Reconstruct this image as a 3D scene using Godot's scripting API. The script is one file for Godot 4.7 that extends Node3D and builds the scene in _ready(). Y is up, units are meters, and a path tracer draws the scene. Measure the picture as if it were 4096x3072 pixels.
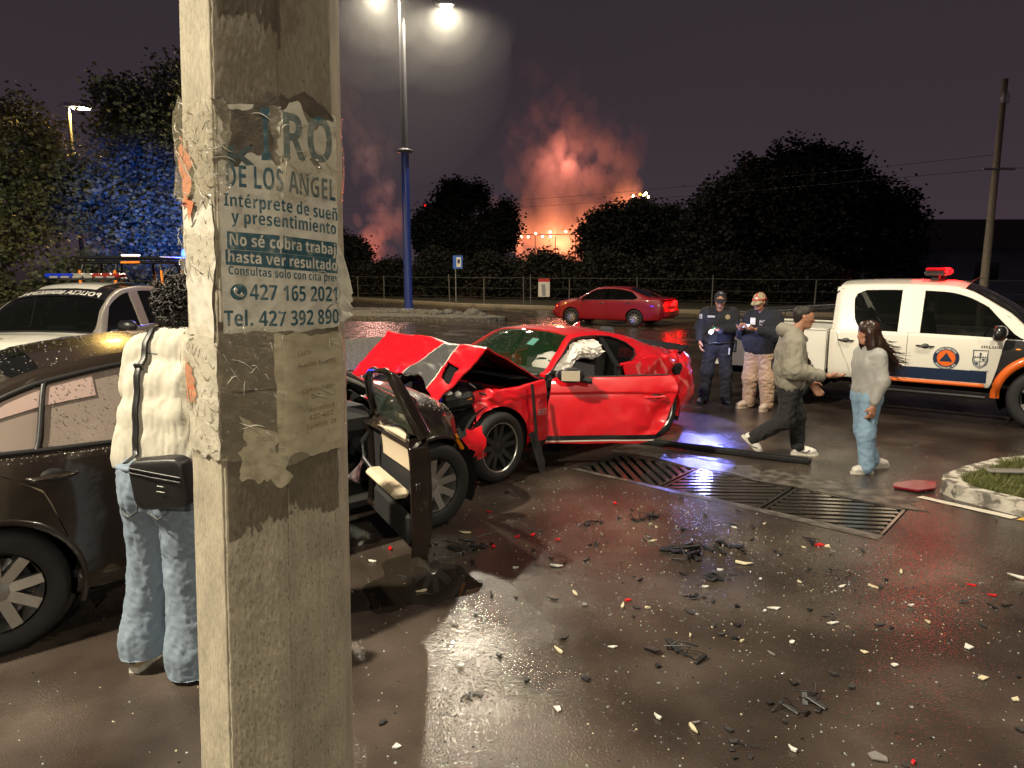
extends Node3D
# A wet street at night after a collision, seen past a concrete utility pole. Units are metres, y is up, the picture looks along -z.

class MB:
	var v := PackedVector3Array()
	var u := PackedVector2Array()
	var c := PackedColorArray()
	var ix := PackedInt32Array()
	var col := Color.WHITE
	func vert(p: Vector3, t := Vector2.ZERO) -> int:
		v.append(p); u.append(t); c.append(col)
		return v.size() - 1
	func face(a: int, b: int, d: int) -> void:
		ix.append(a); ix.append(b); ix.append(d)
	func tri(a: Vector3, b: Vector3, d: Vector3) -> void:
		face(vert(a), vert(b), vert(d))
	func quad(a: Vector3, b: Vector3, d: Vector3, e: Vector3) -> void:
		var i := vert(a, Vector2(0, 0)); vert(b, Vector2(1, 0)); vert(d, Vector2(1, 1)); vert(e, Vector2(0, 1))
		face(i, i + 1, i + 2); face(i, i + 2, i + 3)
	func grid(rows: Array, closed := false, skip := {}) -> int:
		var base := v.size()
		var n: int = rows[0].size()
		for r in rows.size():
			for k in n:
				vert(rows[r][k], Vector2(float(k) / maxf(n - 1, 1), float(r) / maxf(rows.size() - 1, 1)))
		for r in rows.size() - 1:
			for k in (n if closed else n - 1):
				if skip.has(r * n + k): continue
				var a := base + r * n + k
				var b := base + r * n + (k + 1) % n
				face(a, b, b + n); face(a, b + n, a + n)
		return base
	func convex(pts: Array, faces: Array, xf := Transform3D()) -> void:
		# flat faces of a convex solid about its own origin, turned outward
		for f in faces:
			var q := []
			for k in f: q.append(pts[k])
			var nn: Vector3 = (q[2] - q[0]).cross(q[1] - q[0])
			if nn.dot(q[0] + q[2]) < 0: q.reverse()
			var i := v.size()
			for p in q: vert(xf * p)
			for k in range(1, q.size() - 1): face(i, i + k, i + k + 1)
	func box(at: Vector3, s: Vector3, b := Basis(), bev := 0.0) -> void:
		var h := s / 2
		var xf := Transform3D(b, at)
		if bev <= 0.0:
			var p := []
			for i in 8: p.append(Vector3(h.x * (1 if i & 1 else -1), h.y * (1 if i & 2 else -1), h.z * (1 if i & 4 else -1)))
			convex(p, [[0, 1, 3, 2], [4, 5, 7, 6], [0, 1, 5, 4], [2, 3, 7, 6], [0, 2, 6, 4], [1, 3, 7, 5]], xf)
			return
		var e := minf(bev, minf(h.x, minf(h.y, h.z)) * 0.95)
		var q := []
		for i in 8:
			var sg := Vector3(1 if i & 1 else -1, 1 if i & 2 else -1, 1 if i & 4 else -1)
			q.append(sg * Vector3(h.x, h.y - e, h.z - e)); q.append(sg * Vector3(h.x - e, h.y, h.z - e)); q.append(sg * Vector3(h.x - e, h.y - e, h.z))
		var fs := []
		for ax in 3:
			for sd in 2:
				var cs := []
				for i in 8:
					if ((i >> ax) & 1) == sd: cs.append(i)
				fs.append([cs[0] * 3 + ax, cs[1] * 3 + ax, cs[3] * 3 + ax, cs[2] * 3 + ax])
		for i in 8:
			fs.append([i * 3, i * 3 + 1, i * 3 + 2])
			for ax in 3:
				if not (i >> ax) & 1:
					var j := i | (1 << ax)
					var a1 := (ax + 1) % 3
					var a2 := (ax + 2) % 3
					fs.append([i * 3 + a1, j * 3 + a1, j * 3 + a2, i * 3 + a2])
		convex(q, fs, xf)
	func tube(path: Array, rad, n := 8, flat := 1.0, up := Vector3.UP, caps := true) -> void:
		var rows := []
		for i in path.size():
			var d: Vector3 = (path[mini(i + 1, path.size() - 1)] - path[maxi(i - 1, 0)]).normalized()
			var s := d.cross(up)
			if s.length() < 0.01: s = d.cross(Vector3.RIGHT)
			s = s.normalized()
			var t := s.cross(d)
			var r: float = rad[i] if rad is Array else rad
			var row := PackedVector3Array()
			for k in n:
				var a := TAU * k / n
				row.append(path[i] + s * cos(a) * r + t * sin(a) * r * flat)
			rows.append(row)
		grid(rows, true)
		if caps:
			for e in [0, rows.size() - 1]:
				var i0 := v.size()
				for k in n: vert(rows[e][k])
				for k in range(1, n - 1):
					if e == 0: face(i0, i0 + k + 1, i0 + k)
					else: face(i0, i0 + k, i0 + k + 1)
	func lathe(prof: Array, n := 24, xf := Transform3D(), a0 := 0.0, a1 := TAU) -> void:
		# profile of (radius, height) turned round the y axis of xf
		var rows := []
		for k in n + 1:
			var a := lerpf(a0, a1, float(k) / n)
			var row := PackedVector3Array()
			for p in prof: row.append(xf * Vector3(cos(a) * p.x, p.y, sin(a) * p.x))
			rows.append(row)
		grid(rows)
	func ell(at: Vector3, r: Vector3, b := Basis(), nu := 12, nv := 8) -> void:
		var rows := []
		for i in nv + 1:
			var row := PackedVector3Array()
			var ph := PI * i / nv
			for k in nu:
				var a := TAU * k / nu
				row.append(at + b * (Vector3(sin(ph) * cos(a), cos(ph), sin(ph) * sin(a)) * r))
			rows.append(row)
		grid(rows, true)
	func rbox(at: Vector3, s: Vector3, b := Basis(), e := 0.38) -> void:
		# a soft-cornered box
		var i0 := v.size()
		ell(Vector3.ZERO, Vector3.ONE, Basis(), 32, 20)
		for i in range(i0, v.size()):
			var p := v[i]
			v[i] = at + b * (Vector3(signf(p.x) * pow(absf(p.x), e), signf(p.y) * pow(absf(p.y), e), signf(p.z) * pow(absf(p.z), e)) * s / 2)
	func prism(poly: PackedVector2Array, h: float, xf := Transform3D(), bev := 0.0) -> void:
		# outline in x,y of xf, from z = 0 to z = h
		var t := Geometry2D.triangulate_polygon(poly)
		var cw := Geometry2D.is_polygon_clockwise(poly)
		var n := poly.size()
		var mid := Vector2.ZERO
		for p in poly: mid += p / n
		for side in 2:
			var i0 := v.size()
			for p in poly:
				var q := p if side == 0 or bev == 0.0 else p - (p - mid).normalized() * bev
				vert(xf * Vector3(q.x, q.y, h if side else 0.0), p)
			for k in t.size() / 3:
				if side == 1: face(i0 + t[k * 3 + 2], i0 + t[k * 3 + 1], i0 + t[k * 3])
				else: face(i0 + t[k * 3], i0 + t[k * 3 + 1], i0 + t[k * 3 + 2])
		for k in n:
			var a := poly[k]
			var b := poly[(k + 1) % n]
			var a2 := a - (a - mid).normalized() * bev
			var b2 := b - (b - mid).normalized() * bev
			if cw: quad(xf * Vector3(a.x, a.y, 0), xf * Vector3(a2.x, a2.y, h), xf * Vector3(b2.x, b2.y, h), xf * Vector3(b.x, b.y, 0))
			else: quad(xf * Vector3(b.x, b.y, 0), xf * Vector3(b2.x, b2.y, h), xf * Vector3(a2.x, a2.y, h), xf * Vector3(a.x, a.y, 0))
	func mesh() -> ArrayMesh:
		var nn := PackedVector3Array()
		nn.resize(v.size())
		for k in ix.size() / 3:
			var a := ix[k * 3]; var b := ix[k * 3 + 1]; var d := ix[k * 3 + 2]
			var m := (v[d] - v[a]).cross(v[b] - v[a])
			nn[a] += m; nn[b] += m; nn[d] += m
		for k in nn.size(): nn[k] = nn[k].normalized() if nn[k].length_squared() > 1e-24 else Vector3.UP
		var arr := []
		arr.resize(Mesh.ARRAY_MAX)
		arr[Mesh.ARRAY_VERTEX] = v; arr[Mesh.ARRAY_NORMAL] = nn; arr[Mesh.ARRAY_TEX_UV] = u; arr[Mesh.ARRAY_COLOR] = c; arr[Mesh.ARRAY_INDEX] = ix
		var am := ArrayMesh.new()
		am.add_surface_from_arrays(Mesh.PRIMITIVE_TRIANGLES, arr)
		return am

var M := {}
var rng := RandomNumberGenerator.new()

func rnd(a: float, b: float) -> float: return rng.randf_range(a, b)
func lin(r: float, g: float, b: float, a := 1.0) -> Color:
	var k := Color(r, g, b).linear_to_srgb()
	k.a = a
	return k
func mat(called: String, col: Color, rough := 0.6, metal := 0.0) -> StandardMaterial3D:
	var m := StandardMaterial3D.new()
	m.resource_name = called
	m.albedo_color = col
	m.roughness = rough
	m.metallic = metal
	M[called] = m
	return m
func glow(called: String, col: Color, e: float) -> StandardMaterial3D:
	var m := mat(called, col, 0.4)
	m.emission_enabled = true
	m.emission = col
	m.emission_energy_multiplier = e
	return m
func pane(called: String, col: Color, alpha: float, rough := 0.03) -> StandardMaterial3D:
	var m := mat(called, col, rough)
	m.albedo_color.a = alpha
	m.transparency = BaseMaterial3D.TRANSPARENCY_ALPHA
	return m
func fnl(s: int, freq: float, oct := 3, kind := FastNoiseLite.TYPE_SIMPLEX_SMOOTH) -> FastNoiseLite:
	var n := FastNoiseLite.new()
	n.seed = s
	n.noise_type = kind
	n.frequency = freq
	n.fractal_octaves = oct
	return n
func bumps(n: FastNoiseLite, size: int, strength: float) -> ImageTexture:
	var im := n.get_seamless_image(size, size)
	im.bump_map_to_normal_map(strength)
	return ImageTexture.create_from_image(im)
func bumpy(m: StandardMaterial3D, t: Texture2D, scale: float, tile := 0.0, world := true) -> void:
	m.normal_enabled = true
	m.normal_texture = t
	m.normal_scale = scale
	if tile > 0.0:
		m.uv1_triplanar = true
		m.uv1_world_triplanar = world
		m.uv1_scale = Vector3.ONE / tile
func ramp_tex(n: FastNoiseLite, size: int, stops: Array, cols: Array) -> ImageTexture:
	var im := n.get_seamless_image(size, size)
	var g := Gradient.new()
	g.offsets = PackedFloat32Array(stops)
	g.colors = PackedColorArray(cols)
	var out := Image.create(size, size, false, Image.FORMAT_RGB8)
	var lut := []
	for i in 256: lut.append(g.sample(i / 255.0))
	for y in size:
		for x in size:
			out.set_pixel(x, y, lut[im.get_pixel(x, y).r8])
	return ImageTexture.create_from_image(out)

func put(called: String, b: MB, m: Material, parent: Node = null) -> MeshInstance3D:
	var o := MeshInstance3D.new()
	o.name = called
	o.mesh = b.mesh()
	o.material_override = null
	(o.mesh as ArrayMesh).surface_set_material(0, m)
	(parent if parent else self).add_child(o, true)
	return o
var used := {}
func numbered(called: String) -> String:
	if not used.has(called):
		used[called] = 0
		return called
	used[called] += 1
	return "%s_%03d" % [called, used[called]]
func tag(o: Node, label: String, category: String, group := "", kind := "") -> void:
	if label: o.set_meta("label", label)
	if category: o.set_meta("category", category)
	if group: o.set_meta("group", group)
	if kind: o.set_meta("kind", kind)
func thing(called: String, label: String, category: String, at := Vector3.ZERO, turn := 0.0, group := "") -> Node3D:
	var o := Node3D.new()
	o.name = numbered(called)
	add_child(o)
	o.position = at
	o.rotation.y = turn
	tag(o, label, category, group)
	return o
func struct(called: String, b: MB, m: Material, label := "") -> MeshInstance3D:
	var o := put(numbered(called), b, m)
	tag(o, label, "", "", "structure")
	return o
func copy(o: Node3D, label: String, at: Vector3, turn: float) -> Node3D:
	var r: Node3D = o.duplicate()
	r.name = numbered(String(o.name).rstrip("0123456789").trim_suffix("_"))
	add_child(r)
	r.position = at
	r.rotation.y = turn
	r.set_meta("label", label)
	return r

var fonts := {}
func letters(text: String, size: float, bold := true, face := "Droid Sans") -> ArrayMesh:
	# flat lettering, "size" = height of a capital, centred on its own box in x, base line at y = 0
	var key := face + str(bold)
	if not fonts.has(key):
		var f := SystemFont.new()
		f.font_names = PackedStringArray([face])
		f.font_weight = 700 if bold else 400
		fonts[key] = f
	var t := TextMesh.new()
	t.font = fonts[key]
	t.text = text
	t.font_size = 64
	t.depth = 0.0
	t.curve_step = 2.0
	t.pixel_size = size / 46.0
	t.horizontal_alignment = HORIZONTAL_ALIGNMENT_LEFT
	t.vertical_alignment = VERTICAL_ALIGNMENT_BOTTOM
	var am := ArrayMesh.new()
	am.add_surface_from_arrays(Mesh.PRIMITIVE_TRIANGLES, t.get_mesh_arrays())
	return am
func write(b: MB, text: String, size: float, place: Callable, bold := true, stretch := 1.0, mirror := false, width := 0.0) -> void:
	# lettering laid on a surface: place takes (x, y) in metres, x from 0 to the width of the line, and gives a point
	var arr := letters(text, size, bold).surface_get_arrays(0)
	var vs: PackedVector3Array = arr[Mesh.ARRAY_VERTEX]
	var id: PackedInt32Array = arr[Mesh.ARRAY_INDEX]
	var lo := 1e9
	var hi := -1e9
	var base := 1e9
	for p in vs:
		lo = minf(lo, p.x); hi = maxf(hi, p.x)
		base = minf(base, p.y)
	if width > 0.0: stretch = width / (hi - lo)
	var i0 := b.v.size()
	for p in vs:
		var x := (p.x - lo) * stretch
		if mirror: x = (hi - lo) * stretch - x
		b.vert(place.call(x, p.y - 16.0 * size / 46.0))
	for k in id.size() / 3:
		if mirror: b.face(i0 + id[k * 3], i0 + id[k * 3 + 2], i0 + id[k * 3 + 1])
		else: b.face(i0 + id[k * 3], i0 + id[k * 3 + 1], i0 + id[k * 3 + 2])
func omni(called: String, at: Vector3, col: Color, e: float, size := 0.1, parent: Node = null) -> OmniLight3D:
	var l := OmniLight3D.new()
	l.name = called
	l.light_color = col
	l.light_energy = e
	l.light_size = size
	l.omni_range = 80.0
	l.omni_attenuation = 2.0
	l.shadow_enabled = true
	(parent if parent else self).add_child(l, true)
	l.position = at
	return l

func _ready() -> void:
	rng.seed = 20240
	# --- camera, sky, exposure ---
	var cam := Camera3D.new()
	cam.name = "camera"
	cam.fov = 56.85
	cam.near = 0.05
	cam.far = 1500.0
	add_child(cam)
	cam.position = Vector3(0, 2.05, 0)
	cam.rotation = Vector3(deg_to_rad(-9.24), 0, 0)
	cam.current = true
	var we := WorldEnvironment.new()
	we.name = "world"
	var env := Environment.new()
	env.background_mode = Environment.BG_SKY
	var sky := Sky.new()
	var sm := ProceduralSkyMaterial.new()
	sm.sky_top_color = Color8(46, 41, 46)
	sm.sky_horizon_color = Color8(66, 54, 62)
	sm.sky_curve = 0.16
	sm.ground_bottom_color = Color8(20, 18, 18)
	sm.ground_horizon_color = Color8(60, 48, 56)
	var cn := fnl(91, 0.012, 4)
	var cim := cn.get_seamless_image(512, 256)
	var cov := Image.create(512, 256, false, Image.FORMAT_RGBA8)
	for y in 256:
		for x in 512:
			cov.set_pixel(x, y, Color(0.10, 0.075, 0.09, clampf((cim.get_pixel(x, y).r - 0.35) * 1.3, 0, 1) * 0.35))
	sm.sky_cover = ImageTexture.create_from_image(cov)
	sky.sky_material = sm
	env.sky = sky
	env.tonemap_mode = Environment.TONE_MAPPER_LINEAR
	env.tonemap_exposure = 1.0
	env.sdfgi_enabled = true
	env.ssao_enabled = true
	env.ssil_enabled = true
	env.volumetric_fog_enabled = true
	env.volumetric_fog_density = 0.0
	we.environment = env
	add_child(we)
	materials()
	build_ground()
	build_street_lamps()
	build_pole()
	build_background()
	build_cars()
	build_people()
	build_debris()

# ---------------------------------------------------------------- materials
func materials() -> void:
	var fine := bumps(fnl(3, 0.34, 3), 2048, 3.2)
	var micro := bumps(fnl(4, 0.12, 3), 512, 6.0)
	var soft := bumps(fnl(5, 0.02, 3), 512, 5.0)
	var a := mat("wet_asphalt", Color.WHITE, 1.0)
	a.albedo_texture = ramp_tex(fnl(11, 0.007, 6), 1024, [0.0, 0.35, 0.55, 0.8, 1.0], [lin(.019, .0145, .012), lin(.036, .027, .022), lin(.048, .037, .030), lin(.07, .055, .045), lin(.10, .08, .067)])
	a.roughness_texture = ramp_tex(fnl(12, 0.004, 5), 1024, [0.0, 0.32, 0.5, 0.7, 1.0], [Color(.05, .05, .05), Color(.09, .09, .09), Color(.16, .16, .16), Color(.27, .27, .27), Color(.46, .46, .46)])
	a.metallic_specular = 0.5
	bumpy(a, fine, 0.24, 8.0)
	var cc := mat("concrete", Color.WHITE, 0.85)
	cc.albedo_texture = ramp_tex(fnl(21, 0.02, 5), 512, [0.0, 0.3, 0.6, 1.0], [lin(.10, .085, .06), lin(.2, .17, .12), lin(.26, .22, .16), lin(.34, .29, .21)])
	bumpy(cc, micro, 0.2, 1.0)
	var wc := mat("wet_concrete", Color.WHITE, 0.35)
	wc.albedo_texture = ramp_tex(fnl(22, 0.02, 5), 512, [0.0, 0.4, 0.6, 1.0], [lin(.025, .022, .019), lin(.06, .054, .045), lin(.10, .09, .077), lin(.17, .155, .13)])
	bumpy(wc, micro, 0.2, 1.6)
	var gr := mat("gravel", Color.WHITE, 0.8)
	gr.albedo_texture = ramp_tex(fnl(23, 0.05, 4), 512, [0.0, 0.45, 0.6, 1.0], [lin(.03, .028, .024), lin(.08, .075, .065), lin(.16, .15, .13), lin(.3, .28, .25)])
	bumpy(gr, micro, 0.5, 3.0)
	mat("soil", lin(.04, .034, .02), 0.9)
	var wp := mat("white_road_paint", lin(.55, .5, .42), 0.5)
	bumpy(wp, micro, 0.2, 0.6)
	var kp := mat("kerb_paint", Color.WHITE, 0.55)
	kp.albedo_texture = ramp_tex(fnl(24, 0.03, 5), 512, [0.0, 0.42, 0.5, 1.0], [lin(.09, .085, .075), lin(.13, .12, .1), lin(.45, .42, .36), lin(.6, .57, .5)])
	bumpy(kp, micro, 0.25, 2.2)
	mat("yellow_paint", lin(.5, .3, .04), 0.5)
	var st := mat("wet_steel", lin(.24, .21, .18), 0.13, 0.9)
	bumpy(st, micro, 0.03, 0.6)
	mat("black", lin(.006, .006, .006), 0.7)
	mat("pit", lin(.003, .003, .003), 0.95)
	var w := mat("water", lin(.02, .016, .012), 0.02)
	w.metallic_specular = 0.6
	mat("old_post", lin(.13, .12, .11), 0.8)
	mat("galvanised", lin(.3, .3, .31), 0.45, 0.6)
	mat("lamp_post_paint", lin(.11, .11, .125), 0.35, 0.3)
	mat("blue_post_paint", lin(.03, .06, .30), 0.35)
	glow("lamp_lens", Color(1, .93, .78), 60.0)
	glow("far_lamp_white", Color(1, .86, .6), 30.0)
	glow("far_lamp_orange", Color(1, .5, .14), 14.0)
	glow("far_lamp_red", Color(1, .08, .1), 8.0)
	mat("leaf", Color.WHITE, 0.75).vertex_color_use_as_albedo = true
	M.leaf.backlight_enabled = true
	M.leaf.backlight = Color(.3, .3, .3)
	var bk := mat("bark", lin(.06, .045, .03), 0.9)
	bumpy(bk, micro, 1.0, 0.7)
	mat("grass", Color.WHITE, 0.6).vertex_color_use_as_albedo = true
	mat("dark_wall", lin(.10, .11, .16), 0.8)
	mat("dark_roof", lin(.05, .03, .035), 0.8)
	# vehicles
	var drops := bumps(fnl(31, 0.11, 2, FastNoiseLite.TYPE_CELLULAR), 512, 2.0)
	for e in [["red_paint", lin(.62, .004, .012)], ["brown_paint", lin(.016, .011, .008)], ["white_paint", lin(.72, .70, .62)], ["silver_paint", lin(.36, .33, .29)], ["navy_paint", lin(.008, .022, .06)], ["orange_paint", lin(.75, .13, .01)], ["black_paint", lin(.008, .008, .009)], ["sedan_paint", lin(.24, .003, .008)]]:
		var p := mat(e[0], e[1], 0.38)
		p.clearcoat_enabled = true
		p.clearcoat = 1.0
		p.clearcoat_roughness = 0.06
		bumpy(p, drops, 0.10, 0.35, false)
	M.brown_paint.roughness = 0.24
	M.silver_paint.metallic = 0.45
	M.brown_paint.metallic = 0.0
	mat("plastic", lin(.010, .010, .011), 0.4)
	mat("matte_plastic", lin(.016, .016, .017), 0.65)
	mat("rubber", lin(.010, .010, .010), 0.7)
	mat("alloy", lin(.5, .49, .46), 0.3, 0.85)
	mat("dark_alloy", lin(.045, .045, .045), 0.32, 0.6)
	mat("chrome", lin(.7, .7, .7), 0.12, 1.0)
	mat("droplet", lin(.22, .21, .19), 0.03).metallic_specular = 0.7
	mat("caliper", lin(.5, .01, .02), 0.4)
	mat("cabin", lin(.008, .008, .008), 0.85)
	mat("beige", lin(.55, .46, .33), 0.7)
	mat("seat_cloth", lin(.03, .03, .032), 0.9)
	var ab := mat("airbag_cloth", lin(.75, .72, .66), 0.8)
	bumpy(ab, soft, 0.8, 0.35, false)
	pane("glass", Color(.55, .7, .6), 0.12)
	pane("green_glass", Color(.16, .30, .17), 0.22)
	pane("dark_glass", Color(.05, .06, .05), 0.72)
	var fg := mat("reflection_tint", lin(.18, .145, .125), 0.3)  # opaque pinkish beige stands for the reflection on the wet panes
	bumpy(fg, drops, 0.9, 0.22, false)
	M.reflection_tint.clearcoat_enabled = true
	M.reflection_tint.clearcoat_roughness = 0.1
	mat("teal_sticker", lin(.12, .42, .38), 0.6)
	mat("reflector", lin(.95, .26, .02), 0.5)
	glow("lamp_lens_dim", Color(1, .95, .85), 3.0)
	mat("cream_reflection", lin(.42, .37, .28), 0.25)  # cream reflection in the mirror glass put into its colour
	mat("bonnet_grey", lin(.07, .07, .068), 0.33)
	mat("bar_red", lin(.20, .02, .015), 0.2)
	mat("bar_clear", lin(.22, .21, .19), 0.2)
	mat("amber_lens", lin(.8, .25, .01), 0.2)
	mat("red_lens", lin(.5, .01, .02), 0.15)
	mat("clear_lens", lin(.5, .5, .48), 0.15)
	mat("blue_lens", lin(.01, .03, .35), 0.15)
	glow("tail_glow", Color(1, .06, .07), 5.0)
	glow("head_glow", Color(1, .42, .2), 3.0)
	glow("beacon_red", Color(1, .05, .06), 9.0)
	glow("beacon_blue", Color(.1, .25, 1), 20.0)
	glow("torch_led", Color(.72, .76, 1), 400.0)
	glow("torch_green", Color(.2, 1, .6), 2.0)
	glow("phone_screen", Color(.75, .82, 1), 1.2)
	# printed paper and tape on the pole
	var pp := mat("paper", Color.WHITE, 0.7)
	pp.albedo_texture = ramp_tex(fnl(41, 0.02, 5), 512, [0.0, 0.35, 0.6, 1.0], [lin(.28, .26, .21), lin(.46, .43, .36), lin(.54, .51, .43), lin(.60, .57, .49)])
	bumpy(pp, soft, 0.05, 0.4)
	var pc := mat("cream_paper", Color.WHITE, 0.55)
	pc.albedo_texture = ramp_tex(fnl(42, 0.015, 5), 512, [0.0, 0.4, 0.6, 1.0], [lin(.22, .19, .12), lin(.34, .30, .2), lin(.42, .37, .26), lin(.48, .43, .3)])
	bumpy(pc, soft, 0.10, 0.3)
	var ps := mat("paste_stain", Color.WHITE, 0.6)
	ps.albedo_texture = ramp_tex(fnl(43, 0.02, 5), 512, [0.0, 0.4, 0.6, 1.0], [lin(.035, .026, .017), lin(.06, .045, .03), lin(.085, .066, .045), lin(.14, .115, .08)])
	bumpy(ps, micro, 0.06, 0.5)
	var ik := mat("ink", Color.WHITE, 0.6)
	ik.albedo_texture = ramp_tex(fnl(44, 0.02, 5), 512, [0.0, 0.3, 0.52, 0.66, 0.8, 1.0], [lin(.010, .045, .065), lin(.014, .062, .088), lin(.02, .08, .105), lin(.05, .11, .13), lin(.16, .19, .18), lin(.3, .3, .26)])
	ik.uv1_triplanar = true
	ik.uv1_world_triplanar = true
	ik.uv1_scale = Vector3.ONE / .30
	mat("faint_ink", lin(.05, .075, .075), 0.6)
	mat("brown_ink", lin(.16, .085, .035), 0.7)
	mat("orange_paper", lin(.55, .19, .09), 0.5)
	mat("crease_film", lin(.5, .48, .42), 0.08).metallic_specular = 1.0
	var tp := pane("tape", Color(.82, .78, .66), 0.16, 0.14)
	bumpy(tp, soft, 2.2, 0.16)
	# clothes, skin, hair
	var weave := bumps(fnl(51, 0.25, 2), 256, 3.0)
	for e in [["white_shirt", lin(.41, .385, .32)], ["jeans", lin(.16, .205, .26)], ["navy_uniform", lin(.009, .010, .015)], ["navy_sweater", lin(.009, .011, .018)], ["khaki", lin(.36, .25, .17)], ["grey_hoodie", lin(.22, .205, .165)], ["black_trousers", lin(.014, .014, .015)], ["grey_sweater", lin(.30, .295, .28)], ["light_jeans", lin(.20, .31, .43)], ["camo", lin(.22, .19, .12)]]:
		var f := mat(e[0], e[1], 0.9)
		bumpy(f, weave, 0.4, 0.12, false)
	M.camo.albedo_texture = ramp_tex(fnl(52, 0.03, 3), 256, [0.0, 0.4, 0.5, 1.0], [lin(.10, .09, .05), lin(.2, .17, .1), lin(.35, .3, .2), lin(.4, .35, .25)])
	M.camo.albedo_color = Color.WHITE
	M.camo.uv1_scale = Vector3.ONE / 0.3
	mat("jeans_seam", lin(.10, .11, .11), .9)
	mat("skin", lin(.36, .175, .105), 0.5)
	M.skin.subsurf_scatter_enabled = true
	M.skin.subsurf_scatter_strength = 0.08
	mat("hair", lin(.012, .009, .007), 0.6)
	mat("brown_hair", lin(.028, .013, .008), 0.36)
	mat("leather", lin(.010, .010, .010), 0.4)
	bumpy(M.leather, micro, 0.4, 0.15, false)
	mat("white_shoe", lin(.62, .59, .54), 0.5)
	mat("sole", lin(.5, .47, .4), 0.7)
	mat("tan_boot", lin(.42, .33, .24), 0.8)
	mat("tan_shoe", lin(.30, .22, .12), 0.7)
	mat("badge_gold", lin(.6, .5, .3), 0.3, 0.6)
	mat("silver_print", lin(.4, .4, .4), 0.5)
	mat("flag_green", lin(.02, .2, .07), 0.7)
	mat("print_red", lin(.55, .03, .03), 0.7)
	mat("print_white", lin(.7, .68, .62), 0.7)
	mat("crest_ink", lin(.03, .05, .09), 0.6)
	mat("blue_sign", lin(.03, .12, .5), 0.4)

# ---------------------------------------------------------------- ground, drain, kerb island
var TN := Vector3(0.66, 0, -7.15)
var TT := Vector3(0.759, 0, 0.651)
var TP := Vector3(0.651, 0, -0.759)
func tq(s: float, d: float, y := 0.0) -> Vector3: return TN + TT * s + TP * d + Vector3(0, y, 0)

func flat(b: MB, pts: Array, y: float) -> void:
	var poly := PackedVector2Array()
	for p in pts: poly.append(Vector2(p.x, p.z) if p is Vector3 else p)
	var t := Geometry2D.triangulate_polygon(poly)
	var i0 := b.v.size()
	for p in poly: b.vert(Vector3(p.x, y, p.y), p)
	for k in t.size() / 3:
		var a := poly[t[k * 3]]; var q := poly[t[k * 3 + 1]]; var d := poly[t[k * 3 + 2]]
		if (q - a).cross(d - a) > 0: b.face(i0 + t[k * 3], i0 + t[k * 3 + 1], i0 + t[k * 3 + 2])
		else: b.face(i0 + t[k * 3], i0 + t[k * 3 + 2], i0 + t[k * 3 + 1])
func ragged(outline: Array, jit: float, n: int) -> PackedVector2Array:
	var r := PackedVector2Array()
	for k in outline.size():
		var a: Vector2 = outline[k]
		var d: Vector2 = outline[(k + 1) % outline.size()]
		for i in n:
			var p := a.lerp(d, float(i) / n)
			r.append(p + (Vector2(rnd(-jit, jit), rnd(-jit, jit)) if i else Vector2.ZERO))
	return r
func v2(p: Vector3) -> Vector2: return Vector2(p.x, p.z)

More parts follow.
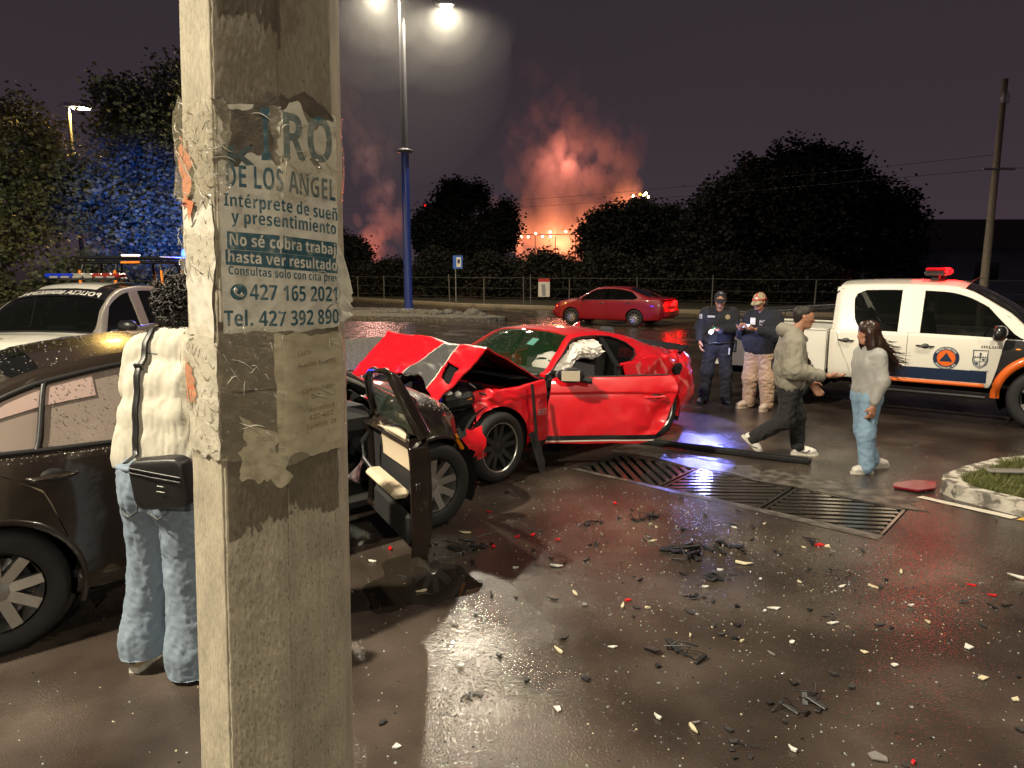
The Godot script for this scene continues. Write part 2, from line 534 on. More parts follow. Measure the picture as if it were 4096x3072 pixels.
func build_ground() -> void:
	var L := 2.93
	var W := 0.82
	var b := MB.new()
	var hole := [tq(0, 0), tq(L, 0), tq(L, W), tq(0, W)]
	var outer := [Vector3(-500, 0, 60), Vector3(500, 0, 60), Vector3(500, 0, -900), Vector3(-500, 0, -900)]
	for k in 4:
		b.quad(outer[k], hole[k], hole[(k + 1) % 4], outer[(k + 1) % 4])
	struct("ground", b, M.wet_asphalt, "dark wet asphalt street covered in crash debris")
	# drain pit under the grates
	b = MB.new()
	for k in 4:
		var p: Vector3 = hole[k]
		var q: Vector3 = hole[(k + 1) % 4]
		b.quad(p + Vector3(0, -.02, 0), q + Vector3(0, -.02, 0), q + Vector3(0, -.6, 0), p + Vector3(0, -.6, 0))
	b.quad(tq(0, 0, -.6), tq(L, 0, -.6), tq(L, W, -.6), tq(0, W, -.6))
	struct("drain_pit_floor", b, M.pit)
	# three grates, their slats running askew
	var angs := [84.0, 1.0, 8.0]
	var labs := ["drain grate with slats pointing away, its far end under the red coupe door", "middle one of three steel drain grates, shining blue with torch light", "drain grate nearest the grass island, with pale wet slats"]
	for gk in 3:
		var s0 := gk * L / 3 + 0.012
		var s1 := (gk + 1) * L / 3 - 0.012
		var g := thing("drain_grate", labs[gk], "drain grate", tq((s0 + s1) / 2, W / 2), 0, "steel grates over the road drain")
		var inv := -(tq((s0 + s1) / 2, W / 2))
		var fr := MB.new()
		var turn := Basis(Vector3.UP, -atan2(TT.z, TT.x))
		fr.box(Vector3(0, -.02, 0) + TP * (W / 2 - .018), Vector3(s1 - s0, .04, .03), turn, .004)
		fr.box(Vector3(0, -.02, 0) - TP * (W / 2 - .018), Vector3(s1 - s0, .04, .03), turn, .004)
		fr.box(Vector3(0, -.021, 0) + TT * ((s1 - s0) / 2 - .015), Vector3(.03, .04, W - .07), turn, .004)
		fr.box(Vector3(0, -.021, 0) - TT * ((s1 - s0) / 2 - .015), Vector3(.03, .04, W - .07), turn, .004)
		put("frame", fr, M.wet_steel, g)
		var a := deg_to_rad(angs[gk])
		var dir := Vector2(cos(a), sin(a))
		var nor := Vector2(-dir.y, dir.x)
		var rect := PackedVector2Array()
		for q in [[s0 + .03, .034], [s1 - .03, .034], [s1 - .03, W - .034], [s0 + .03, W - .034]]: rect.append(v2(tq(q[0], q[1]) + inv))
		var pitch := 0.098
		for k in range(-12, 13):
			var off := nor * (k * pitch)
			var seg := Geometry2D.intersect_polyline_with_polygon(PackedVector2Array([off - dir * 3, off + dir * 3]), rect)
			if seg.is_empty(): continue
			var p0: Vector2 = seg[0][0]
			var p1: Vector2 = seg[0][1]
			if p0.distance_to(p1) < 0.08: continue
			var sb := MB.new()
			var m := (p0 + p1) / 2
			sb.box(Vector3(m.x, -.012 + rnd(-.002, .002), m.y), Vector3(p0.distance_to(p1), .016, .058), Basis(Vector3.UP, -a), .005)
			put("slat", sb, M.wet_steel, g)
	# worn concrete apron round the drain
	b = MB.new()
	flat(b, ragged([v2(tq(-.05, W)), v2(tq(L + .05, W)), v2(tq(L + .05, W + .42)), v2(tq(1.9, W + .5)), v2(tq(1.0, W + .30)), v2(tq(-.05, W + .12))], .09, 7), .004)
	flat(b, ragged([v2(tq(L, -.12)), v2(tq(L + .42, -.02)), v2(tq(L + .62, .4)), v2(tq(L + .40, W + .4)), v2(tq(L + .055, W)), v2(tq(L, W))], .09, 6), .005)
	flat(b, ragged([v2(tq(0, 0)), v2(tq(0, -.07)), v2(tq(1.5, -.09)), v2(tq(L, -.12)), v2(tq(L, 0))], .012, 5), .004)
	struct("drain_apron_pavement", b, M.wet_concrete, "worn wet concrete edging round the drain grates")
	# standing water
	b = MB.new()
	var pud := PackedVector2Array()
	for k in 40:
		var an := TAU * k / 40
		var r := 1.0 + 0.18 * sin(an * 3 + 1) + 0.1 * sin(an * 7) + rnd(-.03, .03)
		pud.append(Vector2(-0.62 + cos(an) * 0.34 * r, -4.45 + sin(an) * 0.42 * r))
	flat(b, pud, .003)
	struct("water_puddle", b, M.water, "shallow puddle mirroring the wheel beside the open brown door")
	# kerb island with grass
	var isl := [Vector2(3.98, -6.14), Vector2(3.97, -6.34), Vector2(4.08, -6.5), Vector2(4.45, -6.78), Vector2(4.93, -7.06), Vector2(5.4, -7.2), Vector2(9, -7.5), Vector2(12, -7), Vector2(12, -1), Vector2(7, -1.2), Vector2(5.4, -3.6), Vector2(4.5, -5.3)]
	var inner := []
	for p in isl: inner.append(p + (Vector2(7.5, -4.4) - p).normalized() * 0.17)
	b = MB.new()
	var rows := [PackedVector3Array(), PackedVector3Array(), PackedVector3Array(), PackedVector3Array(), PackedVector3Array()]
	for k in isl.size():
		var p: Vector2 = isl[k]
		var q: Vector2 = inner[k]
		var e := p.lerp(q, .18)
		rows[0].append(Vector3(p.x, -.02, p.y)); rows[1].append(Vector3(p.lerp(q, .04).x, .125, p.lerp(q, .04).y)); rows[2].append(Vector3(p.lerp(q, .10).x, .132, p.lerp(q, .10).y)); rows[3].append(Vector3(q.x, .134, q.y)); rows[4].append(Vector3(q.x, .05, q.y))
	var kb := MB.new()
	for r in 4:
		for k in isl.size():
			var k2 := (k + 1) % isl.size()
			kb.quad(rows[r][k], rows[r][k2], rows[r + 1][k2], rows[r + 1][k])
	var kerb := put("kerb", kb, M.kerb_paint)
	tag(kerb, "whitewashed kerb with worn paint round the grass island", "kerb", "", "structure")
	b = MB.new()
	flat(b, inner, .12)
	struct("soil_ground", b, M.soil)
	var blade := MB.new()
	for k in 5:
		var a := TAU * k / 5
		var o := Vector3(cos(a), 0, sin(a)) * 0.012
		var lean := Vector3(cos(a + 1), 0, sin(a + 1)) * rnd(.02, .05)
		blade.tri(o + Vector3(.004, 0, 0), o + lean + Vector3(0, rnd(.05, .09), 0), o - Vector3(.004, 0, .002))
	var bm := blade.mesh()
	bm.surface_set_material(0, M.grass)
	var mm := MultiMesh.new()
	mm.transform_format = MultiMesh.TRANSFORM_3D
	mm.use_colors = true
	mm.mesh = bm
	var spots := []
	var ip := PackedVector2Array(inner)
	while spots.size() < 9000:
		var p := Vector2(rnd(4, 7.5), rnd(-7.4, -3.4))
		if Geometry2D.is_point_in_polygon(p, ip): spots.append(p)
	mm.instance_count = spots.size()
	var gn := fnl(77, 0.9, 2)
	for k in spots.size():
		var p: Vector2 = spots[k]
		var s := rnd(.5, 1.15) * (0.7 + 0.6 * clampf(gn.get_noise_2d(p.x, p.y) + .5, 0, 1))
		mm.set_instance_transform(k, Transform3D(Basis(Vector3.UP, rnd(0, TAU)).scaled(Vector3(1.2, s, 1.2)), Vector3(p.x, .12, p.y)))
		var t := rnd(.7, 1.3)
		mm.set_instance_color(k, Color(.09 * t, .115 * t, .022 * t).lerp(Color(.16, .12, .05), rnd(0, .5)))
	var gi := MultiMeshInstance3D.new()
	gi.name = "grass"
	gi.multimesh = mm
	add_child(gi)
	tag(gi, "short wet grass on the kerbed island at right", "grass", "", "stuff")
	b = MB.new()
	flat(b, ragged([Vector2(3.66, -6.18), Vector2(3.74, -6.22), Vector2(4.22, -5.66), Vector2(4.13, -5.62)], .006, 6), .006)
	struct("white_road_line", b, M.white_road_paint, "white painted line along the island kerb")
	b = MB.new()
	flat(b, ragged([Vector2(4.16, -5.60), Vector2(4.26, -5.66), Vector2(4.5, -5.62), Vector2(4.42, -5.46)], .006, 4), .005)
	struct("yellow_road_marking", b, M.yellow_paint, "yellow painted marking at the end of the white line")
	# far side: median, far kerb, verge, gravel patch behind the red coupe
	b = MB.new()
	flat(b, ragged([Vector2(-8, -13.2), Vector2(-4.2, -13.0), Vector2(-2.6, -15.5), Vector2(-2.1, -18), Vector2(-3, -21.5), Vector2(-9, -20)], .25, 6), .012)
	struct("gravel_ground", b, M.gravel, "pale gravel patch behind the red coupe")
	b = MB.new()
	var med := ragged([Vector2(-30, -33.5), Vector2(-6.5, -28.9), Vector2(-0.9, -27.6), Vector2(-0.2, -28.2), Vector2(-0.9, -29.5), Vector2(-5, -34.5), Vector2(-30, -41)], .12, 6)
	var m3 := MB.new()
	var lo := PackedVector3Array()
	var hi := PackedVector3Array()
	for p in med:
		lo.append(Vector3(p.x, -.02, p.y)); hi.append(Vector3(p.x, .16, p.y))
	m3.grid([lo, hi], true)
	flat(m3, med, .16)
	var md := struct("median_pavement", m3, M.gravel, "low kerbed traffic median carrying the lamp post")
	md.name = "median_pavement"
	for k in 26:
		var rb := MB.new()
		var c := Vector3(rnd(-9.5, -1.2), .15, 0)
		c.z = -29.6 - (-1.2 - c.x) * .42 + rnd(-.4, .6)
		var r := rnd(.12, .42)
		rb.ell(Vector3.ZERO, Vector3(r * rnd(.9, 1.7), r * .62, r), Basis(Vector3.UP, rnd(0, 3)), 7, 5)
		for i in rb.v.size(): rb.v[i] *= rnd(.86, 1.14)
		var o := put(numbered("rubble_stone"), rb, M.gravel)
		o.position = c
		tag(o, "grey rubble stone lying on the traffic median by the lamp post", "stone", "rubble on the median")
	b = MB.new()
	flat(b, [Vector2(-60, -71), Vector2(-11, -48.2), Vector2(-2.75, -39.4), Vector2(3, -35.8), Vector2(12, -31.5), Vector2(40, -22), Vector2(60, -20), Vector2(60, -90), Vector2(-60, -110)], .14)
	flat(b, [Vector2(-60, -70.6), Vector2(-11, -47.9), Vector2(-2.75, -39.1), Vector2(3, -35.5), Vector2(12, -31.2), Vector2(40, -21.6), Vector2(40, -22), Vector2(12, -31.5), Vector2(3, -35.8), Vector2(-2.75, -39.4), Vector2(-11, -48.2), Vector2(-60, -71)], .11)
	struct("verge_ground", b, M.soil, "dark earth verge beyond the far kerb")
	b = MB.new()
	var kl := [Vector3(-60, 0, -70.6), Vector3(-11, 0, -47.9), Vector3(-2.75, 0, -39.1), Vector3(3, 0, -35.5), Vector3(12, 0, -31.2), Vector3(40, 0, -21.6)]
	for k in kl.size() - 1:
		var dd: Vector3 = kl[k + 1] - kl[k]
		b.box((kl[k] + kl[k + 1]) / 2 + Vector3(0, .08, 0), Vector3(dd.length(), .2, .3), Basis(Vector3.UP, -atan2(dd.z, dd.x)), .03)
	struct("far_kerb", b, M.concrete, "long concrete kerb along the far side of the road")

# ---------------------------------------------------------------- lamps
func lamp_head(parent: Node3D, at: Vector3, yaw: float, e: float, col: Color, cone := 84.0, tilt := 0.0) -> void:
	var h := Node3D.new()
	h.name = "lamp_head"
	parent.add_child(h, true)
	h.position = at
	h.rotation.y = yaw
	var b := MB.new()
	var prof := PackedVector2Array([Vector2(-.42, -.02), Vector2(.42, -.02), Vector2(.44, .03), Vector2(.2, .1), Vector2(-.36, .12), Vector2(-.46, .04)])
	b.prism(prof, .3, Transform3D(Basis(), Vector3(0, 0, -.15)), .02)
	put("housing", b, M.galvanised, h)
	b = MB.new()
	b.box(Vector3(.05, -.045, 0), Vector3(.5, .045, .22), Basis(), .015)
	put("lens", b, M.lamp_lens, h)
	var l := SpotLight3D.new()
	l.name = "lamp_light"
	l.light_color = col
	l.light_energy = e
	l.light_size = 0.16
	l.spot_angle = cone
	l.spot_angle_attenuation = 0.2
	l.spot_range = 120
	l.spot_attenuation = 2.0
	l.shadow_enabled = true
	h.add_child(l)
	l.position = Vector3(.05, -.12, 0)
	l.rotation = Vector3(-PI / 2, 0, 0)
func lamp_pole(o: Node3D, hgt: float, r0: float, r1: float, m: Material) -> void:
	var b := MB.new()
	b.lathe([Vector2(r0, 0), Vector2(r0 * .9, hgt * .5), Vector2(r1, hgt), Vector2(0, hgt + .02)], 8)
	put("pole", b, m, o)
	b = MB.new()
	b.box(Vector3(0, .02, 0), Vector3(r0 * 3.4, .04, r0 * 3.4), Basis(), .01)
	put("base_plate", b, m, o)
func build_street_lamps() -> void:
	var warm := Color(1, .945, .835)
	var o := thing("street_lamp", "tall twin-armed street lamp on the median, lit white in the drizzle", "street lamp", Vector3(-4.88, .15, -33.6), 0.0)
	var ppm = M.lamp_post_paint
	lamp_pole(o, 15.6, .165, .14, ppm)
	var b := MB.new()
	b.lathe([Vector2(.20, 0), Vector2(.185, 3.5), Vector2(.175, 7.12)], 8)
	put("painted_shaft", b, M.blue_post_paint, o)
	b = MB.new()
	b.lathe([Vector2(.21, 7.1), Vector2(.37, 7.14), Vector2(.37, 7.24), Vector2(.19, 7.3)], 8)
	put("collar", b, ppm, o)
	for s in [-1.0, 1.0]:
		b = MB.new()
		b.tube([Vector3(.1 * s, 14.4, 0), Vector3(.7 * s, 14.2 if s > 0 else 14.3, .1), Vector3(1.55 * s if s > 0 else -.75, 13.3 if s > 0 else 13.7, .2)], .06, 8)
		put("arm", b, ppm, o)
	lamp_head(o, Vector3(1.95, 13.32, .25), 0.1, 90, Color(1, .94, .82), 80.0)
	lamp_head(o, Vector3(-1.0, 13.95, .35), PI - .4, 90, Color(1, .94, .82), 80.0)
	for e in [[Vector3(1.95, 13.05, .3), .8, .012], [Vector3(1.95, 13.0, .25), 1.6, .012], [Vector3(1.95, 12.95, .25), 2.6, .011], [Vector3(1.95, 12.9, .25), 4.2, .006], [Vector3(1.95, 12.8, .25), 6.4, .0035], [Vector3(-1.0, 13.5, .35), 1.2, .008], [Vector3(-1.0, 13.4, .35), 2.4, .006], [Vector3(-1.0, 13.3, .35), 4.2, .006], [Vector3(-1.2, 13.2, .35), 7.0, .003], [Vector3(-.6, 11.0, .3), 11.0, .0025]]:
		var f := FogVolume.new()
		f.name = "halo_mist"  # balls of mist placed to give the lamp heads their halo
		f.shape = RenderingServer.FOG_VOLUME_SHAPE_ELLIPSOID
		f.size = Vector3.ONE * e[1]
		var fm := FogMaterial.new()
		fm.density = e[2]
		fm.albedo = Color(.95, .95, .95)
		f.material = fm
		o.add_child(f, true)
		f.position = e[0]
	var k := thing("street_lamp", "unseen street lamp out of the picture at left, placed to light the crash", "street lamp", Vector3(-8.2, 0, 1.6), 0.0)  # out of view, placed to light the crash from the left
	lamp_pole(k, 8.8, .11, .07, M.galvanised)
	b = MB.new()
	b.tube([Vector3(0, 8.7, 0), Vector3(1.0, 8.9, -1.2), Vector3(1.75, 8.75, -2.1)], .045, 8)
	put("arm", b, M.galvanised, k)
	lamp_head(k, Vector3(2.0, 8.7, -2.4), .5, 310, warm)
	var r := thing("street_lamp", "unseen street lamp out of the picture at right, placed to light the pole edge and pickup", "street lamp", Vector3(8.6, 0, -4.2), 0.0)  # out of view, placed to light the pole edge and pickup
	lamp_pole(r, 8.8, .11, .07, M.galvanised)
	b = MB.new()
	b.tube([Vector3(0, 8.7, 0), Vector3(-1.6, 8.9, -.8), Vector3(-3.2, 8.75, -1.6)], .045, 8)
	put("arm", b, M.galvanised, r)
	lamp_head(r, Vector3(-3.5, 8.7, -1.75), PI - .4, 55, warm)
	var c := thing("street_lamp", "unseen street lamp, its post behind the concrete pole, placed to light the wet road", "street lamp", Vector3(-7.3, 0, -20.5), 0.0)  # unseen lamp beyond the cars, placed for the glare on the road
	lamp_pole(c, 9.4, .12, .07, M.galvanised)
	b = MB.new()
	b.tube([Vector3(0, 9.3, 0), Vector3(2.6, 9.7, .3), Vector3(5.2, 9.35, .5)], .05, 8)
	put("arm", b, M.galvanised, c)
	lamp_head(c, Vector3(5.55, 9.3, .55), -.1, 62, warm)
	var h := thing("street_lamp", "unseen street lamp behind the viewer, placed to light the pole and road from the front", "street lamp", Vector3(4.4, 0, 14.5), 0.0)  # unseen lamp, placed to light the pole and road frontally
	lamp_pole(h, 8.8, .11, .07, M.galvanised)
	lamp_head(h, Vector3(-.3, 8.75, -.6), 1.2, 175, warm)
	var t := thing("street_lamp", "street lamp glinting through the leaves of the tree at left", "street lamp", Vector3(-14.6, 0, -24.5), 0.0)
	lamp_pole(t, 7.4, .08, .05, M.black_paint)
	lamp_head(t, Vector3(.35, 7.3, 0), .2, 120, Color(1, .8, .4))

# ---------------------------------------------------------------- concrete pole with posters
const BETA := [-81.0, -36.0, 9.0, 54.0, 99.0, 144.0, 189.0, 234.0]
func pole_vtx(k: int, y: float, grow := 0.0) -> Vector3:
	var r := (0.1745 + (1.72 - y) * 0.0125) + grow
	var a := deg_to_rad(BETA[posmod(k, 8)])
	var f := Vector3(.322, 0, .947)
	var s := Vector3(.947, 0, -.322)
	return Vector3(-.556 + (y - 1.72) * .030, y, -1.615) + f * (r * cos(a)) + s * (r * sin(a))
func pole_pt(t: float, y: float, off := 0.0) -> Vector3:
	# t counts faces: 0 at the left edge of the front-left face, 1 at the fold, 2 at the right edge
	var k := int(floor(t))
	return pole_vtx(k + 1, y, off).lerp(pole_vtx(k + 2, y, off), t - k)
func sheet(called: String, t0: float, t1: float, y0: float, y1: float, off: float, m: Material, parent: Node, rag := 0.0, wrinkle := 0.0, seed_ := 1) -> MeshInstance3D:
	# a sheet stuck round the pole between t0..t1 and y0..y1 with ragged edges
	var b := MB.new()
	var nz := fnl(seed_, 1.0, 3)
	var nx := maxi(4, int((t1 - t0) * 22))
	var ny := maxi(4, int((y1 - y0) * 120))
	var rows := []
	for j in ny + 1:
		var row := PackedVector3Array()
		var fy := float(j) / ny
		for i in nx + 1:
			var fx := float(i) / nx
			var t := lerpf(t0 + rag * .5 * nz.get_noise_2d(3, fy * 2.5), t1 + rag * .5 * nz.get_noise_2d(30, fy * 2.5), fx)
			var y := lerpf(y0 + rag * .12 * nz.get_noise_2d(fx * 2.5, 7), y1 + rag * .12 * nz.get_noise_2d(fx * 2.5, 70), fy)
			row.append(pole_pt(t, y, off + wrinkle * (0.5 + nz.get_noise_3d(t * .45, y * 4.0, 9.0))))
		rows.append(row)
	b.grid(rows)
	return put(called, b, m, parent)
func print_line(b: MB, text: String, t0: float, t1: float, y: float, size: float, off: float, bold := true, slope := 0.0) -> void:
	var wd := (t1 - t0)
	write(b, text, size, func(x, yy): return pole_pt(t0 + x, y + yy + slope * x, off), bold, 1.0, false, wd)

func build_pole() -> void:
	var o := thing("concrete_pole", "weathered concrete utility pole in front with torn posters and tape", "utility pole", Vector3.ZERO)
	# the shaft: eight faces with chipped arrises, albedo stained in patches
	var b := MB.new()
	var nz := fnl(61, 9.0, 4)
	var ys := []
	for j in 171: ys.append(j * 0.02)
	for j in 40: ys.append(3.42 + j * 0.15)
	var rows := []
	for k in 8:
		rows = []
		for y in ys:
			var row := PackedVector3Array()
			var mid := Vector3(-.556 + (y - 1.72) * .03, y, -1.615)
			for i in 8:
				var q: float = [0.0, .018, .05, .25, .75, .95, .982, 1.0][i]
				var p := pole_vtx(k, y).lerp(pole_vtx(k + 1, y), q)
				var kk := k if i < 4 else (k + 1) % 8
				var chip := .0012 * nz.get_noise_3d(p.x * 3, y, p.z * 3)
				var dig := clampf(nz.get_noise_3d(kk * 9.0, y * 2.6, 0) * 1.7, 0, 1) + .35 * nz.get_noise_3d(kk * 9.0, y * 11.0, 3)
				if i == 0 or i == 7: chip = -.0035 - .008 * maxf(0, dig)
				elif i == 1 or i == 6: chip = -.0012 - .004 * maxf(0, dig)
				row.append(p + (p - mid).normalized() * chip)
			rows.append(row)
		var base := b.grid(rows)
		for j in rows.size():
			for i in 8: b.u[base + j * 8 + i] = Vector2((k + [0.0, .018, .05, .25, .75, .95, .982, 1.0][i]) / 8.0, ys[j] / 3.4)
	var m := mat("pole_concrete", Color.WHITE, 0.85)
	var im := Image.create(768, 1536, false, Image.FORMAT_RGB8)
	var n1 := fnl(62, 0.012, 5)
	var n2 := fnl(63, 0.06, 4)
	var n3 := fnl(64, 0.25, 2)
	for yy in 1536:
		var hy := 3.4 * yy / 1536.0
		for xx in 768:
			var tface := xx / 96.0 - 1.0
			var w := n1.get_noise_2d(xx, yy)
			var g := n2.get_noise_2d(xx * 2.2, yy)
			var s := 0.30 * (1.0 + .30 * w + .22 * g + .13 * n3.get_noise_2d(xx, yy * .6))
			var streak := n2.get_noise_2d(xx * 3.0, yy * .12 + 300)
			s *= 1.0 + .18 * streak
			var c := Vector3(s, s * .885, s * .66)
			# old paste and damp stains on the front faces
			if tface > 0.02 and tface < 2.0:
				var e := hy + .05 * w + .012 * g + (.03 if tface > 1.0 else 0.0)
				var low := 1.52 + (tface - 1) * .05 if tface < 1.0 else 1.56
				if e > low and e < 1.76 and tface > .07: c = c.lerp(Vector3(.075, .058, .038), .8 + .2 * g)
				if hy > 2.18: c = c.lerp(Vector3(.085, .066, .046), clampf(.62 + .5 * w + .3 * g, 0, .9))
				if hy > 2.40 and hy < 2.49 + .03 * w: c = c.lerp(Vector3(.15, .125, .085), clampf(.9 - abs(tface - .6) * .7 + g, 0, .8))
				if e > 2.52 and tface < 1.05 and tface > .1: c = c.lerp(Vector3(.035, .026, .018), .7)
				if g > .42 and hy < 1.5: c *= .55
			elif tface < 0.02 and tface > -1.0:
				if hy > 1.78 and hy < 2.2 and g + w > .12: c = c.lerp(Vector3(.12, .1, .075), .7)
				c *= 1.05 - .3 * maxf(0, streak)
			if n3.get_noise_2d(xx * .7, yy * .7) > .62: c *= .5
			im.set_pixel(xx, yy, lin(maxf(c.x, .01), maxf(c.y, .01), maxf(c.z, .008)))
	m.albedo_texture = ImageTexture.create_from_image(im)
	var hm := fnl(65, 0.12, 4).get_seamless_image(768, 768)
	hm.bump_map_to_normal_map(2.0)
	m.normal_enabled = true
	m.normal_texture = ImageTexture.create_from_image(hm)
	m.normal_scale = 0.12
	put("shaft", b, m, o)
	# posters, from below upward
	sheet("torn_paper", -.98, -.06, 1.80, 2.17, .002, M.paper, o, .35, .003, 5)
	sheet("torn_paper", .0, 2.02, 1.66, 1.94, .002, M.paste_stain, o, .2, .002, 6)
	sheet("torn_paper", .34, .86, 1.66, 1.83, .003, M.cream_paper, o, .25, .002, 7)
	var cream := sheet("cream_poster", .84, 2.04, 1.655, 1.915, .0050, M.cream_paper, o, .12, .001, 8)
	sheet("torn_paper", .30, 1.02, 1.60, 1.675, .003, M.cream_paper, o, .26, .001, 9)
	sheet("torn_paper", -.95, -.02, 1.655, 1.90, .003, M.paper, o, .15, .003, 10)
	sheet("orange_paper", -1.0, -.66, 2.17, 2.30, .006, M.orange_paper, o, .5, .006, 11)
	sheet("orange_paper", -1.0, -.72, 1.77, 1.85, .005, M.orange_paper, o, .4, .004, 12)
	var ps := sheet("poster", .10, 2.02, 1.922, 2.365, .0056, M.paper, o, .07, .0, 13)
	sheet("stained_paper", .05, 1.95, 2.262, 2.385, .0060, M.paste_stain, o, .45, .0, 14)
	sheet("torn_paper", 1.02, 2.0, 2.262, 2.355, .0063, M.paper, o, .3, .0, 33)
	# loose flap curling off the right edge
	b = MB.new()
	rows = []
	for j in 25:
		var row := PackedVector3Array()
		for i in 9:
			var q := i / 8.0
			var y := lerpf(1.945 - .01 * sin(q * 3.0), 2.10 - .10 * q * q, j / 24.0)
			var p := pole_pt(1.97, y, .006)
			row.append(p + Vector3(.026 * q + .004 * sin(j * .9), 0, -.02 * q * q + .012 * sin(q * PI) * (1 - j / 30.0)))
		rows.append(row)
	b.grid(rows)
	put("poster_flap", b, M.paper, o)
	var ink := MB.new()
	var OF := .0062
	print_line(ink, "DE LOS ANGEL", .20, 1.97, 2.212, .042, OF, true, -.011)
	print_line(ink, "Intérprete de sueñ", .16, 2.0, 2.174, .0245, OF, true, -.012)
	print_line(ink, "y presentimiento", .26, 1.97, 2.141, .0245, OF, true, -.011)
	print_line(ink, "Consultas solo con cita prev", .20, 2.0, 2.039, .0165, OF, true, -.010)
	print_line(ink, "427 165 2021", .50, 1.97, 1.988, .031, OF, true, -.006)
	print_line(ink, "Tel. 427 392 890", .12, 1.99, 1.935, .031, OF, true, -.002)
	var x0 := 0
	for bx in [[.19, 1.98, 2.089, 2.124], [.16, 1.99, 2.058, 2.0885]]:
		var rr := []
		for j in 5:
			var row := PackedVector3Array()
			for i in 25: row.append(pole_pt(lerpf(bx[0], bx[1], i / 24.0), lerpf(bx[2], bx[3], j / 4.0) - .019 * i / 24.0, OF - .0003))
			rr.append(row)
		ink.grid(rr)
	# handset emblem: a disc with a pale telephone
	var hr := []
	for j in 2:
		var row := PackedVector3Array()
		for i in 33:
			var a := TAU * i / 32
			row.append(pole_pt(.34 + cos(a) * .125 * j, 2.003 + sin(a) * .0165 * j, OF))
		hr.append(row)
	ink.grid(hr)
	put("printed_lettering", ink, M.ink, ps)
	var pal := MB.new()
	print_line(pal, "No sé cobra trabaj", .23, 1.95, 2.097, .0225, OF + .0003, true, -.0105)
	print_line(pal, "hasta ver resultado", .20, 1.97, 2.064, .0215, OF + .0003, true, -.0105)
	var tel := []
	for i in 13:
		var a := lerpf(2.3, 5.6, i / 12.0)
		var w := .0048 if i < 3 or i > 9 else .0028
		tel.append(pole_pt(.36 + cos(a) * .062, 2.004 + sin(a) * .0082, OF + .0002))
	pal.tube(tel, [.004, .0046, .0046, .0032, .0024, .002, .002, .002, .0024, .0032, .0046, .0046, .004], 6, .15, Vector3(.32, 0, .947))
	put("pale_lettering", pal, M.paper, ps)
	var big := MB.new()
	print_line(big, "RO", 1.05, 1.92, 2.268, .088, OF + .0004, true, 0.0)
	print_line(big, "I", .72, .86, 2.262, .10, OF + .0004, true, 0.0)
	put("large_lettering", big, M.ink, ps)
	big = MB.new()
	print_line(big, "K", .22, .62, 2.252, .036, OF + .0004, true, 0.0)
	put("faded_lettering", big, M.faint_ink, ps)
	var br := MB.new()
	for e in [["Cuarto", 1.22, 1.45, 1.868], ["Precios  buenos", 1.22, 1.9, 1.842], ["Comunicate", 1.28, 1.86, 1.787], ["007", 1.44, 1.6, 1.772], ["Mercedes d", 1.38, 1.86, 1.744], ["427 402", 1.38, 1.84, 1.727], ["Servicio 24", 1.34, 1.9, 1.707]]:
		print_line(br, e[0], e[1], e[2], e[3], .0105, .0068, true, .008)
	put("printed_lettering", br, M.brown_ink, cream)
	br = MB.new()
	for e in [["AGENTE", .62, .84, 1.806], ["UN", .62, .74, 1.776], ["500,00", .55, .8, 1.693], ["6,000", .74, .96, 1.668], ["00", .9, 1.0, 1.650]]:
		print_line(br, e[0], e[1], e[2], e[3], .009, .0066, false, 0.0)
	put("dark_lettering", br, M.faint_ink, o)
	# packing tape wound round, glossy and creased
	sheet("tape", -1.0, 2.15, 1.80, 1.93, .0085, M.tape, o, .15, .012, 21)
	sheet("tape", -1.0, 2.15, 1.65, 1.80, .0082, M.tape, o, .15, .013, 22)
	sheet("tape", -1.02, .25, 2.19, 2.38, .0095, M.tape, o, .3, .016, 23)
	sheet("tape", .85, 2.2, 2.19, 2.36, .0095, M.tape, o, .2, .010, 24)
	sheet("tape", -1.0, -.05, 2.04, 2.13, .007, M.tape, o, .3, .008, 25)
	# sharp folds in the film, each a thin pale ridge placed to catch glints
	for zone in [[-.98, 2.05, 1.66, 1.92, 46], [-.98, .2, 2.16, 2.37, 44], [.7, 2.08, 2.2, 2.35, 16], [-.98, -.1, 2.03, 2.13, 12], [1.7, 2.08, 1.66, 2.1, 14]]:
		var fold := MB.new()
		for k in zone[4]:
			var t := rnd(zone[0], zone[1])
			var y := rnd(zone[2], zone[3])
			var dt := rnd(-.35, .35)
			var dy := rnd(-.03, .03) - dt * .05
			var line := []
			for i in 6:
				var q := i / 5.0
				line.append(pole_pt(clampf(t + dt * q, -.98, 2.1), y + dy * q + .004 * sin(q * 5 + k), .0115 + .003 * sin(q * PI)))
			fold.tube(line, [.0002, .0011, .0014, .0013, .0010, .0002], 5, .8, Vector3.UP, false)
		put("tape_fold", fold, M.crease_film, o).set_meta("kind", "stuff")

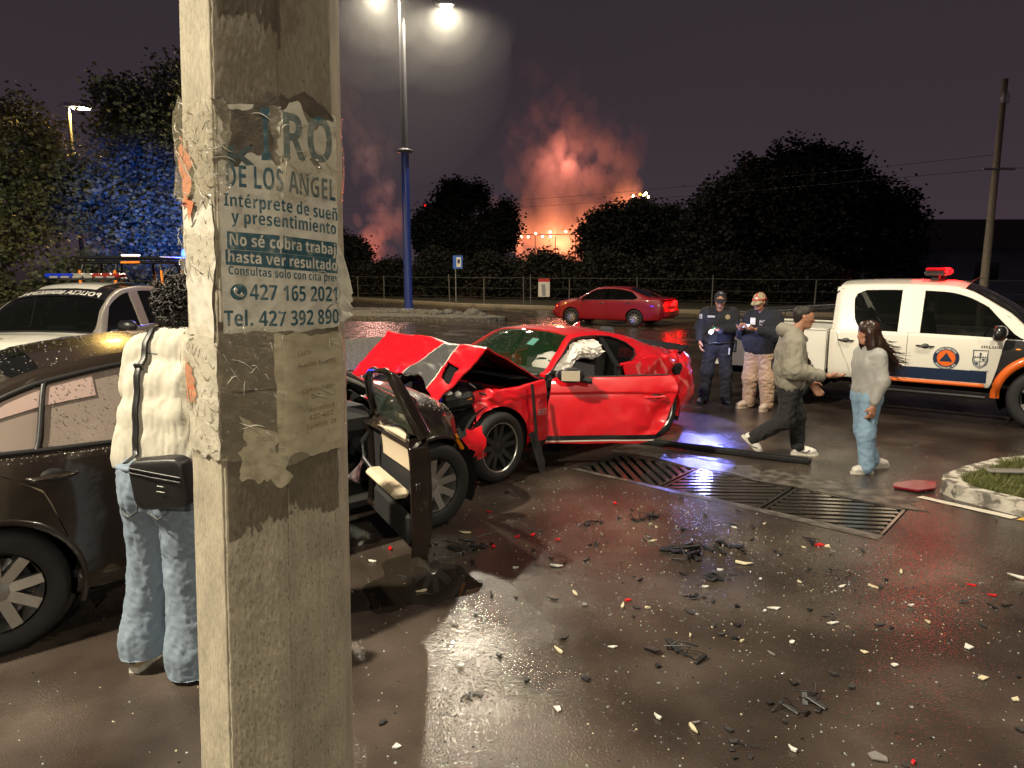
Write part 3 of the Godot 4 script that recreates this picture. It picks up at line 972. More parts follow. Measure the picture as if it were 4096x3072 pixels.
# ---------------------------------------------------------------- trees, fence, far plant, buildings
var clump_meshes := []
func clump(n: int, leaf: float, s: int) -> ArrayMesh:
	var r := RandomNumberGenerator.new()
	r.seed = s
	var b := MB.new()
	for k in n:
		var p := Vector3(r.randfn(), r.randfn(), r.randfn()) * .38
		var d := Vector3(r.randfn(), r.randfn() * .6, r.randfn()).normalized()
		var w := d.cross(Vector3(r.randfn(), r.randfn(), r.randfn())).normalized() * leaf * .42
		var l := d * leaf
		var up := d.cross(w).normalized() * leaf * .15
		var i := b.vert(p); b.vert(p + l * .5 + w + up); b.vert(p + l); b.vert(p + l * .5 - w + up)
		b.face(i, i + 1, i + 2); b.face(i, i + 2, i + 3)
	var m := b.mesh()
	m.surface_set_material(0, M.leaf)
	return m
func crown(parent: Node, lobes: Array, count: int, size: float, mesh: ArrayMesh, col: Color, hollow := 0.55) -> void:
	# lobes: [centre, radii] in the tree's own space
	var mm := MultiMesh.new()
	mm.transform_format = MultiMesh.TRANSFORM_3D
	mm.use_colors = true
	mm.mesh = mesh
	mm.instance_count = count
	var vol := []
	var tot := 0.0
	for l in lobes:
		tot += l[1].x * l[1].y * l[1].z
		vol.append(tot)
	for k in count:
		var q := rnd(0, tot)
		var i := 0
		while vol[i] < q: i += 1
		var d := Vector3(rng.randfn(), rng.randfn(), rng.randfn()).normalized()
		var p: Vector3 = lobes[i][0] + d * pow(rnd(hollow * hollow, 1.0), .5) * rnd(.78, 1.08) * lobes[i][1]
		var sc := size * rnd(.6, 1.35)
		var bs := Basis(Vector3(rng.randfn(), rng.randfn(), rng.randfn()).normalized(), rnd(0, TAU)).scaled(Vector3(sc, sc * .8, sc))
		mm.set_instance_transform(k, Transform3D(bs, p))
		var t := rnd(.55, 1.4)
		mm.set_instance_color(k, Color(col.r * t * rnd(.85, 1.2), col.g * t, col.b * t))
	var o := MultiMeshInstance3D.new()
	o.name = "crown"
	o.set_meta("kind", "stuff")
	o.multimesh = mm
	parent.add_child(o, true)
func tree(called: String, label: String, at: Vector3, lobes: Array, count: int, size: float, mesh: ArrayMesh, col: Color, trunk_r: float, group := "", forks := 5) -> Node3D:
	var o := thing(called, label, "tree" if called.ends_with("tree") else "bush", at, 0.0, group)
	var b := MB.new()
	var top: Vector3 = lobes[0][0]
	var split := Vector3(top.x * .35, top.y * .38, top.z * .35)
	b.tube([Vector3.ZERO, split * .5 + Vector3(rnd(-.1, .1), 0, rnd(-.1, .1)), split], [trunk_r, trunk_r * .8, trunk_r * .68], 8)
	for k in forks:
		var l: Array = lobes[k % lobes.size()]
		var e: Vector3 = l[0] + Vector3(rnd(-.5, .5), rnd(-.2, .6), rnd(-.5, .5)) * l[1]
		var mid := split.lerp(e, .5) + Vector3(rnd(-.2, .2), rnd(.0, .3), rnd(-.2, .2))
		b.tube([split - Vector3(0, .1, 0), mid, e], [trunk_r * .55, trunk_r * .35, trunk_r * .1], 6)
	put("trunk", b, M.bark, o)
	crown(o, lobes, count, size, mesh, col)
	return o

func build_background() -> void:
	var near := clump(40, .20, 5)
	var far := clump(20, .32, 6)
	var fine := clump(22, .22, 7)
	var g := Color(.095, .10, .03)
	# trees at left, behind the police pickup
	tree("feathery_tree", "feathery tree at far left above the white pickup bonnet, blue-lit below", Vector3(-15.0, 0, -20.5), [[Vector3(1.0, 5.3, 0), Vector3(1.6, 1.5, 1.8)], [Vector3(-1.7, 3.6, .3), Vector3(2.3, 1.4, 1.9)], [Vector3(-.6, 5.9, .2), Vector3(1.2, .9, 1.3)], [Vector3(.7, 3.0, .5), Vector3(1.9, 1.0, 1.6)], [Vector3(2.3, 4.2, .3), Vector3(1.0, .9, 1.2)]], 760, .66, near, g, .16)
	tree("feathery_tree", "taller feathery tree just left of the concrete pole, lit blue near its foot", Vector3(-10.6, 0, -21.5), [[Vector3(.5, 5.4, 0), Vector3(1.7, 1.6, 1.8)], [Vector3(-1.0, 4.3, .8), Vector3(1.4, 1.0, 1.6)], [Vector3(1.2, 7.1, 0), Vector3(1.1, .9, 1.2)], [Vector3(-.4, 6.7, 0), Vector3(1.0, .7, 1.2)], [Vector3(.4, 3.2, 1.0), Vector3(2.0, 1.0, 1.6)]], 760, .66, near, g, .17)
	for e in [[-16.4, -17.8, 1.3, 1.6, "low bush at the left edge behind the pickup"], [-13.6, -18.2, 1.1, 1.4, "low bush in front of the far left tree"], [-11.2, -19.0, 1.3, 1.7, "bush under the blue-lit tree beside the roll cage"], [-8.8, -19.5, 1.2, 1.7, "bush half behind the concrete pole, lit blue"]]:
		tree("leafy_bush", e[4], Vector3(e[0], 0, e[1]), [[Vector3(0, e[3] * .75, 0), Vector3(e[2], e[3] * .65, e[2] * .8)]], 420, .6, near, Color(.08, .085, .03), .05)
	# dark trees against the glow
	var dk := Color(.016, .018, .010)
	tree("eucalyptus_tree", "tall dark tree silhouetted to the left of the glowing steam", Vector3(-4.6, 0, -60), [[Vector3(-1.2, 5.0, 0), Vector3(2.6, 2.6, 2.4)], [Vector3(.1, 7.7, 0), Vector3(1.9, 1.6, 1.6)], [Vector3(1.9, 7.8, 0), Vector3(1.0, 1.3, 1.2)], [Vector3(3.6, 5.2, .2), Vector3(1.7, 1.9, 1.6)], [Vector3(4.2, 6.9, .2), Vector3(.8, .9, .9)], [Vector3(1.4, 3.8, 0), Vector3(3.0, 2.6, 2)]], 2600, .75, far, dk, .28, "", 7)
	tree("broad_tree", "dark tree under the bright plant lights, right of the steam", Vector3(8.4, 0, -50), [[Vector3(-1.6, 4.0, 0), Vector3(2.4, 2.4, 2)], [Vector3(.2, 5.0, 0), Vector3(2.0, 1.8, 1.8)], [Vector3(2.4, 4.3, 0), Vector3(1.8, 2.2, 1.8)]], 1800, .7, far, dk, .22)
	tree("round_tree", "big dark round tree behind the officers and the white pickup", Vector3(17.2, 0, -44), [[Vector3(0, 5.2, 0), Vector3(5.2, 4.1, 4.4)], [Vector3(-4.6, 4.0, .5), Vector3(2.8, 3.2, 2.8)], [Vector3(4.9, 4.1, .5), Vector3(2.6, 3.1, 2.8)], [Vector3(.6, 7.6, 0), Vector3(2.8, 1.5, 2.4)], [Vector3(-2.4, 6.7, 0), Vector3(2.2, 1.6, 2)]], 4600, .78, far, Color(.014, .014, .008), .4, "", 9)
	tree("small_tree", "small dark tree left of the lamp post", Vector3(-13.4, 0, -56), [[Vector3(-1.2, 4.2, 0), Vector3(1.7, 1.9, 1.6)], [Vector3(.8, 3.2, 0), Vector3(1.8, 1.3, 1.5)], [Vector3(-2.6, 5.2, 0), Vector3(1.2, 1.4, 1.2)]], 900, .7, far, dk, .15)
	var bl := ["dark bush behind the fence, left of the lamp post", "dark bush behind the fence, between lamp post and blue sign", "dark bush behind the fence under the tall silhouetted tree", "dark bush behind the fence below the steam", "dark bush behind the fence post pair and small poster", "dark bush behind the fence, above the red saloon bonnet", "dark bush behind the red saloon roof", "dark bush behind the tail of the red saloon", "dark bush behind the police officer"]
	var bx := [-12.5, -8.8, -4.8, -.8, 2.6, 6.0, 9.2, 12.4, 15.5]
	var bz := [-53.0, -50.5, -48.5, -46.5, -45.0, -43.5, -42.5, -40.5, -39.0]
	for k in 9:
		var h: float = [2.3, 2.2, 2.7, 2.5, 2.6, 2.5, 2.4, 2.3, 2.2][k]
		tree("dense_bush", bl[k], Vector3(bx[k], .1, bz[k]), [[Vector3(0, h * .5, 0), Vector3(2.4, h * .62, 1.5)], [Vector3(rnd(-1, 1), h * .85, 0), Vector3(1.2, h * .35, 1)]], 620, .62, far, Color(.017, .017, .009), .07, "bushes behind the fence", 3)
	# wire fence
	var f := thing("wire_fence", "sparse post and wire fence along the far verge", "fence", Vector3.ZERO)
	var fp := [Vector3(-22, .14, -53), Vector3(-16, .14, -49.6), Vector3(-9.9, .14, -46.0), Vector3(-8.1, .14, -45.2), Vector3(-3.6, .14, -41.2), Vector3(-1.57, .14, -40.2), Vector3(.64, .14, -39.2), Vector3(1.02, .14, -39.0), Vector3(3.05, .14, -38.1), Vector3(6.4, .14, -36.6), Vector3(9.8, .14, -35), Vector3(14, .14, -33), Vector3(18, .14, -31.4), Vector3(22.5, .14, -29.6), Vector3(28, .14, -27.4), Vector3(34, .14, -25)]
	for k in fp.size():
		var b := MB.new()
		var h := 1.5 + .12 * sin(k * 2.1)
		b.tube([fp[k], fp[k] + Vector3(rnd(-.03, .03), h, 0)], .035, 6)
		put("fence_post", b, M.old_post, f)
	for q in 3:
		var b := MB.new()
		for k in fp.size() - 1:
			var p: Vector3 = fp[k] + Vector3(0, [.35, .85, 1.42][q], 0)
			var d: Vector3 = fp[k + 1] + Vector3(0, [.35, .85, 1.42][q], 0)
			b.tube([p, p.lerp(d, .5) - Vector3(0, .03, 0), d], .005 if q < 2 else .010, 4, 1.0, Vector3.UP, false)
		put("fence_wire", b, M.old_post, f)
	# bus stop sign and hanging notice
	var s := thing("bus_stop_sign", "small blue and white bus stop sign on a thin post", "sign", Vector3(-2.95, .1, -37.6))
	var b := MB.new()
	b.tube([Vector3.ZERO, Vector3(0, 2.55, 0)], .03, 8)
	put("post", b, M.galvanised, s)
	b = MB.new()
	b.box(Vector3(.12, 2.28, .04), Vector3(.5, .68, .02), Basis(), .004)
	put("sign_panel", b, M.blue_sign, s)
	b = MB.new()
	b.box(Vector3(.17, 2.28, .052), Vector3(.24, .5, .006), Basis(), .002)
	put("white_field", b, M.print_white, s)
	b = MB.new()
	b.box(Vector3(.17, 2.33, .057), Vector3(.13, .2, .004), Basis(), .02)
	b.box(Vector3(.125, 2.2, .057), Vector3(.03, .04, .004)); b.box(Vector3(.215, 2.2, .057), Vector3(.03, .04, .004))
	put("bus_symbol", b, M.navy_paint, s)
	s = thing("hanging_notice", "small red and white notice hung on the fence", "notice", Vector3(1.72, .75, -38.4))
	b = MB.new()
	b.box(Vector3(0, .2, 0), Vector3(.62, .8, .015), Basis(), .004)
	put("notice_panel", b, M.print_white, s)
	b = MB.new()
	b.box(Vector3(0, .68, .002), Vector3(.62, .16, .016), Basis(), .004)
	put("red_band", b, M.print_red, s)
	b = MB.new()
	b.box(Vector3(-.02, .16, .01), Vector3(.2, .62, .006), Basis(Vector3(0, 0, 1), .08), .002)
	put("grey_print", b, M.galvanised, s)
	# utility pole at right with wires
	s = thing("utility_pole", "slender utility pole standing behind the white pickup", "utility pole", Vector3(16.6, 0, -25.2))
	b = MB.new()
	b.lathe([Vector2(.15, 0), Vector2(.12, 4), Vector2(.09, 8.35), Vector2(0, 8.37)], 8)
	put("shaft", b, M.concrete, s)
	b = MB.new()
	b.box(Vector3(0, 5.4, .15), Vector3(1.1, .07, .07), Basis(), .01)
	put("cross_arm", b, M.galvanised, s)
	for dx in [-.12, .02]:
		b = MB.new()
		b.lathe([Vector2(.0, 7.55), Vector2(.05, 7.55), Vector2(.08, 7.7), Vector2(.04, 7.85), Vector2(0, 7.9)], 8, Transform3D(Basis(), Vector3(dx, .0, .18)))
		put("insulator", b, M.clear_lens, s)
	var ends := [[Vector3(16.6, 5.45, -25.1), Vector3(60, 6.6, -22)], [Vector3(16.6, 5.42, -25.1), Vector3(-20, 8.6, -84)], [Vector3(16.6, 5.9, -25.2), Vector3(-20, 9.3, -86)]]
	for k in 3:
		b = MB.new()
		var path := []
		for i in 15:
			var q := i / 14.0
			path.append(ends[k][0].lerp(ends[k][1], q) - Vector3(0, 4.0 * .55 * q * (1 - q), 0))
		b.tube(path, .008, 4, 1.0, Vector3.UP, false)
		var w := put(numbered("overhead_wire"), b, M.plastic)
		tag(w, ["overhead wire running right from the utility pole", "lower overhead wire crossing before the dark trees", "upper overhead wire crossing before the dark trees"][k], "cable", "overhead wires")
	# long low building at right
	s = thing("warehouse_building", "long low bluish building behind the white pickup at right", "building", Vector3(34, 0, -47))
	b = MB.new()
	b.box(Vector3(0, 1.6, 0), Vector3(26, 3.3, 8), Basis(), .05)
	put("wall", b, M.dark_wall, s)
	b = MB.new()
	b.prism(PackedVector2Array([Vector2(-4.3, 3.2), Vector2(4.3, 3.2), Vector2(0, 5.2)]), 26.6, Transform3D(Basis(Vector3.UP, PI / 2), Vector3(-13.3, 0, 0)))
	put("roof", b, M.dark_roof, s)
	for k in 5:
		b = MB.new()
		b.box(Vector3(-10 + k * 4.4, 1.9, 4.02), Vector3(1.4, 1.0, .06), Basis(), .01)
		put("window", b, M.dark_glass, s)
	# the lit plant far behind: gantry with lamps, and its steam
	s = thing("pipe_gantry", "far lamp-lit plant gantry under orange steam", "gantry", Vector3(0, 0, -150))
	b = MB.new()
	b.box(Vector3(11, 9.0, 0), Vector3(22, .14, .3), Basis(), .02)
	put("beam", b, M.dark_roof, s)
	for k in 6:
		b = MB.new()
		b.box(Vector3(.6 + k * 4.2, 4.4, 0), Vector3(.16, 8.8, .16), Basis(), .02)
		put("column", b, M.dark_roof, s)
	for e in [[1125, 515], [1140, 515], [1156, 508], [1170, 514], [1186, 505], [1187, 514], [1219, 504], [1243, 501], [1258, 501]]:
		b = MB.new()
		var p := Vector3((e[0] - 1106.0) / 10.2, 2.05 + (580 - e[1]) / 10.1, .9)
		b.ell(p, Vector3.ONE * .2, Basis(), 8, 6)
		put("lamp_globe", b, M.far_lamp_white, s)
		b = MB.new()
		b.tube([p, Vector3(p.x, 9.0, 0)], .05, 5)
		put("lamp_bracket", b, M.dark_roof, s)
	s = thing("plant_tower", "far plant tower with a cluster of bright lamps above the trees", "tower", Vector3(25.5, 0, -148))
	b = MB.new()
	b.box(Vector3(0, 8, 0), Vector3(3.6, 16, 3.6), Basis(), .1)
	put("tower_body", b, M.dark_roof, s)
	for e in [[-1.3, 16.4, 0], [.1, 16.7, 1], [.9, 16.5, 0], [1.3, 16.9, 0], [1.8, 16.2, 0]]:
		b = MB.new()
		b.ell(Vector3(e[0], e[1], 1.9), Vector3.ONE * .24, Basis(), 8, 6)
		put("lamp_globe", b, M.far_lamp_orange if e[2] else M.far_lamp_white, s)
	# scattered far lights on posts
	for e in [[-5.2, -92, 4.6, "far_lamp_orange", "tiny orange lamp left of two near the trees' foot"], [-4.75, -92, 4.6, "far_lamp_orange", "tiny orange lamp in the middle under the tall tree"], [-2.6, -92, 4.2, "far_lamp_orange", "tiny orange lamp right under the tall tree"], [-9.5, -92, 2.9, "far_lamp_orange", "tiny orange lamp above the fence by the lamp post"], [-8.0, -90, 3.4, "far_lamp_white", "tiny pale lamp above the bus stop sign"], [-7.0, -92, 2.9, "far_lamp_orange", "tiny orange lamp beside the bus stop sign"], [13.4, -120, 8.1, "far_lamp_orange", "tiny orange lamp right of the lamp row"], [16.0, -120, 8.0, "far_lamp_orange", "last tiny orange lamp towards the plant tower"], [-12.2, -102, 10.8, "far_lamp_red", "tiny red warning lamp beside the tall tree"]]:
		s = thing("far_lamp", e[4], "lamp", Vector3(e[0], 0, e[1]), 0.0, "far lamps among the trees")
		b = MB.new()
		b.tube([Vector3.ZERO, Vector3(0, e[2], 0)], .05, 5)
		put("post", b, M.dark_roof, s)
		b = MB.new()
		b.ell(Vector3(0, e[2], .1), Vector3.ONE * .17, Basis(), 8, 6)
		put("globe", b, M[e[3]], s)
	# steam, with unseen lights placed in and below it for its glow
	var z := -165.0
	for e in [[-1.5, 7.0, 190], [9.0, 8.0, 300], [19.0, 9.0, 240], [26.0, 16.0, 130]]:
		omni("unseen_steam_light", Vector3(e[0] + 1.5, e[1], z + 3), Color(1, .55, .36), e[2], 2.0)
	omni("unseen_steam_light", Vector3(-34, 4.0, z), Color(1, .5, .38), 260, 2.0)
	omni("unseen_steam_light", Vector3(-30, 24.0, z + 6), Color(1, .72, .66), 260, 2.0)
	omni("unseen_steam_light", Vector3(12, 26.0, z + 6), Color(1, .55, .45), 260, 2.0)
	var plume := [[10.0, 8, 12, .05], [6, 14, 9, .045], [14, 13, 10, .045], [20, 14, 8, .05], [4, 20, 6, .04], [10, 22, 7, .04], [16, 23, 7, .036], [24, 18, 6, .05], [23, 25, 6, .035], [8, 29, 5, .03], [13, 31, 6, .026], [19, 32, 5, .022], [6, 36, 4.5, .02], [12, 39, 4.5, .016], [2, 26, 4, .03], [0, 12, 5, .03], [27, 30, 4, .015], [5, 43, 4, .012], [22, 12, 6, .06], [1, 32, 3.4, .02]]
	steam("steam_cloud", "orange-lit steam rising behind the trees", plume, z, 11)
	plume = [[-33, 8, 5, .05], [-31, 14, 4, .04], [-30, 20, 4, .03], [-34, 27, 4.5, .02], [-36, 35, 5, .018], [-31, 30, 4, .016], [-38, 44, 6, .014], [-27, 12, 4, .03], [-35, 54, 7, .010]]
	steam("steam_cloud", "thin pinkish steam drifting behind the lamp post", plume, z - 5, 12)

func steam(called: String, label: String, puffs: Array, z: float, s: int) -> void:
	var r := RandomNumberGenerator.new()
	r.seed = s
	var o := thing(called, label, "steam")
	tag(o, "", "", "", "stuff")
	for e in puffs:
		for k in 42:
			var f := FogVolume.new()
			f.name = "puff"
			f.shape = RenderingServer.FOG_VOLUME_SHAPE_ELLIPSOID
			var q: float = e[2] * r.randf_range(.18, .66)
			f.size = Vector3(q * r.randf_range(.8, 1.5), q * r.randf_range(1.2, 2.4), q * r.randf_range(.8, 1.6))
			var fm := FogMaterial.new()
			fm.density = e[3] * r.randf_range(.25, 1.2) * .62
			fm.albedo = Color(.95, .93, .93)
			f.material = fm
			o.add_child(f, true)
			f.position = Vector3(e[0] + r.randfn() * e[2] * .40, e[1] + r.randfn() * e[2] * .46, z + r.randfn() * e[2] * .40)
			f.rotation = Vector3(r.randf_range(-.3, .3), 0, r.randf_range(-.5, .5))

# ---------------------------------------------------------------- vehicles
class Shell:
	# a car skin lofted through stations along its length (x forward, y up, z to the right);
	# each station: x, bow, then (y, half width) of ten lines from the sill up to the roof's middle
	var st := []
	var dents := []
	var crease := 0.0
	var noise := FastNoiseLite.new()
	func setup(a: Array) -> void:
		st = a
		noise.frequency = 3.0
		noise.fractal_octaves = 3
	func key(i: int, k: int) -> Vector2:
		var s: Array = st[clampi(i, 0, st.size() - 1)]
		k = clampi(k, 0, 9)
		return Vector2(s[2 + k * 2], s[3 + k * 2])
	func cr(a: Vector2, b: Vector2, c: Vector2, d: Vector2, t: float, ten: float) -> Vector2:
		var m0 := (c - a) * ten
		var m1 := (d - b) * ten
		var t2 := t * t
		var t3 := t2 * t
		return b * (2 * t3 - 3 * t2 + 1) + m0 * (t3 - 2 * t2 + t) + c * (3 * t2 - 2 * t3) + m1 * (t3 - t2)
	func p(x: float, w: float, side: float) -> Vector3:
		var i := 0
		while i < st.size() - 2 and st[i + 1][0] < x: i += 1
		var t: float = clampf((x - st[i][0]) / (st[i + 1][0] - st[i][0]), 0, 1)
		var j := clampi(int(floor(w)), 0, 8)
		var f := w - j
		var q := []
		for k in range(j - 1, j + 3): q.append(cr(key(i - 1, k), key(i, k), key(i + 1, k), key(i + 2, k), t, 0.42))
		if j == 8: q[3] = Vector2(q[1].x, -q[1].y)
		var yz := cr(q[0], q[1], q[2], q[3], f, 0.36)
		var bow: float = lerpf(st[i][1], st[i + 1][1], t)
		var r := Vector3(x + bow * (1 - pow(absf(yz.y) / .9, 2)), yz.x, side * maxf(yz.y, 0))
		if crease > 0 and r.y < crease: r.z -= side * .016 * exp((r.y - crease) / .10)
		for d in dents:
			# centre, radius, push, roughness
			var e := exp(-pow(r.distance_to(d[0]) / d[1], 2))
			if e > .01: r += d[2] * e + Vector3(noise.get_noise_3d(r.x, r.y, r.z), noise.get_noise_3d(r.y, r.z, r.x), noise.get_noise_3d(r.z + 5, r.x, r.y)) * (d[3] * e)
		return r
	func at_y(x: float, y: float, side: float, off := 0.0) -> Vector3:
		var a := 0.0
		var b := 5.0
		for k in 14:
			var m := (a + b) / 2
			if p(x, m, side).y < y: a = m
			else: b = m
		return p(x, a, side) + Vector3(0, 0, side * off)
	func edge(e, w: float) -> float:
		if not e is Array: return e
		for k in e.size() - 1:
			if w <= e[k + 1][0]: return lerpf(e[k][1], e[k + 1][1], clampf((w - e[k][0]) / (e[k + 1][0] - e[k][0]), 0, 1))
		return e[-1][1]
	func panel(b: MB, x0, x1, w0: float, w1: float, nx: int, nw: int, side: float, inset := 0.0, arch = null, gap := 0.003, flange := 0.022) -> void:
		var rows := []
		for j in nw + 1:
			var w := lerpf(w0, w1, float(j) / nw)
			var row := PackedVector3Array()
			for i in nx + 1: row.append(p(lerpf(edge(x0, w), edge(x1, w), float(i) / nx), w, side))
			rows.append(row)
		finish(b, rows, inset, arch, gap, flange)
	func across(b: MB, x0, x1, w0: float, nx: int, nw: int, inset := 0.0, gap := 0.003, flange := 0.022) -> void:
		# a panel that spans the car from line w0 on the left over the middle to w0 on the right
		var rows := []
		for j in nw * 2 + 1:
			var f := float(j) / nw - 1.0
			var w := lerpf(9.0, w0, absf(f))
			var row := PackedVector3Array()
			for i in nx + 1: row.append(p(lerpf(edge(x0, w), edge(x1, w), float(i) / nx), w, -1.0 if f < 0 else 1.0))
			rows.append(row)
		finish(b, rows, inset, null, gap, flange)
	func finish(b: MB, rows: Array, inset: float, arch, gap: float, flange: float) -> void:
		var nj := rows.size()
		var ni: int = rows[0].size()
		var skip := {}
		var inside := {}
		if arch != null:
			for j in nj:
				for i in ni:
					var q: Vector3 = rows[j][i]
					var d := Vector2(q.x - arch.x, q.y - arch.y)
					if d.length() < arch.z - .001:
						inside[j * ni + i] = true
						d = d.normalized() * arch.z
						rows[j][i] = Vector3(arch.x + d.x, arch.y + d.y, q.z)
			for j in nj - 1:
				for i in ni - 1:
					if inside.has(j * ni + i) and inside.has(j * ni + i + 1) and inside.has((j + 1) * ni + i) and inside.has((j + 1) * ni + i + 1): skip[j * ni + i] = true
		var inn := func(j: int, i: int) -> Vector3:
			var du: Vector3 = rows[j][mini(i + 1, ni - 1)] - rows[j][maxi(i - 1, 0)]
			var dv: Vector3 = rows[mini(j + 1, nj - 1)][i] - rows[maxi(j - 1, 0)][i]
			var n := du.cross(dv).normalized()
			return n if n.dot(Vector3(rows[j][i].x, .55, 0) - rows[j][i]) > 0 else -n
		var nrm := []
		for j in nj:
			var row := PackedVector3Array()
			for i in ni: row.append(inn.call(j, i))
			nrm.append(row)
		if gap > 0:
			for j in nj:
				rows[j][0] = rows[j][0].move_toward(rows[j][1], gap)
				rows[j][ni - 1] = rows[j][ni - 1].move_toward(rows[j][ni - 2], gap)
			for i in ni:
				rows[0][i] = rows[0][i].move_toward(rows[1][i], gap)
				rows[nj - 1][i] = rows[nj - 1][i].move_toward(rows[nj - 2][i], gap)
		if inset != 0:
			for j in nj:
				for i in ni: rows[j][i] += nrm[j][i] * inset
		b.grid(rows, false, skip)
		if flange > 0:
			var ring := [PackedVector3Array(), PackedVector3Array()]
			var go := []
			for i in ni: go.append([0, i])
			for j in range(1, nj): go.append([j, ni - 1])
			for i in range(ni - 2, -1, -1): go.append([nj - 1, i])
			for j in range(nj - 2, 0, -1): go.append([j, 0])
			for e in go:
				ring[0].append(rows[e[0]][e[1]])
				ring[1].append(rows[e[0]][e[1]] + nrm[e[0]][e[1]] * flange)
			b.grid(ring, true)
	func patch(b: MB, x0: float, x1: float, y0: float, y1: float, side: float, off := 0.002, nx := 24, ny := 3) -> void:
		# a painted band or decal lying on the side
		var rows := []
		for j in ny + 1:
			var row := PackedVector3Array()
			for i in nx + 1: row.append(at_y(lerpf(x0, x1, float(i) / nx), lerpf(y0, y1, float(j) / ny), side, off))
			rows.append(row)
		b.grid(rows)

func arch_lip(b: MB, sh: Shell, cx: float, cy: float, r: float, side: float, out: float, width: float, depth: float, a0 := -.35, a1 := PI + .35) -> void:
	var rows := [PackedVector3Array(), PackedVector3Array(), PackedVector3Array(), PackedVector3Array()]
	for k in 29:
		var a := lerpf(a0, a1, k / 28.0)
		var d := Vector2(cos(a), sin(a))
		var z: float = sh.at_y(cx + d.x * r, clampf(cy + d.y * r, .3, 2), side).z
		rows[0].append(Vector3(cx + d.x * (r + width), cy + d.y * (r + width), z + side * .001))
		rows[1].append(Vector3(cx + d.x * (r + width * .8), cy + d.y * (r + width * .8), z + side * out))
		rows[2].append(Vector3(cx + d.x * r, cy + d.y * r, z + side * out))
		rows[3].append(Vector3(cx + d.x * r, cy + d.y * r, z - side * depth))
	b.grid(rows)

func make_wheel(parent: Node, at: Vector3, side: float, R: float, wd: float, spokes: int, rim_m: Material, kind: String, lip_m: Material = null, steer := 0.0) -> Node3D:
	var wn := Node3D.new()
	wn.name = "wheel"
	parent.add_child(wn, true)
	wn.position = at
	wn.rotation.y = (0.0 if side > 0 else PI) + steer
	var ax := Transform3D(Basis(Vector3.RIGHT, PI / 2), Vector3.ZERO)   # lathe axis along z
	var rr := R * (.70 if kind == "sport" else .64)
	var h := wd / 2
	var b := MB.new()
	b.lathe([Vector2(rr, -h * .8), Vector2(rr + .02, -h * .96), Vector2(R * .86, -h), Vector2(R * .965, -h * .86), Vector2(R, -h * .6), Vector2(R, -h * .22), Vector2(R - .007, -h * .2), Vector2(R - .007, -h * .12), Vector2(R, -h * .1), Vector2(R, h * .1), Vector2(R - .007, h * .12), Vector2(R - .007, h * .2), Vector2(R, h * .22), Vector2(R, h * .6), Vector2(R * .965, h * .86), Vector2(R * .86, h), Vector2(rr + .02, h * .96), Vector2(rr, h * .8)], 44, ax)
	put("tyre", b, M.rubber, wn)
	b = MB.new()
	b.lathe([Vector2(rr * .94, -h * .8), Vector2(rr * .9, 0), Vector2(rr * .93, h * .55), Vector2(rr * .955, h * .8)], 40, ax)
	var hub := .075
	b.lathe([Vector2(0, h * .62), Vector2(hub * .55, h * .62), Vector2(hub * .62, h * .55), Vector2(hub, h * .5), Vector2(hub * 1.25, h * .2)], 20, ax)
	for k in spokes:
		var a := TAU * k / spokes + PI / 2
		var d := Vector3(cos(a), sin(a), 0)
		var t := Vector3(-sin(a), cos(a), 0)
		var z1 := h * .55
		var z2 := h * .78
		if kind == "sport":
			for sg in [-1.0, 1.0]:
				var w0 := .030; var w1 := .020
				var c0: Vector3 = d * hub * .7 + t * sg * .022; var c1: Vector3 = d * rr * .95 + t * sg * .058
				b.convex([c0 - t * w0 + Vector3(0, 0, z1), c0 + t * w0 + Vector3(0, 0, z1), c1 + t * w1 + Vector3(0, 0, z2), c1 - t * w1 + Vector3(0, 0, z2), c0 - t * w0 + Vector3(0, 0, z1 - .05), c0 + t * w0 + Vector3(0, 0, z1 - .05), c1 + t * w1 + Vector3(0, 0, z2 - .06), c1 - t * w1 + Vector3(0, 0, z2 - .06)].map(func(q): return q - (c0 + c1) / 2 - Vector3(0, 0, (z1 + z2) / 2 - .03)), [[0, 1, 2, 3], [4, 5, 6, 7], [0, 1, 5, 4], [1, 2, 6, 5], [2, 3, 7, 6], [3, 0, 4, 7]], Transform3D(Basis(), (c0 + c1) / 2 + Vector3(0, 0, (z1 + z2) / 2 - .03)))
		else:
			var w0 := .026; var w1 := .040 if spokes < 9 else .026
			var c0 := d * hub * .7; var c1 := d * rr * .96
			var pts := [c0 - t * w0 + Vector3(0, 0, z1), c0 + t * w0 + Vector3(0, 0, z1), c1 + t * w1 + Vector3(0, 0, z2), c1 - t * w1 + Vector3(0, 0, z2), c0 - t * w0 + Vector3(0, 0, z1 - .05), c0 + t * w0 + Vector3(0, 0, z1 - .05), c1 + t * w1 * .6 + Vector3(0, 0, z2 - .05), c1 - t * w1 * .6 + Vector3(0, 0, z2 - .05)]
			var mid := Vector3.ZERO
			for q in pts: mid += q / 8.0
			b.convex(pts.map(func(q): return q - mid), [[0, 1, 2, 3], [4, 5, 6, 7], [0, 1, 5, 4], [1, 2, 6, 5], [2, 3, 7, 6], [3, 0, 4, 7]], Transform3D(Basis(), mid))
	put("rim", b, rim_m, wn)
	if lip_m:
		b = MB.new()
		b.lathe([Vector2(rr * .955, h * .78), Vector2(rr * .985, h * .9), Vector2(rr * 1.015, h * .88)], 44, ax)
		put("rim_lip", b, lip_m, wn)
	b = MB.new()
	b.lathe([Vector2(.02, h * .1), Vector2(rr * .78, h * .1), Vector2(rr * .78, h * -.05)], 28, ax)
	put("brake_disc", b, M.dark_alloy, wn)
	if kind == "sport":
		b = MB.new()
		b.box(Vector3(-rr * .62, .02, h * .14), Vector3(.07, .2, .07), Basis(), .02)
		put("caliper", b, M.caliper, wn)
	return wn

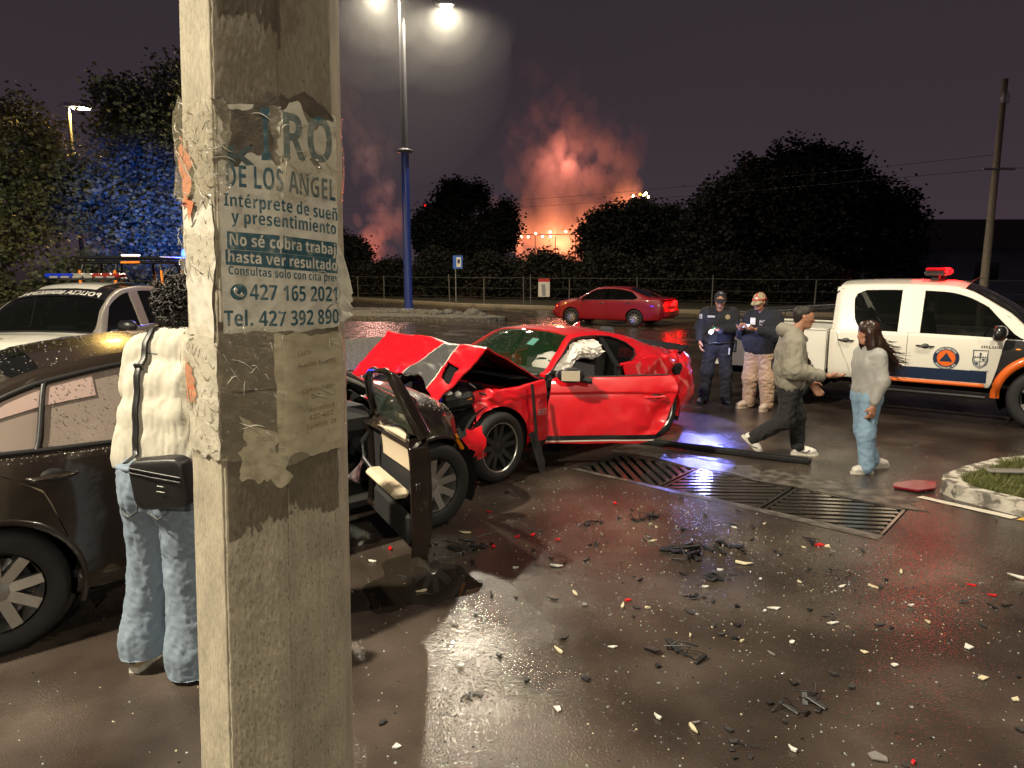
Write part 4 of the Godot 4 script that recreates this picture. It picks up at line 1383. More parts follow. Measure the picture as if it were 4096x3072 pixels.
func well(parent: Node, cx: float, cy: float, r: float, side: float, zin: float, zout: float) -> void:
	var b := MB.new()
	var rows := [PackedVector3Array(), PackedVector3Array()]
	for k in 25:
		var a := lerpf(-.5, PI + .5, k / 24.0)
		rows[0].append(Vector3(cx + cos(a) * (r + .03), cy + sin(a) * (r + .03), side * zout))
		rows[1].append(Vector3(cx + cos(a) * (r + .03), cy + sin(a) * (r + .03), side * zin))
	b.grid(rows)
	for k in 24: b.tri(rows[1][k], rows[1][k + 1], Vector3(cx, cy, side * zin))
	put("wheel_well", b, M.pit, parent)
func mirror(parent: Node, at: Vector3, side: float, m: Material, sz := Vector3(.11, .085, .12), glass: Material = null) -> void:
	var b := MB.new()
	b.ell(Vector3.ZERO, sz, Basis(), 14, 10)
	for i in b.v.size():
		var q := b.v[i]
		q.x = maxf(q.x, -sz.x * .45)
		q.y = clampf(q.y, -sz.y * .82, sz.y * .85)
		b.v[i] = q
	b.tube([Vector3(.01, -sz.y * .5, -side * sz.z * .6), Vector3(.03, -sz.y * .7, -side * (sz.z + .07))], [.03, .035], 7)
	var o := put("side_mirror", b, m, parent)
	o.position = at
	b = MB.new()
	b.box(Vector3(-sz.x * .46 - .004, 0, 0), Vector3(.006, sz.y * 1.2, sz.z * 1.3), Basis(), .002)
	put("mirror_glass", b, glass if glass else M.chrome, o)
func door_handle(parent: Node, sh: Shell, x: float, y: float, side: float, m: Material, ln := .2) -> void:
	var b := MB.new()
	var z: float = sh.at_y(x, y, side).z
	b.tube([Vector3(x - ln / 2, y + .004, z - side * .004), Vector3(x - ln * .4, y + .004, z + side * .03), Vector3(x + ln * .3, y, z + side * .034), Vector3(x + ln / 2, y - .002, z - side * .004)], [.012, .016, .017, .012], 8, .8)
	put("door_handle", b, m, parent)
	b = MB.new()
	b.ell(Vector3(x, y - .004, z - side * .012), Vector3(ln * .34, .045, .018), Basis(), 14, 8)
	put("handle_recess_shade", b, M.plastic, parent)  # black bulge stands for the shade in the hollow behind the handle
func seat(parent: Node, at: Vector3, m: Material, sc := 1.0) -> void:
	var b := MB.new()
	b.box(Vector3(.05, .0, 0), Vector3(.5, .16, .5) * sc, Basis(Vector3.BACK, .08), .06)
	b.box(Vector3(-.26, .36, 0), Vector3(.15, .66, .48) * sc, Basis(Vector3.BACK, .2), .06)
	b.box(Vector3(-.36, .77, 0), Vector3(.1, .17, .25) * sc, Basis(Vector3.BACK, .15), .045)
	var o := put("seat", b, m, parent)
	o.position = at
func cabin(parent: Node, x0: float, x1: float, y0: float, y1: float, hw: float, dash_x: float, seats: Array, m: Material) -> void:
	var b := MB.new()
	b.box(Vector3((x0 + x1) / 2, y0, 0), Vector3(x1 - x0, .04, hw * 2))
	b.box(Vector3(x0, (y0 + y1) / 2, 0), Vector3(.04, y1 - y0, hw * 2))
	put("cabin_floor", b, M.cabin, parent)
	b = MB.new()
	b.box(Vector3(dash_x, y1 - .06, 0), Vector3(.42, .22, hw * 1.9), Basis(), .07)
	put("dashboard", b, M.matte_plastic, parent)
	for s in seats: seat(parent, s, m)
	b = MB.new()
	var ring := []
	for k in 25: ring.append(Vector3(dash_x - .32 + sin(TAU * k / 24) * .07, y1 - .02 + sin(TAU * k / 24) * .16, -.37 + cos(TAU * k / 24) * .18))
	b.tube(ring, .014, 6)
	put("steering_wheel", b, M.matte_plastic, parent)

func jetta(crushed := false) -> Shell:
	var s := Shell.new()
	s.setup([
		[-1.05, -.12, .40, .60, .42, .68, .55, .74, .75, .76, .88, .72, .92, .68, .94, .62, .95, .50, .955, .25, .955, 0],
		[-.92, -.10, .26, .70, .30, .78, .50, .85, .80, .84, .98, .78, 1.03, .73, 1.05, .66, 1.06, .50, 1.065, .25, 1.065, 0],
		[-.50, -.05, .22, .75, .26, .84, .48, .875, .80, .87, .96, .84, 1.02, .79, 1.06, .73, 1.08, .62, 1.09, .30, 1.09, 0],
		[-.10, -.03, .20, .76, .24, .86, .46, .885, .80, .88, .955, .855, 1.0, .82, 1.16, .72, 1.22, .65, 1.26, .33, 1.27, 0],
		[.30, 0, .20, .76, .24, .86, .46, .885, .80, .88, .95, .86, .985, .835, 1.30, .665, 1.36, .60, 1.40, .30, 1.41, 0],
		[.80, 0, .20, .76, .24, .86, .46, .885, .80, .88, .945, .86, .975, .84, 1.37, .64, 1.42, .58, 1.455, .30, 1.46, 0],
		[1.30, 0, .20, .76, .24, .86, .46, .885, .80, .88, .94, .86, .965, .845, 1.365, .64, 1.415, .58, 1.45, .30, 1.455, 0],
		[1.62, .05, .20, .76, .24, .86, .46, .885, .79, .88, .93, .86, .955, .845, 1.315, .655, 1.365, .60, 1.40, .30, 1.41, 0],
		[2.0, .08, .20, .76, .24, .86, .46, .885, .78, .88, .92, .86, .945, .845, 1.11, .755, 1.16, .70, 1.21, .36, 1.225, 0],
		[2.36, .12, .20, .76, .24, .855, .46, .88, .77, .875, .91, .86, .93, .84, .945, .82, .965, .75, .99, .40, .995, 0],
		[2.70, .14, .20, .76, .24, .85, .46, .88, .76, .87, .87, .84, .90, .79, .92, .72, .94, .58, .955, .30, .96, 0],
		[3.05, .20, .20, .70, .24, .79, .42, .83, .66, .82, .78, .78, .82, .72, .85, .64, .87, .50, .885, .26, .89, 0],
		[3.28, .25, .26, .55, .28, .62, .42, .68, .58, .68, .68, .62, .71, .57, .73, .50, .745, .40, .75, .20, .75, 0]])
	if crushed:
		s.st[10][0] = 2.60; s.st[11][0] = 2.79; s.st[12][0] = 2.88
		s.st[11][1] = .08; s.st[12][1] = .10
	return s
func coupe() -> Shell:
	var s := Shell.new()
	s.setup([
		[-.98, -.12, .42, .62, .45, .70, .55, .76, .70, .78, .80, .74, .85, .70, .88, .62, .90, .50, .905, .25, .905, 0],
		[-.85, -.10, .30, .70, .33, .80, .50, .88, .72, .89, .88, .83, .94, .77, .965, .68, .975, .52, .98, .26, .98, 0],
		[-.50, -.05, .24, .78, .28, .90, .48, .95, .76, .95, .94, .88, .985, .82, 1.005, .73, 1.015, .60, 1.02, .30, 1.02, 0],
		[-.10, -.03, .22, .80, .26, .92, .48, .96, .78, .955, .97, .90, 1.03, .83, 1.08, .75, 1.11, .66, 1.13, .33, 1.135, 0],
		[.40, 0, .22, .80, .25, .91, .46, .945, .77, .945, .96, .90, 1.0, .865, 1.215, .675, 1.265, .60, 1.30, .30, 1.31, 0],
		[.90, 0, .22, .80, .25, .90, .45, .935, .76, .935, .945, .90, .98, .87, 1.285, .63, 1.335, .56, 1.37, .30, 1.38, 0],
		[1.30, .06, .22, .80, .25, .90, .45, .935, .76, .935, .945, .90, .97, .87, 1.275, .635, 1.32, .57, 1.355, .30, 1.365, 0],
		[1.62, .09, .22, .80, .25, .90, .45, .935, .76, .935, .94, .90, .96, .875, 1.11, .745, 1.155, .68, 1.20, .35, 1.215, 0],
		[1.98, .12, .22, .80, .26, .905, .46, .94, .76, .94, .93, .905, .95, .875, .96, .85, .975, .78, .985, .40, .99, 0],
		[2.30, .12, .22, .80, .26, .91, .46, .945, .76, .945, .905, .91, .925, .85, .94, .77, .95, .60, .97, .30, .975, 0],
		[2.80, .12, .22, .78, .26, .90, .46, .935, .74, .935, .87, .90, .89, .84, .91, .75, .92, .60, .94, .30, .945, 0],
		[3.25, .20, .26, .70, .30, .80, .46, .86, .66, .87, .80, .84, .83, .78, .85, .70, .86, .55, .87, .28, .875, 0]])
	return s
func pickup() -> Shell:
	var s := Shell.new()
	s.setup([
		[.60, 0, .45, .78, .50, .86, .70, .895, .95, .90, 1.10, .885, 1.14, .86, 1.62, .69, 1.70, .62, 1.76, .32, 1.77, 0],
		[.68, 0, .45, .80, .50, .88, .70, .915, .95, .92, 1.10, .905, 1.14, .89, 1.675, .72, 1.75, .66, 1.80, .33, 1.81, 0],
		[1.30, 0, .45, .80, .50, .88, .70, .915, .95, .92, 1.10, .905, 1.14, .89, 1.70, .725, 1.77, .67, 1.82, .33, 1.83, 0],
		[1.85, .03, .45, .80, .50, .88, .70, .915, .95, .92, 1.10, .905, 1.135, .89, 1.69, .72, 1.76, .66, 1.81, .33, 1.82, 0],
		[2.12, .06, .45, .80, .50, .88, .70, .915, .95, .92, 1.095, .905, 1.13, .89, 1.64, .725, 1.715, .67, 1.77, .33, 1.78, 0],
		[2.58, .09, .45, .80, .50, .88, .70, .915, .95, .92, 1.09, .905, 1.12, .89, 1.40, .79, 1.46, .735, 1.53, .38, 1.545, 0],
		[2.98, .12, .45, .80, .50, .88, .70, .92, .94, .92, 1.075, .90, 1.10, .885, 1.115, .86, 1.14, .80, 1.17, .42, 1.18, 0],
		[3.40, .12, .45, .80, .50, .90, .70, .93, .92, .93, 1.05, .90, 1.08, .85, 1.10, .76, 1.115, .62, 1.14, .30, 1.145, 0],
		[3.80, .14, .45, .78, .50, .88, .70, .92, .88, .91, 1.0, .88, 1.03, .82, 1.055, .72, 1.065, .58, 1.085, .28, 1.09, 0],
		[4.05, .20, .45, .70, .48, .78, .65, .82, .80, .82, .92, .78, .95, .72, .97, .62, .98, .50, .99, .25, .99, 0]])
	return s

func skin(called: String, m: Material, parent: Node, sh: Shell, x0, x1, w0: float, w1: float, nx: int, nw: int, side: float, inset := 0.0, arch = null, gap := 0.003, flange := 0.022) -> MeshInstance3D:
	var b := MB.new()
	sh.panel(b, x0, x1, w0, w1, nx, nw, side, inset, arch, gap, flange)
	return put(called, b, m, parent)
func cross(called: String, m: Material, parent: Node, sh: Shell, x0, x1, w0: float, nx: int, nw: int, inset := 0.0, gap := 0.003, flange := 0.022) -> MeshInstance3D:
	var b := MB.new()
	sh.across(b, x0, x1, w0, nx, nw, inset, gap, flange)
	return put(called, b, m, parent)
func trim_line(called: String, sh: Shell, pts: Array, r: float, m: Material, parent: Node, side: float, closed := false) -> void:
	# a rubber or chrome line along (x, w) points of the skin
	var path := []
	for k in pts.size() - 1:
		for i in 8: path.append(sh.p(lerpf(pts[k][0], pts[k + 1][0], i / 8.0), lerpf(pts[k][1], pts[k + 1][1], i / 8.0), side))
	path.append(sh.p(pts[-1][0], pts[-1][1], side))
	if closed: path.append(path[1])
	var b := MB.new()
	b.tube(path, r, 6)
	put(called, b, m, parent)
func droplets(parent: Node, sh: Shell, x0: float, x1: float, w0: float, w1: float, side: float, count: int, size := .0035) -> void:
	var mm := MultiMesh.new()
	mm.transform_format = MultiMesh.TRANSFORM_3D
	var b := MB.new()
	b.ell(Vector3.ZERO, Vector3.ONE, Basis(), 7, 5)
	var me := b.mesh()
	me.surface_set_material(0, M.droplet)
	mm.mesh = me
	mm.instance_count = count
	for k in count:
		var p := sh.p(rnd(x0, x1), rnd(w0, w1), side if side != 0 else signf(rnd(-1, 1)))
		var s := size * rnd(.4, 1.4)
		mm.set_instance_transform(k, Transform3D(Basis().scaled(Vector3(s, s * .7, s)), p))
	var o := MultiMeshInstance3D.new()
	o.name = "rain_drops"
	o.multimesh = mm
	o.set_meta("kind", "stuff")
	parent.add_child(o, true)
func cap_end(parent: Node, sh: Shell, x: float, m: Material, called: String) -> void:
	# closes the skin at its first or last station
	var b := MB.new()
	var ring := []
	for k in 37: ring.append(sh.p(x, k / 4.0, -1))
	for k in range(35, -1, -1): ring.append(sh.p(x, k / 4.0, 1))
	var c: Vector3 = (sh.p(x, 9, 1) + sh.p(x, 1, 1) * Vector3(1, 1, 0)) / 2
	var i0 := b.vert(c)
	for q in ring: b.vert(q)
	for k in ring.size() - 1: b.face(i0, i0 + 1 + k, i0 + 2 + k)
	put(called, b, m, parent)

func build_cars() -> void:
	red_coupe()
	brown_saloon()
	rescue_pickup()
	police_pickup()
	red_saloon()

# ---- the wrecked red coupe
func hood_pt(s: float, z: float) -> Vector3:
	var zz := [-.85, -.30, .30, .85]
	var rowsy := [[Vector2(3.42, .885), Vector2(3.20, 1.055), Vector2(3.12, 1.0), Vector2(3.24, .925)], [Vector2(3.06, 1.11), Vector2(2.98, 1.16), Vector2(2.90, 1.155), Vector2(2.98, 1.17)], [Vector2(2.80, 1.31), Vector2(2.73, 1.315), Vector2(2.69, 1.335), Vector2(2.75, 1.375)], [Vector2(2.42, 1.12), Vector2(2.38, 1.17), Vector2(2.36, 1.18), Vector2(2.4, 1.18)], [Vector2(2.02, .905), Vector2(2.06, .985), Vector2(2.06, .99), Vector2(2.02, .93)]]
	var q := clampf((z + .85) / .5667, 0, 2.999)
	var k := int(q)
	var f := q - k
	f = f * f * (3 - 2 * f) * .6 + f * .4
	var si := clampf(s * 2, 0, 3.999)
	var j := int(si)
	var g := si - j
	var a: Vector2 = rowsy[j][k].lerp(rowsy[j][k + 1], f)
	var b: Vector2 = rowsy[j + 1][k].lerp(rowsy[j + 1][k + 1], f)
	var r := a.lerp(b, g)
	var n := fnl(71, 2.6, 3)
	var am := .022 if s < 1 else .012
	return Vector3(r.x + am * n.get_noise_2d(z * .9, s), r.y + am * n.get_noise_2d(z * .9 + 9, s * 1.2) + .012 * sin(z * 7.0) * (1 - absf(s - 1)), z)
func hood_z(e: Array, s: float) -> float:
	# e: where a seam of the bonnet lies across at its front edge, at the ridge and at the windscreen
	return lerpf(e[0], e[1], s) if s < 1.0 else lerpf(e[1], e[2], s - 1.0)
func hood_part(called: String, m: Material, o: Node, e0: Array, e1: Array, nz: int, hole := false) -> void:
	var b := MB.new()
	var rows := []
	var skip := {}
	var ns := 40
	for j in ns + 1:
		var row := PackedVector3Array()
		for i in nz + 1: row.append(hood_pt(j * 2.0 / ns, lerpf(hood_z(e0, j * 2.0 / ns), hood_z(e1, j * 2.0 / ns), float(i) / nz)))
		rows.append(row)
	if hole:
		for j in range(5, 11):
			for i in nz:
				var z := lerpf(hood_z(e0, j * .05), hood_z(e1, j * .05), (i + .5) / nz)
				if z > -.80 + (j - 5) * .020 and z < -.60 + (j - 5) * .020: skip[j * (nz + 1) + i] = true
	b.grid(rows, false, skip)
	var under := []
	for j in ns + 1:
		var row := PackedVector3Array()
		for i in nz + 1: row.append(rows[j][i] - Vector3(.004, .016, 0))
		under.append(row)
	b.grid(under, false, skip)
	for e in [0, nz]:
		var a := PackedVector3Array()
		var c := PackedVector3Array()
		for j in ns + 1:
			a.append(rows[j][e]); c.append(under[j][e])
		b.grid([a, c])
	b.grid([rows[0], under[0]]); b.grid([rows[ns], under[ns]])
	put(called, b, m, o)

func red_coupe() -> void:
	var o := thing("red_coupe", "wrecked red sports coupe with its bonnet folded up and door hanging open", "car", Vector3(1.19, 0, -9.2166), deg_to_rad(224))
	var sh := coupe()
	sh.crease = .785
	sh.dents = [[Vector3(-.42, .86, -.9), .34, Vector3(0, -.02, .06), .13], [Vector3(-.85, .75, -.8), .25, Vector3(.05, 0, .06), .10], [Vector3(.25, .80, -.95), .28, Vector3(0, 0, .05), .07], [Vector3(2.95, .80, -.95), .32, Vector3(-.03, .03, .03), .09], [Vector3(2.35, .55, -.95), .3, Vector3(0, 0, .03), .05]]
	var P = M.red_paint
	var L := -1.0
	# roof, pillars, glass
	cross("roof", P, o, sh, .40, 1.30, 7, 14, 8, 0, .001)
	cross("windshield", M.green_glass, o, sh, 1.30, 1.98, 7, 10, 8, .006)
	cross("rear_window", M.dark_glass, o, sh, -.38, .40, 7, 8, 8, .006)
	cross("boot_lid", P, o, sh, -.90, -.38, 5.6, 8, 10)
	cross("cowl", M.matte_plastic, o, sh, 1.98, 2.2, 7, 4, 8)
	for s in [-1.0, 1.0]:
		skin("roof_pillar", P, o, sh, -.38, 1.98, 6, 7, 34, 3, s, 0, null, .0, .03)
		var re := [[5.0, .58], [5.3, .40], [5.5, .37], [5.75, .46], [6.0, .70]]
		skin("rear_pillar", P, o, sh, -.38, re, 5, 6, 12, 8, s, 0, null, .0)
		skin("quarter_window", M.dark_glass, o, sh, re, .80, 5, 6, 8, 8, s, .012)
		trim_line("window_seal", sh, [[.58, 5.0], [.40, 5.3], [.37, 5.5], [.46, 5.75], [.70, 6.0], [1.3, 6.0], [1.98, 5.95]], .011, M.plastic, o, s)
		skin("door_pillar", M.plastic, o, sh, [[4.5, .78], [6.0, .80]], [[4.5, .86], [6.0, .87]], 4.5, 6, 3, 8, s, .008)
		skin("rear_quarter", P, o, sh, -.96, [[1.0, .70], [3.0, .70], [5.0, .78]], 0, 5, 44, 26, s, 0, Vector3(0, .345, .385))
		arch_lip(MB.new(), sh, 0, .345, .385, s, 0, .01, .03)
		var b := MB.new()
		arch_lip(b, sh, 0, .345, .38, s, .006, .022, .05)
		put("arch_lip", b, P, o)
		well(o, 0, .345, .39, s, .55, .93)
		make_wheel(o, Vector3(0, .345, s * .82), s, .345, .25, 5, M.dark_alloy, "sport", M.alloy)
	# front right side is hidden from here; left front wing with a wheel arch, crumpled
	for s in [-1.0, 1.0]:
		skin("front_wing", P, o, sh, [[0.0, 2.06], [4.3, 2.06]], [[0.0, 2.97], [2.0, 2.99], [4.3, 3.03]], 0, 4.4, 34, 40, s, 0, Vector3(2.72, .345, .40))
		well(o, 2.72, .345, .41, s, .5, .9)
	make_wheel(o, Vector3(2.72, .345, -.83), -1, .345, .25, 5, M.dark_alloy, "sport", M.alloy, .06)
	make_wheel(o, Vector3(2.72, .345, .83), 1, .345, .25, 5, M.dark_alloy, "sport", M.alloy)
	skin("door", P, o, sh, [[1.0, .78], [5.0, .80]], 2.03, 1, 5, 20, 10, 1)
	skin("door_window", M.dark_glass, o, sh, .86, 1.98, 5, 6, 10, 6, 1, .01)
	skin("sill", P, o, sh, .45, 2.2, 0, 1, 12, 2, -1)
	skin("sill", P, o, sh, .45, 2.2, 0, 1, 12, 2, 1)
	var b := MB.new()
	sh.patch(b, 2.06, 2.33, .255, .315, L, .003, 8, 2)
	put("side_stripe", b, M.black_paint, o)
	droplets(o, sh, .45, 1.28, 7.0, 9.0, 0, 420)
	droplets(o, sh, 1.32, 1.95, 7.1, 9.0, 0, 260)
	droplets(o, sh, -.5, .4, 5.0, 7.0, -1, 200)
	# inside
	cabin(o, -.1, 2.1, .28, .92, .84, 1.78, [Vector3(1.05, .42, -.38), Vector3(1.05, .42, .38), Vector3(.3, .45, 0)], M.seat_cloth)
	b = MB.new()
	b.box(Vector3(1.4, .33, -.80), Vector3(1.3, .16, .1), Basis(), .02)
	b.box(Vector3(.74, .62, -.82), Vector3(.08, .7, .1), Basis(), .02)
	put("door_frame", b, M.plastic, o)
	# curtain airbag hanging in the side window
	b = MB.new()
	var n := fnl(81, 4.5, 3)
	var rows := []
	for j in 19:
		var row := PackedVector3Array()
		for i in 31:
			var fx := i / 30.0
			var fy := j / 18.0
			var x := lerpf(1.80, .93, fx)
			var yt: float = sh.p(x, 5.9, -1).y + .0
			var drop := lerpf(.12, .20, sin(fx * PI * .9)) + .04 * sin(fx * 9.0)
			var y := yt - .015 - fy * drop
			var z := -lerpf(absf(sh.p(x, 5.9, -1).z), .76, fy) + .03 - .055 * sin(fy * PI)
			row.append(Vector3(x + .02 * n.get_noise_2d(fx * 2, fy), y + .012 * n.get_noise_2d(fx * 3 + 5, fy), z + .05 * n.get_noise_2d(fx * 3.2, fy * .9 + 3)))
		rows.append(row)
	b.grid(rows)
	put("airbag", b, M.airbag_cloth, o)
	b = MB.new()
	b.ell(Vector3(1.42, .93, -.37), Vector3(.16, .2, .22), Basis(Vector3.BACK, .4), 16, 10)
	for i in b.v.size(): b.v[i] += Vector3.ONE * .03 * n.get_noise_3d(b.v[i].x * 2, b.v[i].y * 2, b.v[i].z * 2)
	put("airbag", b, M.airbag_cloth, o)
	# teal sticker inside the windscreen
	b = MB.new()
	var stk := []
	for j in 3:
		var row := PackedVector3Array()
		for i in 4: row.append(sh.p(lerpf(1.50, 1.60, j / 2.0), 7.0, 1).lerp(sh.p(lerpf(1.50, 1.60, j / 2.0), 9.0, 1), 0) * Vector3(1, 1, 0) + Vector3(.09, .062 - (j * .012), -.24 + i * .045))
		stk.append(row)
	for j in 3:
		for i in 4:
			var z: float = -.22 - i * .035
			var w := 9.0 - absf(z) / .35
			stk[j][i] = sh.p(1.47 + j * .055, w, -1) - Vector3(.012, .012, 0)
	b.grid(stk)
	put("sticker", b, M.teal_sticker, o)
	# roof fin
	b = MB.new()
	b.prism(PackedVector2Array([Vector2(-.07, 0), Vector2(.08, 0), Vector2(-.02, .055), Vector2(-.055, .06)]), .03, Transform3D(Basis(), Vector3(.55, 1.335, -.015)), .004)
	put("roof_fin", b, P, o)
	# bonnet buckled up into a ridge, with dark centre band and pale pinstripes
	var sa := [-.60, -.36, -.36]
	var sb := [.03, -.13, -.13]
	hood_part("bonnet", P, o, [-.86, -.85, -.85], sa, 20, true)
	hood_part("bonnet_stripe", M.white_paint, o, sa, sa.map(func(v): return v + .016), 1)
	hood_part("bonnet_band", M.bonnet_grey, o, sa.map(func(v): return v + .016), sb.map(func(v): return v - .016), 14)
	hood_part("bonnet_stripe", M.white_paint, o, sb.map(func(v): return v - .016), sb, 1)
	hood_part("bonnet", P, o, sb, [.86, .85, .85], 26)
	b = MB.new()
	rows = []
	for j in 7:
		var row := PackedVector3Array()
		for i in 5: row.append(hood_pt((4.6 + j) * .05, lerpf(-.83, -.57, i / 4.0) + j * .020) - Vector3(.02, .035, 0))
		rows.append(row)
	b.grid(rows)
	put("bonnet_vent", b, M.plastic, o)
	# engine bay wreckage
	b = MB.new()
	b.box(Vector3(2.7, .5, 0), Vector3(1.0, .5, 1.1), Basis(), .05)
	b.box(Vector3(2.55, .78, .05), Vector3(.5, .16, .7), Basis(Vector3.BACK, .1), .05)
	for k in 26:
		var c := Vector3(rnd(2.3, 3.35), rnd(.5, .86), rnd(-.82, .8))
		b.box(c, Vector3(rnd(.05, .25), rnd(.03, .12), rnd(.05, .3)), Basis(Vector3(rng.randfn(), rng.randfn(), rng.randfn()).normalized(), rnd(0, 1.2)), .01)
	put("engine", b, M.plastic, o)
	b = MB.new()
	for k in 12:
		var c := Vector3(rnd(2.5, 3.3), rnd(.6, .9), rnd(-.85, .7))
		b.tube([c, c + Vector3(rnd(-.2, .2), rnd(-.05, .1), rnd(-.2, .2)), c + Vector3(rnd(-.3, .3), rnd(-.1, .1), rnd(-.35, .35))], rnd(.008, .02), 6)
	put("hose", b, M.matte_plastic, o)
	b = MB.new()
	for k in 7: b.box(Vector3(3.30 + .02 * sin(k * 3.0), .86 - k * .035, -.28 - .03 * k), Vector3(.1, .016, .62), Basis(Vector3(.2, 1, .1).normalized(), .12 * sin(k)), .004)
	put("grille", b, M.plastic, o)
	# broken headlamp with its amber strip
	b = MB.new()
	b.box(Vector3(3.10, .84, -.74), Vector3(.32, .15, .26), Basis(Vector3(0, 1, .3).normalized(), -.45), .04)
	put("headlamp", b, M.plastic, o)
	b = MB.new()
	b.tube([Vector3(3.33, .785, -.70), Vector3(3.20, .815, -.80), Vector3(3.04, .865, -.90)], [.014, .022, .015], 6, .7)
	put("amber_strip", b, M.amber_lens, o)
	b = MB.new()
	for k in 3: b.ell(Vector3(3.24 - k * .05, .90, -.68 - k * .07), Vector3(.04, .035, .035), Basis(), 10, 7)
	put("lamp_lens", b, M.clear_lens, o)
	# torn strips, hanging seal and liner by the front wheel
	b = MB.new()
	b.tube([Vector3(2.30, .92, -.955), Vector3(2.29, .7, -.975), Vector3(2.27, .45, -.985), Vector3(2.26, .28, -.98)], .016, 7)
	put("hanging_seal", b, M.plastic, o)
	b = MB.new()
	b.grid([PackedVector3Array([Vector3(2.33, .42, -.94), Vector3(2.29, .25, -.97), Vector3(2.26, .1, -1.0), Vector3(2.25, .02, -1.02)]), PackedVector3Array([Vector3(2.25, .44, -.95), Vector3(2.2, .26, -.98), Vector3(2.15, .12, -1.0), Vector3(2.16, .02, -1.0)]), PackedVector3Array([Vector3(2.18, .4, -.9), Vector3(2.12, .24, -.92), Vector3(2.12, .1, -.94), Vector3(2.13, .03, -.95)])])
	put("arch_liner", b, M.matte_plastic, o)
	b = MB.new()
	rows = []
	for j in 6:
		var row := PackedVector3Array()
		for i in 5: row.append(Vector3(3.24 - i * .06 + .02 * sin(j * 2.0), .60 - j * .062 + .02 * sin(i * 2.1), -.98 - .05 * sin(j * .6) + .02 * sin(i * 3.0)))
		rows.append(row)
	b.grid(rows, false, {0: true, 4: true, 15: true, 20: true, 21: true, 22: true, 16: true})
	put("torn_bumper", b, P, o)
	b = MB.new()
	b.tube([Vector3(3.35, .55, .8), Vector3(3.45, .50, .2), Vector3(3.38, .45, -.5), Vector3(3.22, .42, -.85)], [.06, .07, .07, .04], 8)
	put("bumper_beam", b, M.matte_plastic, o)
	for k in 9:
		b = MB.new()
		var c := Vector3(rnd(3.25, 3.5), rnd(.62, .95), lerpf(-.3, 1.0, k / 8.0))
		b.grid([PackedVector3Array([c, c + Vector3(.06, .05, .1), c + Vector3(.02, .0, .24)]), PackedVector3Array([c + Vector3(.08, -.12, .02), c + Vector3(.14, -.09, .12), c + Vector3(.1, -.16, .2)]), PackedVector3Array([c + Vector3(.05, -.2, .0), c + Vector3(.1, -.24, .08), c + Vector3(.08, -.22, .2)])])
		put("torn_panel", b, P if k % 2 else M.plastic, o)
	# rear: spoiler, lamps, bumper, missing filler
	cap_end(o, sh, -.98, P, "tail_panel")
	b = MB.new()
	rows = []
	for j in 5:
		var row := PackedVector3Array()
		for i in 25:
			var z := lerpf(-.72, .72, i / 24.0)
			row.append(Vector3(-.72 - [0, .1, .2, .2, .08][j] + .06 * (z * z), 1.0 + [.015, .035, .075, .055, .01][j] - .06 * z * z, z))
		rows.append(row)
	b.grid(rows)
	put("spoiler", b, M.black_paint, o)
	for s in [-1.0, 1.0]:
		for k in 3:
			b = MB.new()
			b.box(Vector3(-1.075 + .02 * k, .80, s * (.36 + k * .12)), Vector3(.03, .14, .07), Basis(), .008)
			put("tail_lamp", b, M.red_lens, o)
	b = MB.new()
	b.box(Vector3(-.98, .45, 0), Vector3(.22, .26, 1.5), Basis(), .07)
	put("rear_bumper", b, P, o)
	b = MB.new()
	b.box(Vector3(-.95, .32, 0), Vector3(.24, .14, 1.42), Basis(), .04)
	put("rear_valance", b, M.matte_plastic, o)
	b = MB.new()
	var hp: Vector3 = sh.at_y(-.36, .79, -1)
	b.ell(hp + Vector3(.045, .03, .0), Vector3(.07, .06, .03), Basis(), 12, 8); b.ell(hp + Vector3(-.045, .03, .0), Vector3(.07, .06, .03), Basis(), 12, 8); b.ell(hp + Vector3(0, -.02, 0), Vector3(.085, .05, .03), Basis(), 12, 8)
	put("filler_opening", b, M.pit, o)  # black solids stand for the dark inside of the opening
	# the driver's door, hinged at its front edge and swung open
	var d := Node3D.new()
	d.name = "open_door"
	o.add_child(d)
	var hg := Vector3(2.03, 0, -.93)
	d.position = hg
	var sd := coupe()
	sd.crease = .785
	sd.dents = [[Vector3(.82, .62, -.94), .22, Vector3(.0, 0, .035), .05], [Vector3(1.5, .45, -.94), .35, Vector3(0, 0, .022), .012], [Vector3(.95, .33, -.94), .2, Vector3(0, 0, .02), .04]]
	var rear := [[1.0, .98], [1.4, .92], [2.0, .84], [3.0, .70], [3.4, .69], [4.2, .76], [4.85, .78]]
	var front := [[1.0, 2.14], [2.0, 2.1], [3.0, 2.03], [4.0, 2.0], [4.85, 1.93]]
	b = MB.new()
	sd.panel(b, rear, front, 1.0, 4.85, 34, 60, -1, 0, null, .002, .03)
	for i in b.v.size(): b.v[i] -= hg
	put("door_skin", b, P, d)
	b = MB.new()
	sd.panel(b, [[1.0, 1.02], [3.0, .74], [4.85, .82]], [[1.0, 2.1], [4.85, 1.95]], 1.1, 4.8, 12, 8, -1, .09, null, .0, .0)
	for i in b.v.size(): b.v[i] -= hg
	put("door_trim", b, M.matte_plastic, d)
	for e in [[.295, .345, "black_paint", .9], [.277, .291, "white_paint", .92]]:
		b = MB.new()
		var rr := []
		for j in 3:
			var row := PackedVector3Array()
			for i in 25:
				var y := lerpf(e[0], e[1], j / 2.0)
				row.append(sd.at_y(lerpf(e[3] + .01, 2.10, i / 24.0), y, -1, .003) - hg)
			rr.append(row)
		b.grid(rr)
		put("side_stripe", b, M[e[2]], d)
	b = MB.new()
	b.tube([sd.p(.79, 4.86, -1) - hg, sd.p(1.4, 4.86, -1) - hg, sd.p(1.93, 4.86, -1) - hg], .010, 6)
	put("window_seal", b, M.plastic, d)
	var hd := Node3D.new()
